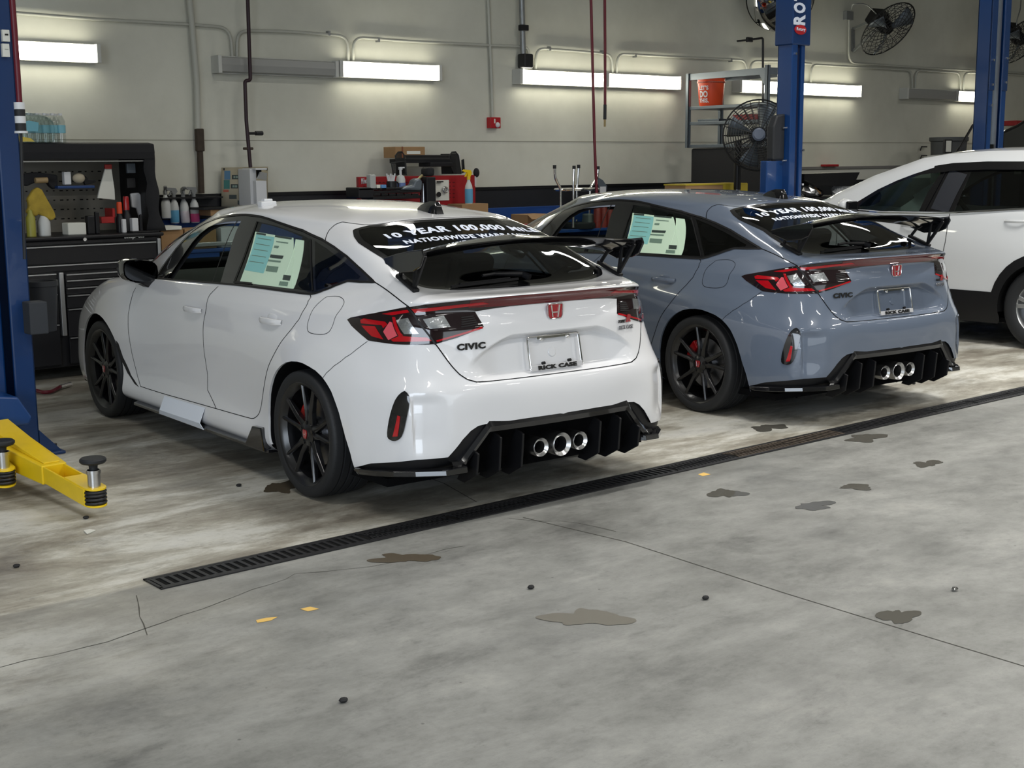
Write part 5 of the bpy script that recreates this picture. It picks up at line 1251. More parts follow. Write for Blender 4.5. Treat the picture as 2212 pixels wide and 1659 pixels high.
# ------------------------------------------------------------------ furniture and small things along the wall
def bx(x0, y0, x1, y1, Y, d, mi=0, q=None, off=None):
    """box with its front face on the plane Y, filling the given outline in the photograph, d deep"""
    xc, yc = (x0+x1)/2, (y0+y1)/2; A = at(x0, yc, Y); B_ = at(x1, yc, Y); T = at(xc, y0, Y); C = at(xc, y1, Y)
    o = Vector(off) if off is not None else Vector((0, 0, 0)); q = q or MB()
    q.box((A.x-o.x, Y-o.y, C.z-o.z), (B_.x-o.x, Y+d-o.y, T.z-o.z), mi); return q
def solo(name, q, mats, lab, cat, group=None, bevel=0, base=None, **k):
    o = q.build(name, mats, bevel=bevel, **k)
    vs_ = [v.co for v in o.data.vertices]; b = Vector(((min(v.x for v in vs_)+max(v.x for v in vs_))/2, (min(v.y for v in vs_)+max(v.y for v in vs_))/2, min(v.z for v in vs_)))
    loc(o, b); return tag(o, lab, cat, group)
# ---- tool chest
TY = 10.0; TX0, TX1 = 3.30, at(352, 600, TY).x; TT = at(300, 503, TY).z
t = thing('tool_chest', 'wide black rolling tool chest with bright drawer edges beside the left lift post', 'tool chest', ((TX0+TX1)/2, TY+.35, 0)); o_ = t.location.copy(); hw = (TX1-TX0)/2
b = MB(); b.box((-hw, -.33, .10), (hw, .40, TT-.030)); b.build('cabinet', M['chest'], t, bevel=.006)
b = MB(); b.box((-hw-.02, -.37, TT-.030), (hw+.02, .42, TT)); b.build('worktop', M['chest'], t, bevel=.01)
divx = at(134, 640, TY).x-o_.x; R_ = hw-.045
def drawer(x0, x1, z0, z1, pull=True):
    d = MB(); d.box((x0, -.355, z0+.004), (x1, -.33, z1-.004)); d = d.build('drawer', M['chest'], t, bevel=.003)
    if pull: h_ = MB(); h_.box((x0+.005, -.370, z1-.012), (x1-.005, -.352, z1-.003)); h_.build('drawer_pull', M['alu'], d)
zs = [TT-.055, 1.036, .893]
drawer(-hw+.02, R_, 1.040, TT-.035, False); drawer(-hw+.02, R_, .897, 1.036); drawer(-hw+.02, R_, .835, .893)
zl = [.829, .778, .727, .673, .44, .12]; zr = [.818, .770, .712, .655, .55, .33, .12]
for a, c in zip(zl, zl[1:]): drawer(-hw+.02, divx-.035, c, a)
for a, c in zip(zr, zr[1:]): drawer(divx+.035, R_, c, a)
b = MB(); b.box((divx-.018, -.365, .345), (divx+.018, -.33, .83)); b.build('grip_bar', M['alu'], t, bevel=.004)
b = MB(); b.box((hw-.035, -.362, .2), (hw-.008, -.33, TT-.05)); b.build('corner_trim', M['alu'], t, bevel=.004)
b = MB(); p = at(181, 514, TY)-o_; b.cyl((p.x, -.35, 1.075), (p.x, -.372, 1.075), .014, 14); b.build('lock', M['chrome'], t)
p0 = at(265, 516, TY)-o_; p1 = at(313, 509, TY)-o_; 
text('Snap-on', .05, frame(((p0.x+p1.x)/2, -.359, 1.078), (1, 0, 0), (0, 0, 1)), M['alu'], t, 'maker_lettering', fit=(.17, .042), shear=.4, bold=.002)
for sx in (-1, 1):
    for yy in (-.25, .3): b = MB(); b.cyl((sx*(hw-.12)-.02, yy, .055), (sx*(hw-.12)+.02, yy, .055), .055, 16); b.build('castor', M['rubber'], t)
# ---- hutch over the chest
HX1 = at(336, 400, TY+.1).x; HZ1 = at(200, 312, TY+.1).z
t = thing('tool_hutch', 'open black hutch with pegboard back standing on the tool chest', 'hutch', ((TX0+HX1)/2, TY+.4, TT)); o_ = t.location.copy(); hw = (HX1-TX0)/2; hh = HZ1-TT
b = MB(); b.box((-hw, .26, 0), (hw, .29, hh-.03)); pb = b.build('pegboard', M['pegboard'], t)
b = MB()
for k in range(6):
    for i in range(22): x = -hw+.10+i*.055; b.box((x, .255, .10+k*.075), (x+(.014 if i % 3 else .026), .2605, .10+k*.075+.008))
b.build('peg_slot', M['gap'], pb)
for sx in (-1, 1): b = MB(); b.box((sx*hw-(.05 if sx > 0 else 0), -.27, 0), (sx*hw+(0 if sx > 0 else .05), .29, hh)); b.build('side_panel', M['chest'], t, bevel=.006)
b = MB(); b.box((-hw, -.27, hh-.03), (hw, .29, hh)); b.build('top_panel', M['chest'], t, bevel=.006)
b = MB(); pr_ = [(-.285, hh+.006), (-.20, hh+.016), (0, hh+.012), (.29, hh+.014), (.29, hh-.02), (-.26, hh-.02), (-.262, hh-.10), (-.285, hh-.12), (-.295, hh-.06)]
b.prism([(-hw-.015, y, z) for y, z in pr_], (2*hw+.03, 0, 0), 0); b.build('rolled_cover', M['cloth_black'], t, bevel=.012)
b = MB(); b.bar((-hw+.05, -.26, hh-.128), (hw-.05, -.26, hh-.128), .014, .008); b.build('front_rail', M['alu'], t)
b = MB(); vs_ = []; n = 16
for i in range(n+1):
    z = hh*(1-i/n); vs_ += [(hw+.012+.02*math.sin(i*.9)*(i/n)+.05*(i/n)**2, -.275, z), (hw+.016+.015*math.sin(i*1.3+1)*(i/n)+.05*(i/n)**2, .05, z), (hw-.075+.012*math.sin(i*1.1), -.28, z)]
b.add(vs_, [(3*i, 3*i+1, 3*i+4, 3*i+3) for i in range(n)]+[(3*i+2, 3*i, 3*i+3, 3*i+5) for i in range(n)], 0, True); b.build('side_curtain', M['cloth_black'], t, solid=.006)
TYH = TY+.36
# things in the hutch
solo('cleaning_glove', MB().prism([at(x, y, TYH-.18) for x, y in ((72,411),(82,404),(92,410),(104,432),(119,458),(122,470),(112,477),(98,470),(84,462),(80,468),(66,466),(58,458),(64,446),(60,430))], (0, .05, 0)), M['rug_yellow'], 'yellow dusting mitt hanging inside the hutch', 'mitt', bevel=.018)
q = MB(); q.prism([at(x, y, TYH-.10) for x, y in ((228,363),(241,363),(248,410),(249,432),(211,428),(216,405))], (0, .02, 0)); solo('paper_bundle', q, M['paper'], 'white paper bundle hanging from a red clip in the hutch', 'paper', bevel=.004)
solo('clip', bx(227, 355, 242, 365, TYH-.12, .02), M['red_plastic'], 'red clip holding white papers in the hutch', 'clip', bevel=.003)
q = MB(); q.prism([at(x, y, TYH-.08) for x, y in ((283,418),(300,416),(308,424),(313,485),(306,485),(296,450),(286,448))], (0, .03, 0)); solo('rag', q, M['white_plastic'], 'white rag hanging at the right inside the hutch', 'rag', bevel=.008)
b = bx(219, 468, 248, 482, TYH-.2, .15); b2 = bx(243, 450, 249, 470, TYH-.2, .15, 0, b); solo('parts_tray', b, M['red_plastic'], 'open red plastic tray on the tool chest', 'tray', bevel=.004)
for k, (x, w_, y0, y1, c0, c1, lab) in enumerate(((273, 9, 424, 452, 'red_plastic', 'chest', 'red capped can on the tool chest beside the red tray'), (258, 9, 436, 455, 'orange', 'chest', 'small orange topped drill on the tool chest'))):
    A = at(x, y1, TYH-.2); H = (at(x, y0, TYH-.2).z-A.z); R2 = abs(at(x+w_/2, y0, TYH-.2).x-A.x); tt = thing('spray_can' if k == 0 else 'power_drill', lab, 'can' if k == 0 else 'drill', (A.x, TYH-.2, TT))
    hh_ = A.z-TT+H; q = MB(); q.lathe([(.001, 0), (R2*1.5, 0), (R2*1.5, hh_*.45), (R2, hh_*.55), (R2, hh_*.62)], 16); q.build('body', M[c1], tt); q = MB(); q.lathe([(R2, hh_*.62), (R2*.95, hh_*.95), (R2*.8, hh_), (.001, hh_)], 16); q.build('cap', M[c0], tt)
for k, (x0, y0, x1_, y1, m_, lab) in enumerate(((262,473,271,482,'white_plastic','small white jar left of two on the black tray'), (283,471,297,481,'white_plastic','short white jar right of two on the black tray'), (204,457,213,482,'chest','dark bottle left of the red tray on the tool chest'), (187,466,203,483,'chest','low dark charger on the tool chest'),
        (144,481,184,490,'paper','flat white labelled box lying on the tool chest'), (300,463,306,484,'chest','dark slim holder at the right of the tool chest top'))):
    zt_ = at((x0+x1_)/2, y0, TYH-.26).z
    A = at(x0, (y0+y1)/2, TYH-.26).x; B_ = at(x1_, (y0+y1)/2, TYH-.26).x
    solo('jar' if 'jar' in lab else ('bottle' if 'bottle' in lab else ('box' if 'box' in lab else 'holder')), MB().box((A, TYH-.28, TT), (B_, TYH-.28+min(.12, (B_-A)), zt_)), M[m_], lab, 'box' if 'box' in lab else 'jar', bevel=.008)
solo('tray', MB().box((at(246,480,TYH).x, TYH-.35, TT), (at(302,480,TYH).x, TYH-.15, TT+.012)), M['black_trim'], 'flat black tray under the jars on the tool chest', 'tray', bevel=.003)
# blue shelf with small items
b = bx(125, 401, 205, 407, TYH-.16, .12); solo('magnetic_shelf', b, mat('blue_tray', srgb(30,60,110), .4), 'small blue shelf fixed inside the hutch', 'shelf', bevel=.004)
solo('tissue_bottle', bx(139, 371, 154, 399, TYH-.15, .05), M['white_plastic'], 'pale upright packet on the blue shelf in the hutch', 'packet', bevel=.006)
q = MB(); q.ell(at(170, 385, TYH-.13), (.05, .035, .04)); solo('toy_figure', q, mat('beige_toy', srgb(170,160,140), .6), 'small beige rounded object on the blue shelf', 'object')
solo('model_plane', MB().prism([at(x, y, TYH-.12) for x, y in ((182,392),(185,380),(192,388),(206,389),(207,393),(198,397),(184,399))], (0, .03, 0)), M['black_trim'], 'small dark finned object at the end of the blue shelf', 'object', bevel=.003)
solo('black_pouch', MB().prism([at(x, y, TYH-.1) for x, y in ((52,375),(80,372),(125,378),(126,400),(118,410),(108,402),(98,385),(60,402),(50,400))], (0, .06, 0)), M['cloth_black'], 'black fabric pouch hanging at the left inside the hutch', 'pouch', bevel=.012)
q = MB(); q.cyl(at(76, 390, TYH-.18), at(102, 389, TYH-.18), .022, 12); solo('brush_handle', q, mat('tan_wood', srgb(150,128,92), .6), 'tan wooden handle above the yellow mitt', 'brush')
solo('bottle', MB().lathe([(.001,0),(.05,0),(.05,.10),(.03,.14),(.02,.16),(.02,.19),(.001,.19)], 18, Matrix.Translation((at(94,480,TYH-.15).x, TYH-.15, TT))), M['bottle'], 'translucent bottle under the yellow mitt', 'bottle')
solo('bottle', MB().lathe([(.001,0),(.035,0),(.035,.14),(.02,.17),(.015,.20),(.001,.20)], 16, Matrix.Translation((at(59,480,TYH-.15).x, TYH-.22, TT))), mat('yellow_bottle', srgb(150,146,60), .4), 'greenish yellow bottle beside the left lift post on the tool chest', 'bottle')
for k in range(2):
    q = bx(275, 353+k*32, 293, 374+k*32, TYH-.1, .03); solo('wall_pocket', q, M['grey_metal'] if k == 0 else M['dark_metal'], ('upper' if k == 0 else 'lower')+' dark pocket hung on the right of the pegboard', 'pocket', bevel=.003)
# water bottles
HT = HZ1+.016
for i in range(5):
    for j in range(2):
        x = at(40+i*17, 300, TYH).x+.02; y = TY+.18+j*.09; t = thing('water_bottle', 'clear water bottle in the shrink-wrapped pack on top of the hutch', 'bottle', (x, y, HT), 'water bottles in the pack')
        q = MB(); q.lathe([(.001,0),(.033,0),(.034,.05),(.030,.08),(.034,.11),(.033,.16),(.014,.20),(.014,.205)], 14); q.build('body', M['clear_p'], t)
        q = MB(); q.lathe([(.0345,.07),(.0345,.13)], 14); q.build('label_wrap', mat('water_label', srgb(120,176,190), .4) if 'water_label' not in bpy.data.materials else bpy.data.materials['water_label'], t)
        q = MB(); q.lathe([(.015,.203),(.015,.218),(.001,.219)], 12); q.build('cap', M['white_plastic'], t)
A = at(36, 270, TY+.1).x; B_ = at(122, 270, TY+.1).x; q = MB(); vs_ = []; n = 20
sh_ = [(A,.0),(A-.01,.10),(A+.01,.19),(A+.06,.225),((A+B_)/2,.215),(B_-.05,.19),(B_-.005,.15),(B_+.002,.08),(B_-.012,0)]
q.prism([(x, TY+.12, HT+z) for x, z in sh_], (0, .2, 0)); o = solo('shrink_wrap', q, glassmat('shrink_film', (.80, .86, .86, 1), .9), 'clear shrink film around the pack of water bottles on the hutch', 'wrap', bevel=.02, seg=3) if False else None
w_ = q.build('shrink_wrap', glassmat('shrink_film', (.80, .87, .87, 1), .9), bevel=.02, seg=3); loc(w_, (A, TY+.2, HT)); tag(w_, 'clear shrink film around the pack of water bottles on the hutch', 'wrap')
q = MB(); q.prism([(A+.03, TY+.116, HT+.08), (B_-.14, TY+.116, HT+.08), (B_-.13, TY+.116, HT+.145), (A+.10, TY+.116, HT+.16), (A+.02, TY+.116, HT+.14)], (0, -.003, 0)); q.build('printed_label', mat('teal_print', srgb(110,170,186), .4), w_).data.transform(Matrix.Translation(-Vector((A, TY+.2, HT))))
q = MB(); q.prism([(A+.01, TY+.116, HT+.005), (B_-.17, TY+.116, HT+.005), (B_-.2, TY+.116, HT+.03), (A+.01, TY+.116, HT+.045)], (0, -.003, 0)); q.build('yellow_print', mat('yellow_print', srgb(206,184,80), .5), w_).data.transform(Matrix.Translation(-Vector((A, TY+.2, HT))))

# ---- blue work benches
def bench(x0, x1_, lab):
    Y0 = 10.3; t = thing('work_bench', lab, 'bench', ((x0+x1_)/2, 10.65, 0)); h = (x1_-x0)/2
    b = MB(); b.box((-h, -.35, .90), (h, .38, .93)); b.build('worktop', M['bench_blue'], t, bevel=.006)
    b = MB(); b.box((x0, 11.02, .935), (x1_, 11.065, 1.15)); o = solo('splash_board', b, M['bench_blue'], 'blue splash board on the wall above the '+lab.split(',')[0], 'board', bevel=.004)
    for sx in (-1, 1): b = MB(); b.box((sx*h-(.5 if sx > 0 else 0), -.33, .04), (sx*h+(0 if sx > 0 else .5), .34, .90)); b.build('pedestal', M['bench_blue'], t, bevel=.006)
    return t
bench(4.95, 7.6, 'blue work bench behind the white hatchback, right of the tool chest'); bench(7.9, 10.6, 'blue work bench between the two hatchbacks')
BZ = .93
# boxes on the first bench seen over the bonnet and through the windows
for x0, y0, x1_, y1, m_, lab in ((348,512,398,560,'box_card','brown carton on the bench just right of the tool chest'), (400,522,470,566,'box_card','brown carton on the bench seen through the front window of the white hatchback'), (478,520,530,560,'white_plastic','pale crate on the bench seen through the front window of the white hatchback')):
    A = at(x0, y0, 10.35); C = at(x1_, y1, 10.35)
    solo('carton', MB().box((A.x, 10.35, BZ), (C.x, 10.6, BZ+.17)), M[m_], lab, 'box', bevel=.004)
solo('paper_stack', MB().box((at(350,510,10.3).x, 10.32, BZ+.17), (at(396,510,10.3).x, 10.55, BZ+.20)), M['paper'], 'white papers on the brown carton right of the tool chest', 'paper', bevel=.003)
solo('work_light', MB().box((at(425,560,10.3).x, 10.31, BZ+.02), (at(515,560,10.3).x, 10.34, BZ+.055)), M['alu'], 'long bright metal bar lying in front of the cartons', 'bar', bevel=.006)
# spray bottles hanging on the rail
RY = WALL_Y-.16
def sprayer(x, ytop, yshoulder, ybot, ang, liq, level, lab, Y=RY, trig='trigger', group='spray bottles on the rail', turn=0):
    B0 = at(x, ybot, Y); S_ = at(x, yshoulder, Y); Hh = S_.z-B0.z; t = thing('spray_bottle', lab, 'bottle', (B0.x, Y, B0.z), group); t.rotation_euler = (0, ang, turn)
    r = .040; q = MB(); q.lathe([(.001,0),(r*.9,0),(r,.012),(r,Hh*.60),(r*.85,Hh*.76),(r*.42,Hh*.92),(r*.36,Hh)], 20); q.build('body', M['bottle'], t)
    if liq: q = MB(); q.lathe([(r*.92,.004),(r*1.02,.012),(r*1.02,Hh*level),(r*.98,Hh*level)], 20); q.build('liquid', M[liq], t)
    T = (at(x, ytop, Y).z-B0.z); q = MB(); q.cyl((0,0,Hh), (0,0,Hh+.035), .018, 12); q.prism([(-.075,-.012,T-.012),(-.055,-.012,T),(.02,-.012,T-.006),(.034,-.012,T-.035),(.016,-.012,Hh+.03),(-.016,-.012,Hh+.03),(-.022,-.012,T-.03),(-.055,-.012,T-.026)], (0,.024,0)); q.prism([(-.028,-.006,T-.03),(-.05,-.006,T-.07),(-.042,-.006,T-.075),(-.016,-.006,T-.04)], (0,.012,0)); q.build('trigger', M[trig], t)
    return t
b = MB(); b.box((at(340,418,WALL_Y-.1).x, WALL_Y-.20, BT-.035), (at(470,418,WALL_Y-.1).x, WALL_Y-.03, BT-.02)); solo('rail', b, M['black_trim'], 'black rail on the wall holding the spray bottles', 'rail')
sprayer(360, 402, 420, 472, .10, None, 0, 'plain white spray bottle beside the tool hutch, leftmost on the rail', turn=1.2)
sprayer(378, 405, 426, 482, 0, 'liquid_blue', .50, 'spray bottle half filled with blue cleaner on the rail')
sprayer(401, 404, 426, 482, .16, 'liquid_pale', .45, 'tilted spray bottle with pale liquid between the blue and the pink one', turn=1.4)
sprayer(422, 403, 426, 481, -.02, 'liquid_pink', .36, 'spray bottle with pink cleaner, rightmost on the rail')
# drawing board poster, white box
t = thing('poster_board', 'curled printed poster board leaning behind the white box', 'poster', at(533, 450, WALL_Y-.12))
o_ = t.location.copy(); q = MB(); n = 10
for r_ in (0,):
    vs_ = []
    for i in range(n+1):
        x = 484+(584-484)*i/n; bend = .05*math.sin(PI*i/n)
        for y in (362+(i/n)*-2, 450): p = at(x, y, WALL_Y-.12)-o_; vs_.append((p.x, .05-bend, p.z))
    q.add(vs_, [(2*i, 2*i+2, 2*i+3, 2*i+1) for i in range(n)], 0, True)
q.build('sheet', mat('poster_beige', srgb(158,150,128), .6), t, solid=.004)
def pst(x0, y0, x1_, y1, m_, nm='printed_picture'):
    q = MB(); vs_ = []
    for x in (x0, (x0+x1_)/2, x1_):
        for y in (y0, y1): p = at(x, y, WALL_Y-.12)-o_; vs_.append((p.x, .05-.05*math.sin(PI*(x-484)/100)-.004, p.z))
    q.add(vs_, [(0,2,3,1),(2,4,5,3)]); q.build(nm, m_, t)
pst(487,363,583,368, M['text_black']); pst(489,369,500,388, mat('poster_blue', srgb(70,110,140), .6)); pst(488,389,499,408, mat('poster_teal', srgb(50,110,104), .6)); pst(487,410,497,415, mat('poster_red', srgb(160,80,60), .6))
for x, y in ((503,378),(517,374),(501,398),(517,393),(498,421),(514,433)): pst(x, y, x+14, y+9, M['print_dark']); 
for x, y in ((505,380),(519,376),(503,400),(519,395),(516,435)): pst(x+1, y, x+10, y+5, M['print_mid'])
t = thing('paper_dispenser', 'tall white plastic dispenser box on the wall in front of the poster board', 'dispenser', at(560, 450, WALL_Y-.26)); o_ = t.location.copy()
q = bx(541, 365, 555, 445, WALL_Y-.34, .22, off=o_); q.build('back', M['white_plastic'], t, bevel=.006); q = bx(554, 390, 577, 445, WALL_Y-.40, .16, off=o_); q.build('front_bin', M['white_plastic'], t, bevel=.006)
q = bx(552, 363, 577, 367, WALL_Y-.40, .24, off=o_); q.build('lid', M['white_plastic'], t, bevel=.004); q = MB(); q.prism([at(x, y, WALL_Y-.41)-o_ for x, y in ((557,386),(563,371),(577,374),(576,389))], (0, .02, 0)); q.build('flap', M['alu'], t); q = bx(556, 367, 565, 384, WALL_Y-.36, .02, off=o_); q.build('opening', M['gap'], t)
for k in range(1):
    q = bx(455, 452, 500, 466, WALL_Y-.4, .3); solo('shelf_box', q, M['box_card'], 'brown box under the black ledge beside the spray bottles', 'box', bevel=.004)
q = bx(440, 448, 505, 453, WALL_Y-.42, .36); solo('wall_shelf', q, M['black_trim'], 'black wall shelf right of the spray bottles', 'shelf', bevel=.003)

# ---- the red rack with things in front
RY2 = 10.75
t = thing('tool_rack', 'red perforated tool rack panel on the wall above the white hatchback roof', 'rack', at(900, 450, RY2)); o_ = t.location.copy()
q = bx(775, 380, 1027, 450, RY2, .04, off=o_); q.build('panel', M['red_metal'], t, bevel=.004)
q = MB()
for i in range(24):
    for k in range(5):
        p = at(980-i*8.4, 394+k*8, RY2)-o_; q.box((p.x-.012, -.003, p.z-.004), (p.x+.012, 0, p.z+.004))
q.build('perforation', mat('dark_red', srgb(96,12,18), .6), t)
p = at(788, 390, RY2-.005)-o_; text('Milwaukee', .05, frame((p.x+.02, -.006, p.z), (1, 0, .1), (0, 0, 1)), M['white_plastic'], t, 'rack_lettering', fit=(.13, .055), shear=.4)
RF = RY2-.28
solo('tray_rack', bx(775, 405, 905, 410, RF, .22), M['chest'], 'black slotted tray rack in front of the red rack', 'tray', bevel=.004).location
q = bx(775, 405, 808, 428, RF, .22); solo('tool_bin', q, M['chest'], 'black bin at the left end of the red rack', 'bin', bevel=.008)
q = MB()
for k in range(6): bx(808+k*16.5, 418, 822+k*16.5, 423, RF, .02, 0, q)
bx(806, 411, 909, 417, RF, .2, 0, q); bx(806, 423, 909, 430, RF, .2, 0, q); solo('slotted_shelf', q, M['black_trim'], 'slotted black shelf below the mug', 'shelf', bevel=.003)
def stand(x0, y0, x1_, y1, nm, m_, lab, cat, d=.06, Y=RF, bevel=.004): return solo(nm, bx(x0, y0, x1_, y1, Y, d), m_, lab, cat, bevel=bevel)
stand(800, 377, 813, 411, 'clear_cup', mat('frosted_cup', srgb(170,172,170), .35), 'frosted plastic cup on the black tray', 'cup', .07, bevel=.012)
stand(814, 399, 822, 410, 'small_box', M['paper'], 'small white box left of the blue one on the tray', 'box'); stand(824, 399, 835, 410, 'small_box', mat('blue_box', srgb(90,140,190), .5), 'small blue box beside the black mug', 'box')
A = at(837, 410, RF+.05); B_ = at(855, 391, RF+.05); r = (B_.x-A.x)/2; t = thing('mug', 'black mug with handle on the tray rack', 'mug', ((A.x+B_.x)/2, RF+.05, A.z)); q = MB(); q.lathe([(.001,0),(r,0),(r,B_.z-A.z),(r*.88,B_.z-A.z),(r*.86,.01)], 22); q.build('cup', M['chest'], t); q = MB(); q.tube(arc((r*.95, 0, (B_.z-A.z)/2), .034, -PI/2, PI/2, 8), .007, 8); q.build('handle', M['chest'], t)
q = MB()
for i in range(5): q.tube([at(840+i*2.4, 396, RF+.05), at(835+i*4.5, 375+(i % 2)*3, RF+.05)], .008, 6)
solo('paper_roll', q, M['white_plastic'], 'white crumpled paper sticking out of the black mug', 'paper')
A = at(866, 411, RF+.12); t = thing('pump_bottle', 'clear pump bottle of sanitizer beside the mug', 'bottle', A); Hh = at(866, 378, RF+.12).z-A.z; q = MB(); q.lathe([(.001,0),(.042,0),(.045,Hh*.7),(.035,Hh*.92),(.016,Hh)], 18); q.build('body', M['bottle'], t); q = MB(); q.lathe([(.046,Hh*.12),(.047,Hh*.5)], 18); q.build('label_band', mat('label_band', srgb(100,120,170), .5), t)
q = MB(); q.cyl((0,0,Hh), (0,0,Hh+.05), .012, 10); q.cyl((0,0,Hh+.05), (0,0,Hh+.075), .02, 10); q.bar((0,0,Hh+.07), (.045,0,Hh+.07), .014, .012); q.build('pump', M['white_plastic'], t)
q = MB(); q.prism([at(x, y, RF-.02) for x, y in ((866,410),(880,402),(893,400),(897,388),(908,384),(914,392),(912,412))], (0, .10, 0)); solo('heat_gun', q, M['grey_metal'], 'grey metal tool lying at the right end of the tray rack', 'tool', bevel=.02)
q = MB(); q.tube([at(x, y, RF+.05) for x, y in ((898,392),(914,377),(919,384),(920,395))], .012, 8); solo('trim_strip', q, mat('cream_strip', srgb(180,168,120), .6), 'cream strip leaning against the grey tool', 'strip')
q = MB(); q.cyl(at(916, 440, RF+.03), at(916, 396, RF+.03), .028, 14); solo('metal_tube', q, M['alu'], 'upright bright metal tube beside the black speaker', 'tube')
t = thing('tower_speaker', 'tall black tower with a rounded top in front of the red rack', 'speaker', at(932, 448, RF)); o_ = t.location.copy(); q = bx(922, 382, 942, 448, RF-.04, .12, off=o_); q.build('body', M['chest'], t, bevel=.01); q = bx(923, 361, 941, 381, RF-.04, .12, off=o_); q.build('head', M['cloth_black'], t, bevel=.03, seg=3)
p = at(932, 420, RF-.045)-o_; text('Oakz', .03, frame((p.x, p.y-.002, p.z), (1, 0, 0), (0, 0, 1)), M['white_plastic'], t, 'small_lettering', fit=(.045, .02)) if False else None
t = thing('clipboard', 'white sheet on a clip hanging on the red rack with two round black marks', 'clipboard', at(956, 440, RY2-.05)); o_ = t.location.copy(); q = bx(941, 389, 970, 433, RY2-.012, .01, off=o_); s_ = q.build('sheet', M['paper'], t)
for x, y, r, m_ in ((962, 410, .034, M['steel']), (948, 420, .026, M['chest'])): p = at(x, y, RY2-.035)-o_; q = MB(); q.tube([p+Vector((r*.75*math.cos(a), 0, r*.75*math.sin(a))) for a in [2*PI*i/18 for i in range(18)]] if m_ is M['steel'] else [p+Vector((0,.004,0)), p-Vector((0,.004,0))], r*.3 if m_ is M['steel'] else r, 12, closed=m_ is M['steel']); q.build('round_mark', m_, t)
q = bx(946, 391, 958, 394, RY2-.045, .02, off=o_); q.build('clip', M['chest'], t)
t = sprayer(1013, 366, 388, 440, 0, 'liquid_blue', .62, 'spray bottle with a yellow trigger at the right end of the red rack', Y=RF+.1, trig='yellow', group=None, turn=0)
q = MB(); q.tube([at(1027,402,RF+.1), at(1026,384,RF+.1)], .008, 6); t = thing('detail_brush', 'brush with black round bristles at the right end of the red rack', 'brush', at(1027,402,RY2+.0)); q = MB(); q.cyl((0,0,0), (0,0,at(1026,380,RY2).z-t.location.z), .010, 8); q.build('handle', M['white_plastic'], t); q = MB(); p = at(1029, 373, RY2)-t.location; q.ell(p, (.034, .03, .048)); q.build('bristle_head', M['cloth_black'], t)
# wire organiser with a carton on top
t = thing('mesh_organizer', 'black wire mesh desk organiser standing on the red rack', 'organizer', at(930, 380, RY2+.1)); o_ = t.location.copy(); YO = RY2+.02
def mesh_panel(poly, nm='mesh_side', dens=11):
    P = [at(x, y, YO)-o_ for x, y in poly]; q = MB(); q.tube(P, .008, 6, closed=True)
    xs = [p.x for p in P]; zs_ = [p.z for p in P]; P2 = [(p.x, p.z) for p in P]
    for i in range(1, dens*2):
        x = min(xs)+(max(xs)-min(xs))*i/(dens*2); ins = [min(zs_)+(max(zs_)-min(zs_))*k/60 for k in range(61) if inpoly((x, min(zs_)+(max(zs_)-min(zs_))*k/60), P2)]
        if len(ins) > 1: q.bar((x, P[0].y, ins[0]), (x, P[0].y, ins[-1]), .003, .003)
    for i in range(1, dens*2):
        z = min(zs_)+(max(zs_)-min(zs_))*i/(dens*2); ins = [min(xs)+(max(xs)-min(xs))*k/60 for k in range(61) if inpoly((min(xs)+(max(xs)-min(xs))*k/60, z), P2)]
        if len(ins) > 1: q.bar((ins[0], P[0].y, z), (ins[-1], P[0].y, z), .003, .003)
    q.build(nm, M['mesh'], t)
mesh_panel(((845,352),(876,348),(878,377),(850,378))); mesh_panel(((854,336),(860,329),(868,328),(873,335),(876,375),(857,376)))
mesh_panel(((970,337),(976,329),(984,328),(990,336),(996,374),(978,374))); mesh_panel(((998,346),(1001,344),(1003,372),(999,374)))
mesh_panel(((874,336),(972,336),(972,344),(874,344)), 'mesh_front', 8)
q = bx(873, 343, 985, 352, YO, .25, off=o_); q.build('upper_shelf', M['chest'], t, bevel=.004); q = bx(930, 351, 978, 360, YO-.05, .2, off=o_); q.build('pen_tray', M['chest'], t, bevel=.006)
q = MB(); q.prism([at(x, y, YO)-o_ for x, y in ((984,332),(990,332),(997,376),(986,376))], (0, .25, 0)); q.build('side_plate', M['mesh'], t)
t = thing('carton', 'small brown carton on top of the wire organiser', 'box', at(887, 340, YO)); o_ = t.location.copy(); q = bx(854, 317, 918, 341, YO, .2, off=o_); q.build('body', M['box_card'], t, bevel=.003); q = bx(879, 326, 908, 333, YO-.003, .003, off=o_); q.build('address_label', M['paper'], t); q = bx(868, 316.6, 871, 341, YO-.002, .002, off=o_); q.build('tape', mat('brown_tape', srgb(120,70,44), .4), t)
solo('white_tube', bx(990, 332, 995, 375, RY2+.1, .04), M['white_plastic'], 'white tube standing beside the wire organiser', 'tube', bevel=.01)
A = at(1016, 440, 10.5); C = at(1052, 440, 10.5); solo('carton', MB().box((A.x-.12, 10.48, BZ), (C.x, 10.72, at(1013, 440, RF+.1).z)), M['box_card'], 'brown carton under the yellow trigger spray bottle', 'box', bevel=.004)
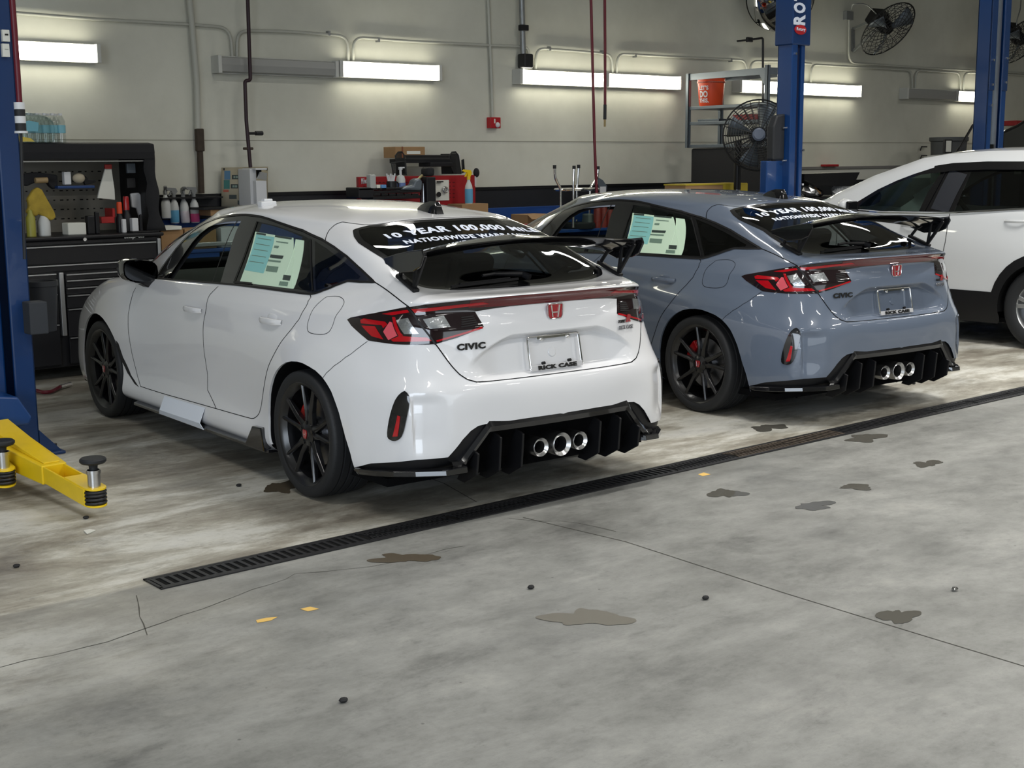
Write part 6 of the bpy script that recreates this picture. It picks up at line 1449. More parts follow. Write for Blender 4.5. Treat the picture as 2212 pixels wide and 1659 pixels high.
# ---- bar stool upside down
SY = 10.45; t = thing('bar_stool', 'chrome bar stool standing upside down with black leg caps', 'stool', at(1245, 500, SY)); t.location.z = .93; o_ = t.location.copy()
cen = at(1246, 409, SY)-o_; 
for k, pts in enumerate((((1198,360),(1199,384),(1211,407),(1211,440),(1211,460)), ((1240,361),(1239,385),(1239,408),(1238,460)), ((1250,359),(1248,385),(1246,405),(1245,460)), ((1292,362),(1291,382),(1275,406),(1274,425),(1272,470)))):
    dy = (-.10, -.17, .17, .10)[k]; P = [at(x, y, SY+dy)-o_ for x, y in pts]; P[-1].z = .02
    q = MB(); q.tube(rounded(P, .04), .014, 10); lg = q.build('leg', M['chrome'], t); q = MB(); q.cyl(P[0]-Vector((0,0,.02)), P[0]+Vector((0,0,.015)), .018, 10); q.build('leg_cap', M['rubber'], lg)
rx = (at(1281,410,SY).x-at(1205,410,SY).x)/2; q = MB(); q.tube([cen+Vector((rx*math.cos(a), .20*math.sin(a), 0)) for a in [2*PI*i/30 for i in range(30)]], .014, 8, closed=True); q.build('foot_ring', M['chrome'], t)
q = MB(); q.lathe([(.001,0),(.19,0),(.20,.03),(.19,.06),(.001,.06)], 30, Matrix.Translation((cen.x, 0, 0))); q.build('seat', M['cloth_black'], t)
q = MB(); c2 = at(1225, 448, SY)-o_; q.tube([Vector((cen.x, 0, c2.z))+Vector((.14*math.cos(a), .14*math.sin(a), 0)) for a in [2*PI*i/24 for i in range(24)]], .012, 8, closed=True); q.build('seat_ring', M['chrome'], t)
q = MB(); q.prism([at(x, y, 10.7) for x, y in ((1293,383),(1303,389),(1312,402),(1311,412),(1306,424),(1304,491),(1299,491),(1298,424),(1294,400))], (0, .02, 0)); DG = solo('disc_guard', q, M['grey_metal'], 'grey curved guard with a white tag behind the bar stool', 'guard', bevel=.006)
bx(1297, 403, 1309, 417, 10.68, .01, off=DG.location).build('white_tag', M['white_plastic'], DG)
# ---- things on the second bench
t = thing('carton', 'open brown carton on the blue bench between the hatchbacks', 'box', (at(1162,490,10.35).x, 10.45, BZ)); q = MB(); q.box((-.16,-.12,0),(.16,.14,.17)); q.build('body', M['box_card'], t, bevel=.004); q = MB(); q.add([(-.16,-.12,.17),(.16,-.12,.17),(.22,-.26,.14),(-.22,-.26,.13)], [(0,1,2,3)]); q.build('flap', M['box_card'], t, solid=.005)
q = MB(); q.box((-.13, -.10, 0), (.13, .08, .09)); q.prism([(-.10,-.11,.09),(.02,-.11,.12),(.12,-.11,.09)], (0,.1,0)); o = q.build('tool_case', M['red_metal'], bevel=.012); o.location = (at(1150,495,10.1).x+.05, 10.12, BZ); tag(o, 'dark red tool case in front of the open carton', 'case')
solo('jug', bx(1272, 462, 1284, 490, 10.4, .12), mat('grey_jug', srgb(120,126,122), .5), 'grey jug on the bench seen through the front window of the grey hatchback', 'jug', bevel=.015)
for k in range(3):
    q = MB(); A = at(1290+k*13, 492, 10.35); q.lathe([(.001,0),(.038,0),(.038,.20),(.02,.235),(.015,.26),(.001,.26)], 16); o = q.build('aerosol_can', mat('red_can', srgb(140,52,46), .4) if 'red_can' not in bpy.data.materials else bpy.data.materials['red_can']); o.location = (A.x, 10.35, BZ); tag(o, ('leftmost', 'middle', 'rightmost')[k]+' of three red aerosol cans seen through the grey hatchback front window', 'can', 'row of red cans')
solo('blue_bin', bx(1238, 450, 1262, 474, 10.5, .2), M['bench_blue'], 'blue bin on the bench behind the grey hatchback window', 'bin', bevel=.006)
solo('carton', bx(1320, 440, 1365, 470, 10.6, .2), M['box_card'], 'brown carton behind the rear window of the grey hatchback', 'box', bevel=.004)
# ---- long cartons with yellow tape and the cabinet
t = thing('carton', 'long carton with yellow tape lying behind the grey hatchback roof', 'box', at(1548, 420, 8.9)); o_ = t.location.copy(); q = bx(1481, 397, 1614, 420, 8.9, .28, off=o_); q.build('body', M['box_card'], t, bevel=.004); q = bx(1562, 396.6, 1615, 420, 8.896, .288, off=o_); q.build('tape', M['tape_yellow'], t)
q = bx(1481, 396.5, 1614, 399.5, 8.894, .29, off=o_); q.build('edge_tape', M['tape_yellow'], t)
cz0 = at(1548, 420, 8.9).z; q = MB(); q.box((at(1485,420,8.9).x, 8.9, .1), (at(1608,420,8.9).x, 9.17, cz0)); solo('parts_cart', q, M['chest'], 'black cart under the long carton with yellow tape', 'cart', bevel=.01)
# ---- steel shelf unit
A = Vector((11.62, 10.62, 0)); B_ = Vector((11.476, 9.36, 0)); d = (B_-A).normalized(); n_ = Vector((-d.y, d.x, 0))
if n_.x < 0: n_ = -n_
LN = (B_-A).length; zt = at(1503, 160, A.y).z
t = thing('shelf_unit', 'grey slotted steel shelf unit with an orange bucket, behind the grey hatchback', 'shelf', ((A+B_)/2+n_*.25)); o_ = t.location.copy(); o_.z = 0
zs_ = [at(1505, y, A.y).z for y in (172, 238, 271, 320)]
for P_, top in ((A, zt), (A+n_*.5, zt), (B_, zt+.02), (B_+n_*.5, zt+.02)):
    p = P_-o_; q = MB(); z0_ = zs_[3]+.002; q.box((p.x-.022, p.y-.022, z0_), (p.x+.022, p.y-.016, top)); q.box((p.x-.022, p.y-.022, z0_), (p.x-.016, p.y+.022, top)); q.build('upright', M['grey_metal'], t)
for k, z in enumerate((zt-.04, zs_[1], zs_[2], zs_[3]+.003)):
    q = MB(); a = A-o_; b_ = B_-o_
    if k == 0:
        for s_ in (0, .5): q.bar(a+n_*s_+Vector((0,0,z)), b_+n_*s_+Vector((0,0,z)), .012, .07)
        q.bar(a+Vector((0,0,z)), a+n_*.5+Vector((0,0,z)), .012, .07); q.bar(b_+Vector((0,0,z)), b_+n_*.5+Vector((0,0,z)), .012, .07)
        q.build('top_frame', M['grey_metal'], t)
    else:
        q.prism([a+Vector((0,0,z)), b_+Vector((0,0,z)), b_+n_*.5+Vector((0,0,z)), a+n_*.5+Vector((0,0,z))], (0, 0, .035)); q.build('shelf_board', M['grey_metal'], t, bevel=.003)
b_ = B_-o_; q = MB(); q.add([b_+Vector((0,0,zt-.02)), b_-d*.16+Vector((0,0,zt-.02)), b_+Vector((0,0,zt-.26)), b_+Vector((.004,.0,zt-.02)), b_-d*.16+Vector((.004,0,zt-.02)), b_+Vector((.004,0,zt-.26))], [(0,1,2),(5,4,3),(0,3,4,1),(1,4,5,2),(2,5,3,0)]); q.build('corner_gusset', M['grey_metal'], t)
bp_ = A+d*.20+n_*.165; bz = zs_[1]+.036; t = thing('bucket', 'orange plastic bucket with white lettering on the shelf unit', 'bucket', (bp_.x, bp_.y, bz)); q = MB(); H_ = at(1532, 170, bp_.y).z-bz; q.lathe([(.001,0),(.125,0),(.135,.02),(.152,H_*.83),(.160,H_*.84),(.160,H_*.90),(.154,H_*.91),(.158,H_),(.148,H_),(.13,.03)], 36); bo = q.build('body', M['orange'], t)
q = MB(); q.tube(arc((0,0,H_*.86), .165, PI*.9, PI*2.1, 14, 'xy'), .004, 6); q.build('handle', M['chrome'], t)
v = Vector((-bp_.x, -bp_.y, 0)).normalized(); sd_ = Vector((v.y, -v.x, 0)); sd_ = -sd_ if sd_.x < 0 else sd_
for s_, zf, hh_, ww in (("LET'S", .66, .05, .13), ('DO', .43, .075, .11), ('THIS.', .20, .05, .13)):
    me = text_mesh(s_, .1, bold=.004, extrude=0, gap=1.05); xs = [q_.co.x for q_ in me.vertices]; ys = [q_.co.y for q_ in me.vertices]; fx = ww/(max(xs)-min(xs)); fy = hh_/(max(ys)-min(ys)); cx, cy = (max(xs)+min(xs))/2, (max(ys)+min(ys))/2
    a0 = math.atan2(v.y, v.x)-.62
    for q_ in me.vertices:
        X = (q_.co.x-cx)*fx; Z = (q_.co.y-cy)*fy+zf*H_; r = .137+.018*(Z/H_)/.83+.0035; a = a0+X/r; q_.co = (r*math.cos(a), r*math.sin(a), Z)
    link('bucket_lettering', me, M['white_plastic'], bo)
q = MB(); c = A+d*.75+n_*.3; q.box((c.x-.16, c.y-.20, zs_[2]+.036), (c.x+.1, c.y+.16, zs_[2]+.10)); solo('tool_box', q, M['red_metal'], 'flat red box on the middle shelf behind the pedestal fan', 'box', bevel=.008)
q = MB(); c = A+d*.22+n_*.2; q.box((c.x-.10, c.y-.16, zs_[2]+.036), (c.x+.1, c.y+.16, zs_[2]+.065)); solo('metal_plate', q, M['grey_metal'], 'flat grey plate on the middle shelf under the orange bucket', 'plate', bevel=.004)
cz_ = zs_[3]-.005; q = MB(); q.prism([A+n_*.02+Vector((0,-.03,0)), B_+n_*.02, B_+n_*.52, A+n_*.52+Vector((0,-.03,0))], (0, 0, cz_)); solo('covered_cabinet', q, M['cloth_black'], 'black covered cabinet below the steel shelf unit', 'cabinet', bevel=.02, seg=2)
# ---- pedestal fan
def fan(root, c, nrm, R, m_cage, rings=9, spokes=20, blades=4, dish=.13, hub=.09, up=(0,0,1)):
    nrm = Vector(nrm).normalized(); x = nrm.cross(Vector(up)).normalized(); y = x.cross(nrm); c = Vector(c)
    def P(r, a, h): return c+x*r*math.cos(a)+y*r*math.sin(a)+nrm*h
    prof = lambda r: dish*(1-(r/R)**3.0)
    for side in (1, -1):
        q = MB()
        for k in range(1, rings+1):
            r = R*k/rings; q.tube([P(r, 2*PI*i/36, side*prof(r)) for i in range(36)], .0032 if k < rings else .010, 4, closed=True)
        for i in range(spokes): a = 2*PI*i/spokes; q.tube([P(r, a, side*prof(r)) for r in (hub*.8, R*.4, R*.7, R*.88, R)], .0042, 4)
        q.build('front_cage' if side > 0 else 'rear_cage', m_cage, root)
    q = MB(); q.cyl(c-nrm*dish*1.9, c-nrm*.03, hub*.95, 18); q.build('motor', M['black_trim'], root)
    q = MB(); q.cyl(c-nrm*.03, c+nrm*.04, hub*.55, 18)
    q.build('hub', M['black_trim'], root)
    for b_ in range(blades):
        q = MB(); a0 = 2*PI*b_/blades+.3; vs_ = []
        for i in range(6):
            r = hub*.5+(R*.9-hub*.5)*i/5; w_ = .10+.28*math.sin(min(1, i/4)*PI/2)
            for s_ in (-1, 0, 1): vs_.append(P(r, a0+s_*w_*.9, s_*.05*(.6+.4*i/5)))
        q.add(vs_, [(i*3+j, i*3+j+1, i*3+j+4, i*3+j+3) for i in range(5) for j in range(2)], 0, True); q.build('blade', M['grey_metal'], root, solid=.003)
FY = 8.55; fc = at(1638, 292, FY); t = thing('pedestal_fan', 'large black pedestal fan with wire cage in front of the shelf unit', 'fan', (fc.x, FY+.15, 0)); o_ = t.location.copy(); cc = fc-o_
R_ = (at(1638, 215, FY).z-fc.z)
fan(t, cc, (-.74, -.66, .03), R_, M['mesh'], rings=14, spokes=24)
q = MB(); lg = cc+Vector((-.74,-.66,.03))*.16; q.lathe([(.001,.0),(.045,.0),(.052,-.008),(.062,-.012)], 24, Matrix.Translation(lg) @ Vector((-.74,-.66,.03)).to_track_quat('Z', 'Y').to_matrix().to_4x4()); q.build('centre_badge', mat('badge_grey', srgb(104,112,128), .4), t)
q = MB(); q.cyl((cc.x+.02, .12, .05), (cc.x+.02, .12, 1.34), .028, 14); q.build('lower_pole', M['alu'], t); q = MB(); q.cyl((cc.x+.02, .12, 1.34), (cc.x+.02, .12, cc.z-.05), .035, 14); q.build('upper_pole', M['black_trim'], t); q = MB(); q.lathe([(.001,.03),(.21,.02),(.22,0),(.001,0)], 30, Matrix.Translation((cc.x+.02, .12, 0))); q.build('base', M['black_trim'], t)
# ---- wall fans
def wallfan(cx, cy, Y, R, lab, brk, boxp, cord):
    c = at(cx, cy, Y); t = thing('wall_fan', lab, 'fan', (c.x-.5, WALL_Y, c.z)); o_ = t.location.copy()
    n_ = Vector(-_fw)*.52+Vector(RV)*.42-Vector(UV)*.74; fan(t, c-o_, n_, R, M['mesh'], rings=9, spokes=22, blades=3, dish=.10, hub=.10)
    n_.normalize(); q = MB(); mc = c-o_-n_*.24; q.box((-.12, -.10, -.08), (.12, .10, .08), 0, Matrix.Translation(mc) @ n_.to_track_quat('Z', 'Y').to_matrix().to_4x4()); q.build('motor_box', M['black_trim'], t, bevel=.02)
    A = at(brk[0], brk[1], WALL_Y-.02)-o_; B2 = at(brk[0], brk[2], WALL_Y-.02)-o_; q = MB(); q.bar(A, B2, .05, .02, up=(0,1,0)); q.bar(A, mc, .03, .03); q.bar(B2, c-o_-n_*.12, .035, .03); q.build('bracket', M['galv'], t)
    if boxp:
        q = bx(*boxp, WALL_Y-.06, .06, off=o_); q.build('junction_box', M['galv'], t, bevel=.004)
    q = MB(); q.tube(rounded([at(x, y, WALL_Y-.06 if i == 0 else Y)-o_ for i, (x, y) in enumerate(cord)], .25, 8), .008, 6); q.build('cord', M['galv'], t)
wallfan(1918, 63, 10.45, .40, 'black wire cage wall fan left of the right blue lift post', (1843, 62, 111), (1829, 24, 1844, 43), ((1838,24),(1842,8),(1872,8),(1893,30)))
wallfan(2205, 88, 10.45, .40, 'wall fan cut off at the right edge of the photo', (2163, 88, 112), None, ((2206,-5),(2204,20),(2196,45),(2196,60)))
# ---- round mirror and its neighbour pipe
c = at(1686, -5, 10.6); R_ = .40; t = thing('convex_mirror', 'dark rimmed convex safety mirror at the top behind the blue lift post', 'mirror', (c.x, WALL_Y, c.z)); o_ = t.location.copy(); nr = Vector((-.62, -.66, -.30)); Mx = Matrix.Translation(c-o_) @ nr.to_track_quat('Z', 'Y').to_matrix().to_4x4()
q = MB(); q.lathe([(R_*math.sin(a)/math.sin(.9), .35*R_*(math.cos(a)-math.cos(.9))/(1-math.cos(.9))) for a in [.9-.9*i/8 for i in range(9)]], 40, Mx); q.build('dome', M['mirror'], t); q = MB(); q.lathe([(R_,.0),(R_*1.03,-.01),(R_*1.03,-.04),(R_*.2,-.06),(.001,-.06)], 40, Mx); q.build('rim', M['black_trim'], t)
q = MB(); q.bar(c-o_-nr.normalized()*.05, (0, 0, 0), .04, .04); q.build('arm', M['dark_metal'], t)
t = conduit('air_pipe', ((1618,86),(1648,82),(1648,240)), .014, M['dark_metal'], 'short dark pipe with a valve, dropping to the shelf unit', 'pipe', Y=WALL_Y-.20, rad=.03)
p = at(1620, 86, WALL_Y-.20)-t.location; q = MB(); q.box((p.x-.06, p.y-.02, p.z-.03), (p.x+.04, p.y+.02, p.z+.03)); q.build('valve', M['dark_metal'], t, bevel=.01); q = MB(); q.tube([p, Vector((p.x, WALL_Y-t.location.y, p.z))], .012, 8); q.build('wall_stub', M['dark_metal'], t)
# ---- right: counter with clutter, bin, frame
t = thing('parts_counter', 'black counter top with clutter right of the blue lift post', 'counter', (at(1850,400,10.0).x, 10.3, 0)); o_ = t.location.copy()
q = MB(); q.prism([at(x, y, 9.9)-o_ for x, y in ((1738,375),(1858,372),(1850,388),(1840,402),(1765,402),(1738,388))], (0, .5, 0)); q.build('open_tray', M['chest'], t, bevel=.005)
q = MB(); q.box((at(1735,400,9.9).x-o_.x, -.45, 0), (at(1865,400,9.9).x-o_.x, .4, at(1800,425,9.9).z)); q.build('cabinet', M['chest'], t, bevel=.01)
CT = at(1800,425,9.9).z
rc = random.Random(5)
for k, (x, y, w_, m_, lab) in enumerate(((1752,420,.10,'alu','crumpled silver pack at the left of the cluttered counter'), (1772,416,.08,'box_card','brown crumpled wrapper on the cluttered counter'), (1788,420,.07,'dark_metal','dark bundle in the middle of the cluttered counter'), (1765,428,.06,'steel','bright metal parts heap on the cluttered counter'), (1828,416,.13,'white_plastic','large crumpled white bag on the counter beside the SUV'), (1846,410,.11,'paper','second crumpled white bag against the SUV windscreen pillar'), (1812,424,.07,'white_plastic','small crumpled white bag on the cluttered counter'))):
    p = at(x, y, 9.95); q = MB(); q.ell((0, 0, w_*.6), (w_, w_*.8, w_*.65), n=11, m=7)
    q.v = [(a*(1+rc.uniform(-.25, .25)), b_*(1+rc.uniform(-.25, .25)), max(0, c_*(1+rc.uniform(-.2, .25)))) for a, b_, c_ in q.v]; q.sm = [False]*len(q.sm)
    o = q.build('crumpled_bag' if k > 3 else 'wrapper', M[m_]); o.location = (p.x, 9.98+.05*(k % 3), CT); tag(o, lab, 'bag' if k > 3 else 'wrapper')
t = thing('waste_bin', 'grey waste bin with a framed notice behind the white SUV roof', 'bin', at(2075, 340, 10.2)); t.location.z = 0; o_ = t.location.copy()
A = at(2055, 340, 10.2); B_ = at(2097, 340, 10.2); zt_ = at(2075, 296, 10.2).z; r = (B_.x-A.x)/2; q = MB(); q.lathe([(r*.8,.75),(r,zt_-.06),(r*1.08,zt_-.05),(r*1.08,zt_),(r*.98,zt_),(r*.9,zt_-.3)], 28, Matrix.Translation(((A.x+B_.x)/2-o_.x, .2, 0))); q.build('body', mat('bin_grey', srgb(74,76,78), .6), t)
q = MB(); q.box((-r, -.1, 0), (r, .5, .75)); q.build('stand', M['chest'], t)
t = thing('notice_frame', 'small framed notice in front of the grey waste bin', 'frame', at(2049, 335, 10.0)); o_ = t.location.copy(); q = bx(2041, 301, 2057, 331, 10.0, .03, off=o_); q.build('border', M['dark_metal'], t, bevel=.003); q = bx(2044, 304, 2055, 328, 9.995, .005, off=o_); q.build('sheet', M['paper'], t)
q = MB(); q.bar((0, .015, 0), (0, .015, -o_.z), .02, .02); q.build('stem', M['dark_metal'], t)
for k, y in enumerate((317, 336)):
    q = MB(); q.tube([at(x, yy, WALL_Y-.04) for x, yy in ((1988,y+8),(1991,y),(2002,y))], .010, 6); solo('wall_hook', q, M['dark_metal'], ('upper' if k == 0 else 'lower')+' small dark hook on the pale wall above the white SUV', 'hook')
q = MB(); q.box((at(1800,362,WALL_Y-.1).x-.2, WALL_Y-.12, z1), (at(1800,362,WALL_Y-.1).x+.1, WALL_Y-.04, z1+.03)); solo('red_tool', q, M['red_metal'], 'small red item on the grey wall ledge right of the blue lift post', 'tool', bevel=.008)
# hose lying behind the white hatchback nose
q = MB(); P = [flo(x, y, .02) for x, y in ((70,842),(95,848),(112,846),(130,836),(152,830))]; q.tube(rounded(P, .15), .014, 8); t = thing('air_hose', 'dark red hose with a metal end lying on the floor by the left lift post', 'hose', P[0]); t.location.z = 0
q = MB(); q.tube([p-t.location for p in rounded(P[:4], .15)], .014, 8); q.build('hose', M['hose_red'], t); q = MB(); q.tube([P[3]-t.location, P[4]-t.location], .018, 8); q.build('coupler', M['steel'], t)
# ------------------------------------------------------------------ white SUV at the right
SX, SY0, SA = 11.665, 5.75, 0.0
SUV = thing('suv', 'white SUV with dark glass and black lower cladding, cut off at the right edge', 'car', (SX, SY0, 0))
XL = SX-.90
def sy(*q):
    out = []
    for x, y in q: p = atx(x, y, XL); out.append((p.y-SY0, p.z))
    return out
SIL = [(-.93,.30),(-1.0,.55),(-.99,.85),(-.92,1.10),(-.80,1.34),(-.66,1.56),(-.50,1.655),(-.2,1.685),(.3,1.700),(.8,1.697),(1.18,1.675),(1.45,1.635),(1.92,1.475),(2.25,1.32),(2.62,1.12),(3.0,1.02),(3.22,.92),(3.32,.72),(3.34,.45),(3.28,.26)]
_sy = np.array([p[0] for p in SIL[5:17]]); _sz = np.array([p[1] for p in SIL[5:17]])
def sw(y, z):
    y = np.asarray(y, float); z = np.asarray(z, float)
    w = np.where(z < 1.16, .925-.05*np.clip((z-.75)/.41, 0, 1)**2, .875-(z-1.16)*.50)
    w = w-.030*np.exp(-((z-1.03)/.05)**2)*0
    flare = .020*(np.exp(-((y-0)/.42)**2)+np.exp(-((y-2.66)/.42)**2))*np.clip((1.0-z)/.3, 0, 1); w = w+flare
    w = w-.05*np.clip((.40-z)/.25, 0, 1)**2
    w = w-.35*np.clip((-.45-y)/.55, 0, 1)**2.2-.40*np.clip((y-2.85)/.7, 0, 1)**2.2
    top = np.interp(y, _sy, _sz); d = top-z
    w = w-.085*np.clip(1-d/.10, 0, 1)**2*(y < 2.4)
    return w
ARC_ = lambda c: [(c+.395*math.cos(a), .355+.395*math.sin(a)) for a in [PI*i/22*1.08-.04*PI for i in range(23)]]
arR = ARC_(0); arF = ARC_(2.66)
S_DLO = sy((1826,449),(1850,432),(1880,410),(1915,391),(1950,376),(1990,362),(2040,352),(2100,349),(2212,349))
S_DLO = S_DLO+[(-.35,1.60),(-.62,1.44),(-.72,1.24),(-.4,1.235)]+sy((2212,449),(2050,458),(1900,456))
S_FG = sy((1845,452),(1865,431),(1895,408),(1930,390),(1965,378),(2003,372),(2006,375),(1990,415),(1982,456),(1920,456))
S_RG = sy((2071,372),(2130,369),(2212,367))+[(-.05,1.54),(-.05,1.25)]+sy((2212,448),(2058,456))
S_QG = [(-.12,1.54),(-.34,1.53),(-.58,1.38),(-.66,1.26),(-.12,1.25)]
S_CL = [(-1.1,.62),(-.46,.60)]+[(.0+.47*math.cos(a), .355+.47*math.sin(a)) for a in [PI*.83-PI*.0-i*PI*.80/12 for i in range(13)]]
def clad_poly():
    z = .475; P = [(-1.2,.55)]
    P += [(.0-.475*math.cos(a), .36+.475*math.sin(a)) for a in [.245+i*(PI-.49)/14 for i in range(15)]]
    P += [(2.66-.475*math.cos(a), .36+.475*math.sin(a)) for a in [.245+i*(PI-.49)/14 for i in range(15)]]
    P += [(3.6,.45),(3.6,0),(-1.2,0)]
    return P
CL = clad_poly()
S_D1 = [(.98,1.30)]+sy((2052,457),(2046,520),(2040,580))+[(1.02,.50),(1.10,.40),(2.0,.40),(2.12,.62),(2.16,.9),(2.05,1.17)]
def lines(P, closed): return dense(P, closed, .05)
def suv_tri():
    pts = []; eds = []
    ys = np.arange(-1.0, 3.6, .06); zs__ = np.arange(.18, 1.72, .045)
    for c, cl in ((SIL+[(2.66,.20),(0,.20)], True), (arR, False), (arF, False), (S_DLO, True), (S_FG, True), (S_RG, True), (S_QG, True), (CL[1:-3], False)):
        P = lines(c, cl); b_ = len(pts); pts += [tuple(map(float, p)) for p in P]; n = len(P)
        eds += [(b_+i, b_+(i+1) % n) for i in range(n if cl else n-1)]
    pts += [(float(y), float(z)) for y in ys for z in zs__]
    r = delaunay_2d_cdt([Vector(p) for p in pts], eds, [], 0, 1e-5)
    V = np.array([(p[0], p[1]) for p in r[0]]); T = np.array([f for f in r[2] if len(f) == 3]); c = V[T].mean(1)
    out = SIL+[(2.66,.20),(0,.20)]; keep = inpoly_np(c, out); T = T[keep]; c = c[keep]
    reg = np.full(len(T), '', dtype=object)
    for nm, P in (('hole', [(0.43,-.1)]+arR+[(-.43,-.1)]), ('hole', [(3.09,-.1)]+arF+[(2.23,-.1)]), ('g1', S_FG), ('g2', S_RG), ('g3', S_QG), ('dlo', S_DLO), ('clad', CL)):
        m = inpoly_np(c, P) & (reg == ''); reg[m] = nm
    reg[reg == ''] = 'body'; return V, T, reg
SVV, STT, SRG = suv_tri()
def sside(nm, reg, m_, side, parent=SUV, off=0):
    T = STT[SRG == reg]; ids = np.unique(T); mp = {int(k): i for i, k in enumerate(ids)}; w = sw(SVV[ids, 0], SVV[ids, 1])+off; vs_ = [(side*float(a), float(b_), float(c)) for a, (b_, c) in zip(w, SVV[ids])]
    me = bpy.data.meshes.new(nm); f = [(mp[int(a)], mp[int(b_)], mp[int(c)]) for a, b_, c in T]; f = f if side < 0 else [x[::-1] for x in f]
    me.from_pydata(vs_, [], f); bm = bmesh.new(); bm.from_mesh(me); bmesh.ops.recalc_face_normals(bm, faces=bm.faces); bm.to_mesh(me); bm.free(); me.polygons.foreach_set('use_smooth', [True]*len(f)); return link(nm, me, m_, parent)
for sd_s in (-1, 1):
    sside('body_side', 'body', M['suv_paint'], sd_s); sside('window_frame', 'dlo', M['black_gloss'], sd_s, off=.002); sside('front_window', 'g1', M['glass_clear'], sd_s); sside('rear_window', 'g2', M['glass_dark'], sd_s); sside('quarter_window', 'g3', M['glass_dark'], sd_s)
    sside('lower_cladding', 'clad', M['black_trim'], sd_s, off=.008)
# over the top: tail, roof, screen, bonnet, nose
def crown(i0, i1, nm, m_):
    P = SIL[i0:i1]; PP = []
    for a, c in zip(P, P[1:]):
        for k in range(4): PP.append((a[0]+(c[0]-a[0])*k/4, a[1]+(c[1]-a[1])*k/4))
    PP.append(P[-1]); vs_ = []; J = 12
    for y, z in PP:
        w = float(sw(y, z))
        for j in range(J+1):
            s_ = -1+2*j/J; c = 1-abs(s_)**2.4; up_ = .035 if z > 1.2 else .02; dy = (-.10 if y < -.6 else (.10 if y > 1.4 and z > 1.0 else (.04 if y > 3.2 else 0)))
            vs_.append((w*s_, y+dy*c, z+up_*c*(1 if 0.9 < z else 0)))
    q = MB(); q.add(vs_, [(i*(J+1)+j, i*(J+1)+j+1, (i+1)*(J+1)+j+1, (i+1)*(J+1)+j) for i in range(len(PP)-1) for j in range(J)], 0, True); return q.build(nm, m_, SUV)
crown(0, 3, 'rear_bumper', M['black_trim']); crown(2, 4, 'tailgate', M['suv_paint']); crown(3, 6, 'rear_screen', M['glass_dark']); crown(5, 12, 'roof', M['suv_paint']); crown(11, 15, 'windscreen', M['glass_clear']); crown(14, 20, 'bonnet', M['suv_paint'])
def srib(P, w_, off, nm, m_, side=-1):
    Q = np.array(lines(P, False)); t_ = np.gradient(Q, axis=0); t_ /= np.linalg.norm(t_, axis=1, keepdims=True); nn = np.stack([-t_[:, 1], t_[:, 0]], 1)*w_/2; a = Q+nn; b_ = Q-nn; k = len(Q)
    q = MB(); q.add([(side*float(sw(*p)+off), p[0], p[1]) for p in a]+[(side*float(sw(*p)+off), p[0], p[1]) for p in b_], [(i, i+1, i+1+k, i+k) for i in range(k-1)]); return q.build(nm, m_, SUV)
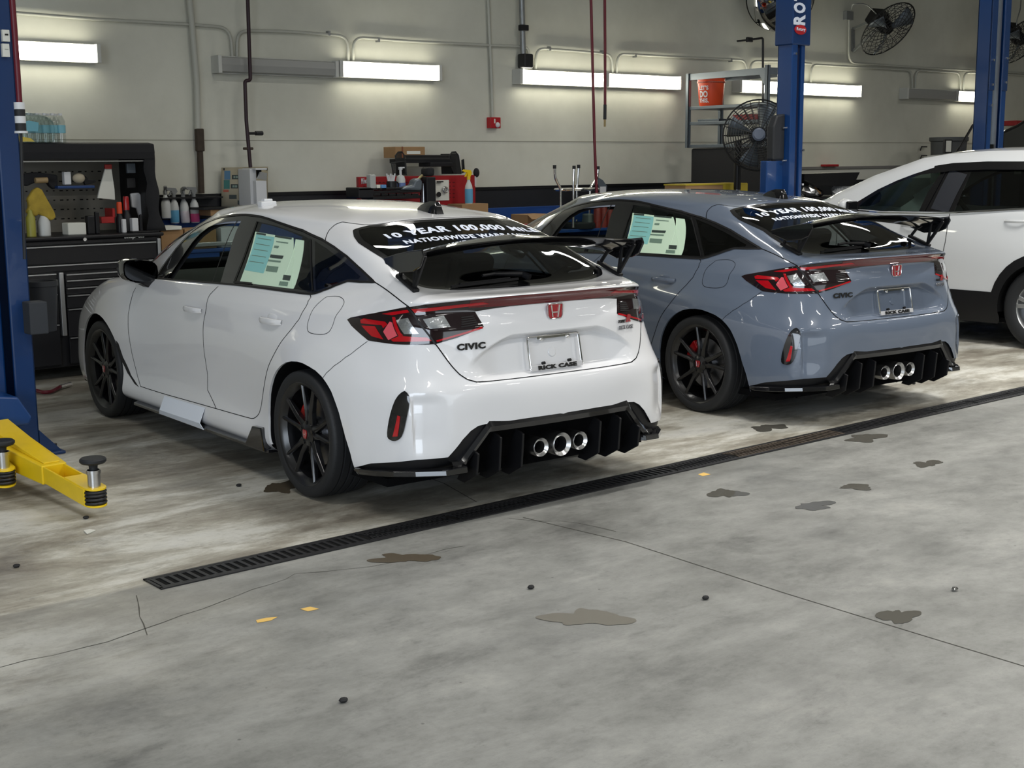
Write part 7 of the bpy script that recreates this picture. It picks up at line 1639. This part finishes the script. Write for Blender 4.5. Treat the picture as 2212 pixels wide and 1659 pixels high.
for sd_s in (-1, 1):
    srib(sy((1822,452),(1900,459),(2000,461),(2050,460),(2212,451))+[(-.4,1.225),(-.75,1.235)], .014, .012, 'belt_moulding', M['chrome'], sd_s)
    srib(sy((2049,462),(2045,520),(2035,575),(2030,620)), .006, .002, 'shut_line', M['gap'], sd_s)
    srib([(2.02,1.16),(2.12,.95),(2.12,.65),(2.02,.50)], .006, .002, 'shut_line', M['gap'], sd_s)
    srib([(1.05+.0,.30),(2.1,.30)], .01, .012, 'cladding_crease', M['gap'], sd_s)
    # B pillar, slightly lighter film
    srib(sy((2045,372),(2034,415),(2026,455)), .19, .006, 'door_pillar', mat('pillar_film', (.022, .024, .030, 1), .3) if 'pillar_film' not in bpy.data.materials else bpy.data.materials['pillar_film'], sd_s)
    srib(sy((2016,372),(2005,415),(1994,456)), .012, .010, 'pillar_seal', M['gap'], sd_s)
    # rain guard over the windows
    P_ = sy((1992,367),(2030,361),(2100,358),(2212,358)); srib(P_, .07, .022, 'rain_guard', M['black_gloss'], sd_s)
    for x, y in ((2192,478),(1968,487)):
        p = atx(x, y, XL-.02); Y_, Z_ = p.y-SY0, p.z; q = MB(); vs_ = []
        for i in range(9):
            t_ = -1+i/4; yy = Y_+t_*.11; of = float(sw(yy, Z_))+.028*(1-abs(t_)**3)+.006
            vs_ += [(sd_s*of, yy, Z_+.014), (sd_s*(of+.006), yy, Z_), (sd_s*of, yy, Z_-.014), (sd_s*(of-.01), yy, Z_)]
        q.add(vs_, [(i*4+j, i*4+(j+1) % 4, (i+1)*4+(j+1) % 4, (i+1)*4+j) for i in range(8) for j in range(4)], 0, True); q.build('door_handle', M['suv_paint'], SUV)
    q = MB(); q.ell((sd_s*.98, 1.98, 1.20), (.10, .07, .065)); mo = q.build('door_mirror', M['suv_paint'], SUV); q = MB(); q.box((sd_s*.98-.08, 1.905, 1.15), (sd_s*.98+.08, 1.93, 1.24)); q.build('mirror_glass', M['black_gloss'], mo, bevel=.01); q = MB(); q.bar((sd_s*.86, 1.95, 1.17), (sd_s*.98, 1.95, 1.17), .06, .04); q.build('mirror_arm', M['black_trim'], mo)
    for c, A_ in ((0, arR), (2.66, arF)):
        q = MB(); k = len(A_); o1 = [(sd_s*(float(sw(y, z))+.008), y, z) for y, z in A_]; o2 = [(sd_s*.50, y, z) for y, z in A_]; q.add(o1+o2, [(i, i+1, i+1+k, i+k) for i in range(k-1)], 0, True); x0, x1_ = sorted((sd_s*.50, sd_s*.51)); q.box((x0, c-.42, .15), (x1_, c+.42, .78)); q.build('wheel_arch_liner', M['liner'], SUV)
        w = bpy.data.objects.new('wheel', None); COL.objects.link(w); w.parent = SUV; w.location = (sd_s*.80, c, .36); w.empty_display_size = .1
        if sd_s > 0: w.rotation_euler = (0, 0, PI)
        RX = Matrix.Rotation(-PI/2, 4, 'Y'); q = MB(); q.lathe([(.235,.105),(.25,.115),(.30,.122),(.335,.115),(.352,.10),(.360,.09),(.360,.035),(.353,.032),(.353,.028),(.360,.025),(.360,-.025),(.353,-.028),(.353,-.032),(.360,-.035),(.360,-.09),(.335,-.115),(.25,-.115)], 56, RX); q.build('tyre', M['rubber'], w)
        q = MB(); q.lathe([(.225,-.05),(.225,.075),(.238,.10),(.246,.108),(.250,.104)], 48, RX); q.lathe([(.001,-.02),(.225,-.02)], 30, RX); q.build('rim', M['alu'], w); q = MB(); q.lathe([(.001,-.015),(.21,-.015)], 40, RX); q.build('brake_disc', M['disc'], w)
        for k in range(5):
            for s2 in (-1, 1):
                a0 = 2*PI*k/5+.2; a = a0+s2*.16; q = MB(); q.bar((-.085, .05*math.cos(a0), .05*math.sin(a0)), (-.09, .235*math.cos(a), .235*math.sin(a)), .035, .022, up=(1, 0, 0)); q.build('spoke', M['alu'], w, bevel=.004)
        q = MB(); q.lathe([(.001,.10),(.03,.10),(.055,.085),(.06,.03)], 24, RX); q.build('hub', M['alu'], w)
q = MB(); q.box((-.80, -.8, .20), (.80, 3.2, .24)); q.build('underbody', M['liner'], SUV)
q = MB(); q.box((-.80, 1.35, .60), (.80, 1.95, 1.02)); q.build('dashboard', M['interior'], SUV, bevel=.06)
q = MB(); q.tube([Vector((-.38, 1.30, 1.04))+Vector((.185*math.cos(a), .06*math.sin(a), .18*math.sin(a))) for a in [2*PI*i/26 for i in range(26)]], .015, 8, closed=True); q.build('steering_wheel', M['interior'], SUV)
for x, y in ((-.40,.55),(.40,.55),(-.40,-.35),(.40,-.35)):
    q = MB(); Mx = Matrix.Translation((x, y, .62)) @ Matrix.Rotation(math.radians(16), 4, 'X'); q.box((-.25, -.10, 0), (.25, .05, .62), 0, Mx); q.box((-.13, -.09, .60), (.13, .03, .80), 0, Mx); q.box((x-.25, y, .55), (x+.25, y+.5, .68)); q.build('seat', M['interior_grey'] if y > 0 else M['interior'], SUV, bevel=.04, seg=3)
q = MB(); q.box((-.82, -.7, .5), (.82, 1.9, .54)); q.build('cabin_floor', M['interior'], SUV)
q = MB(); q.tube([(-.62, 1.22, 1.50), (-.60, .9, 1.12), (-.30, .72, .80)], .022, 6); q.build('seat_belt', mat('belt_beige', srgb(120,124,104), .8), SUV)
q = MB(); q.box((-.12, 1.38, 1.42), (.12, 1.41, 1.50)); q.build('cabin_mirror', M['interior'], SUV, bevel=.012)
# ---- dark car with raised bonnet beyond
t = thing('black_car', 'black car front with raised bonnet showing at the right edge above the SUV roof', 'car', (15.6, 8.3, 0)); o_ = t.location.copy()
YB = 8.9
P = [at(x, y, YB)-o_ for x, y in ((2165,283),(2180,276),(2198,268),(2240,240),(2400,180))]; P2 = [at(x, y, YB)-o_ for x, y in ((2165,335),(2240,332),(2400,325))]
q = MB(); q.prism(P+P2[::-1], (.8, .45, 0)); q.build('bonnet', M['black_gloss'], t, bevel=.04, seg=3)
q = MB(); q.tube([at(2102,270,9.2)-o_, at(2066,332,9.2)-o_], .016, 8); q.tube([at(2072,322,9.2)-o_, at(2065,334,9.2)-o_], .028, 8); q.build('gas_strut', M['black_trim'], t)
q = MB(); q.box((-.3, -.2, .35), (1.6, 1.5, 1.0)); q.build('front_body', M['black_gloss'], t, bevel=.12, seg=3)
for x in (-.1, 1.4): q = MB(); q.cyl((x-.1, .6, .33), (x+.12, .6, .33), .33, 32); q.build('tyre', M['rubber'], t, bevel=.02)
q = MB(); q.box((-.2, .5, 1.0), (.0, .6, 1.55)); q.build('bonnet_prop', M['black_trim'], t)
q = MB(); q.box((at(2196,262,10.2).x, 10.2, at(2196,268,10.2).z-.02), (at(2212,262,10.2).x+.3, 10.5, at(2196,260,10.2).z+.0)); solo('red_case', q, M['red_metal'], 'small red item at the right edge above the black bonnet', 'case', bevel=.006)
# support of the red case
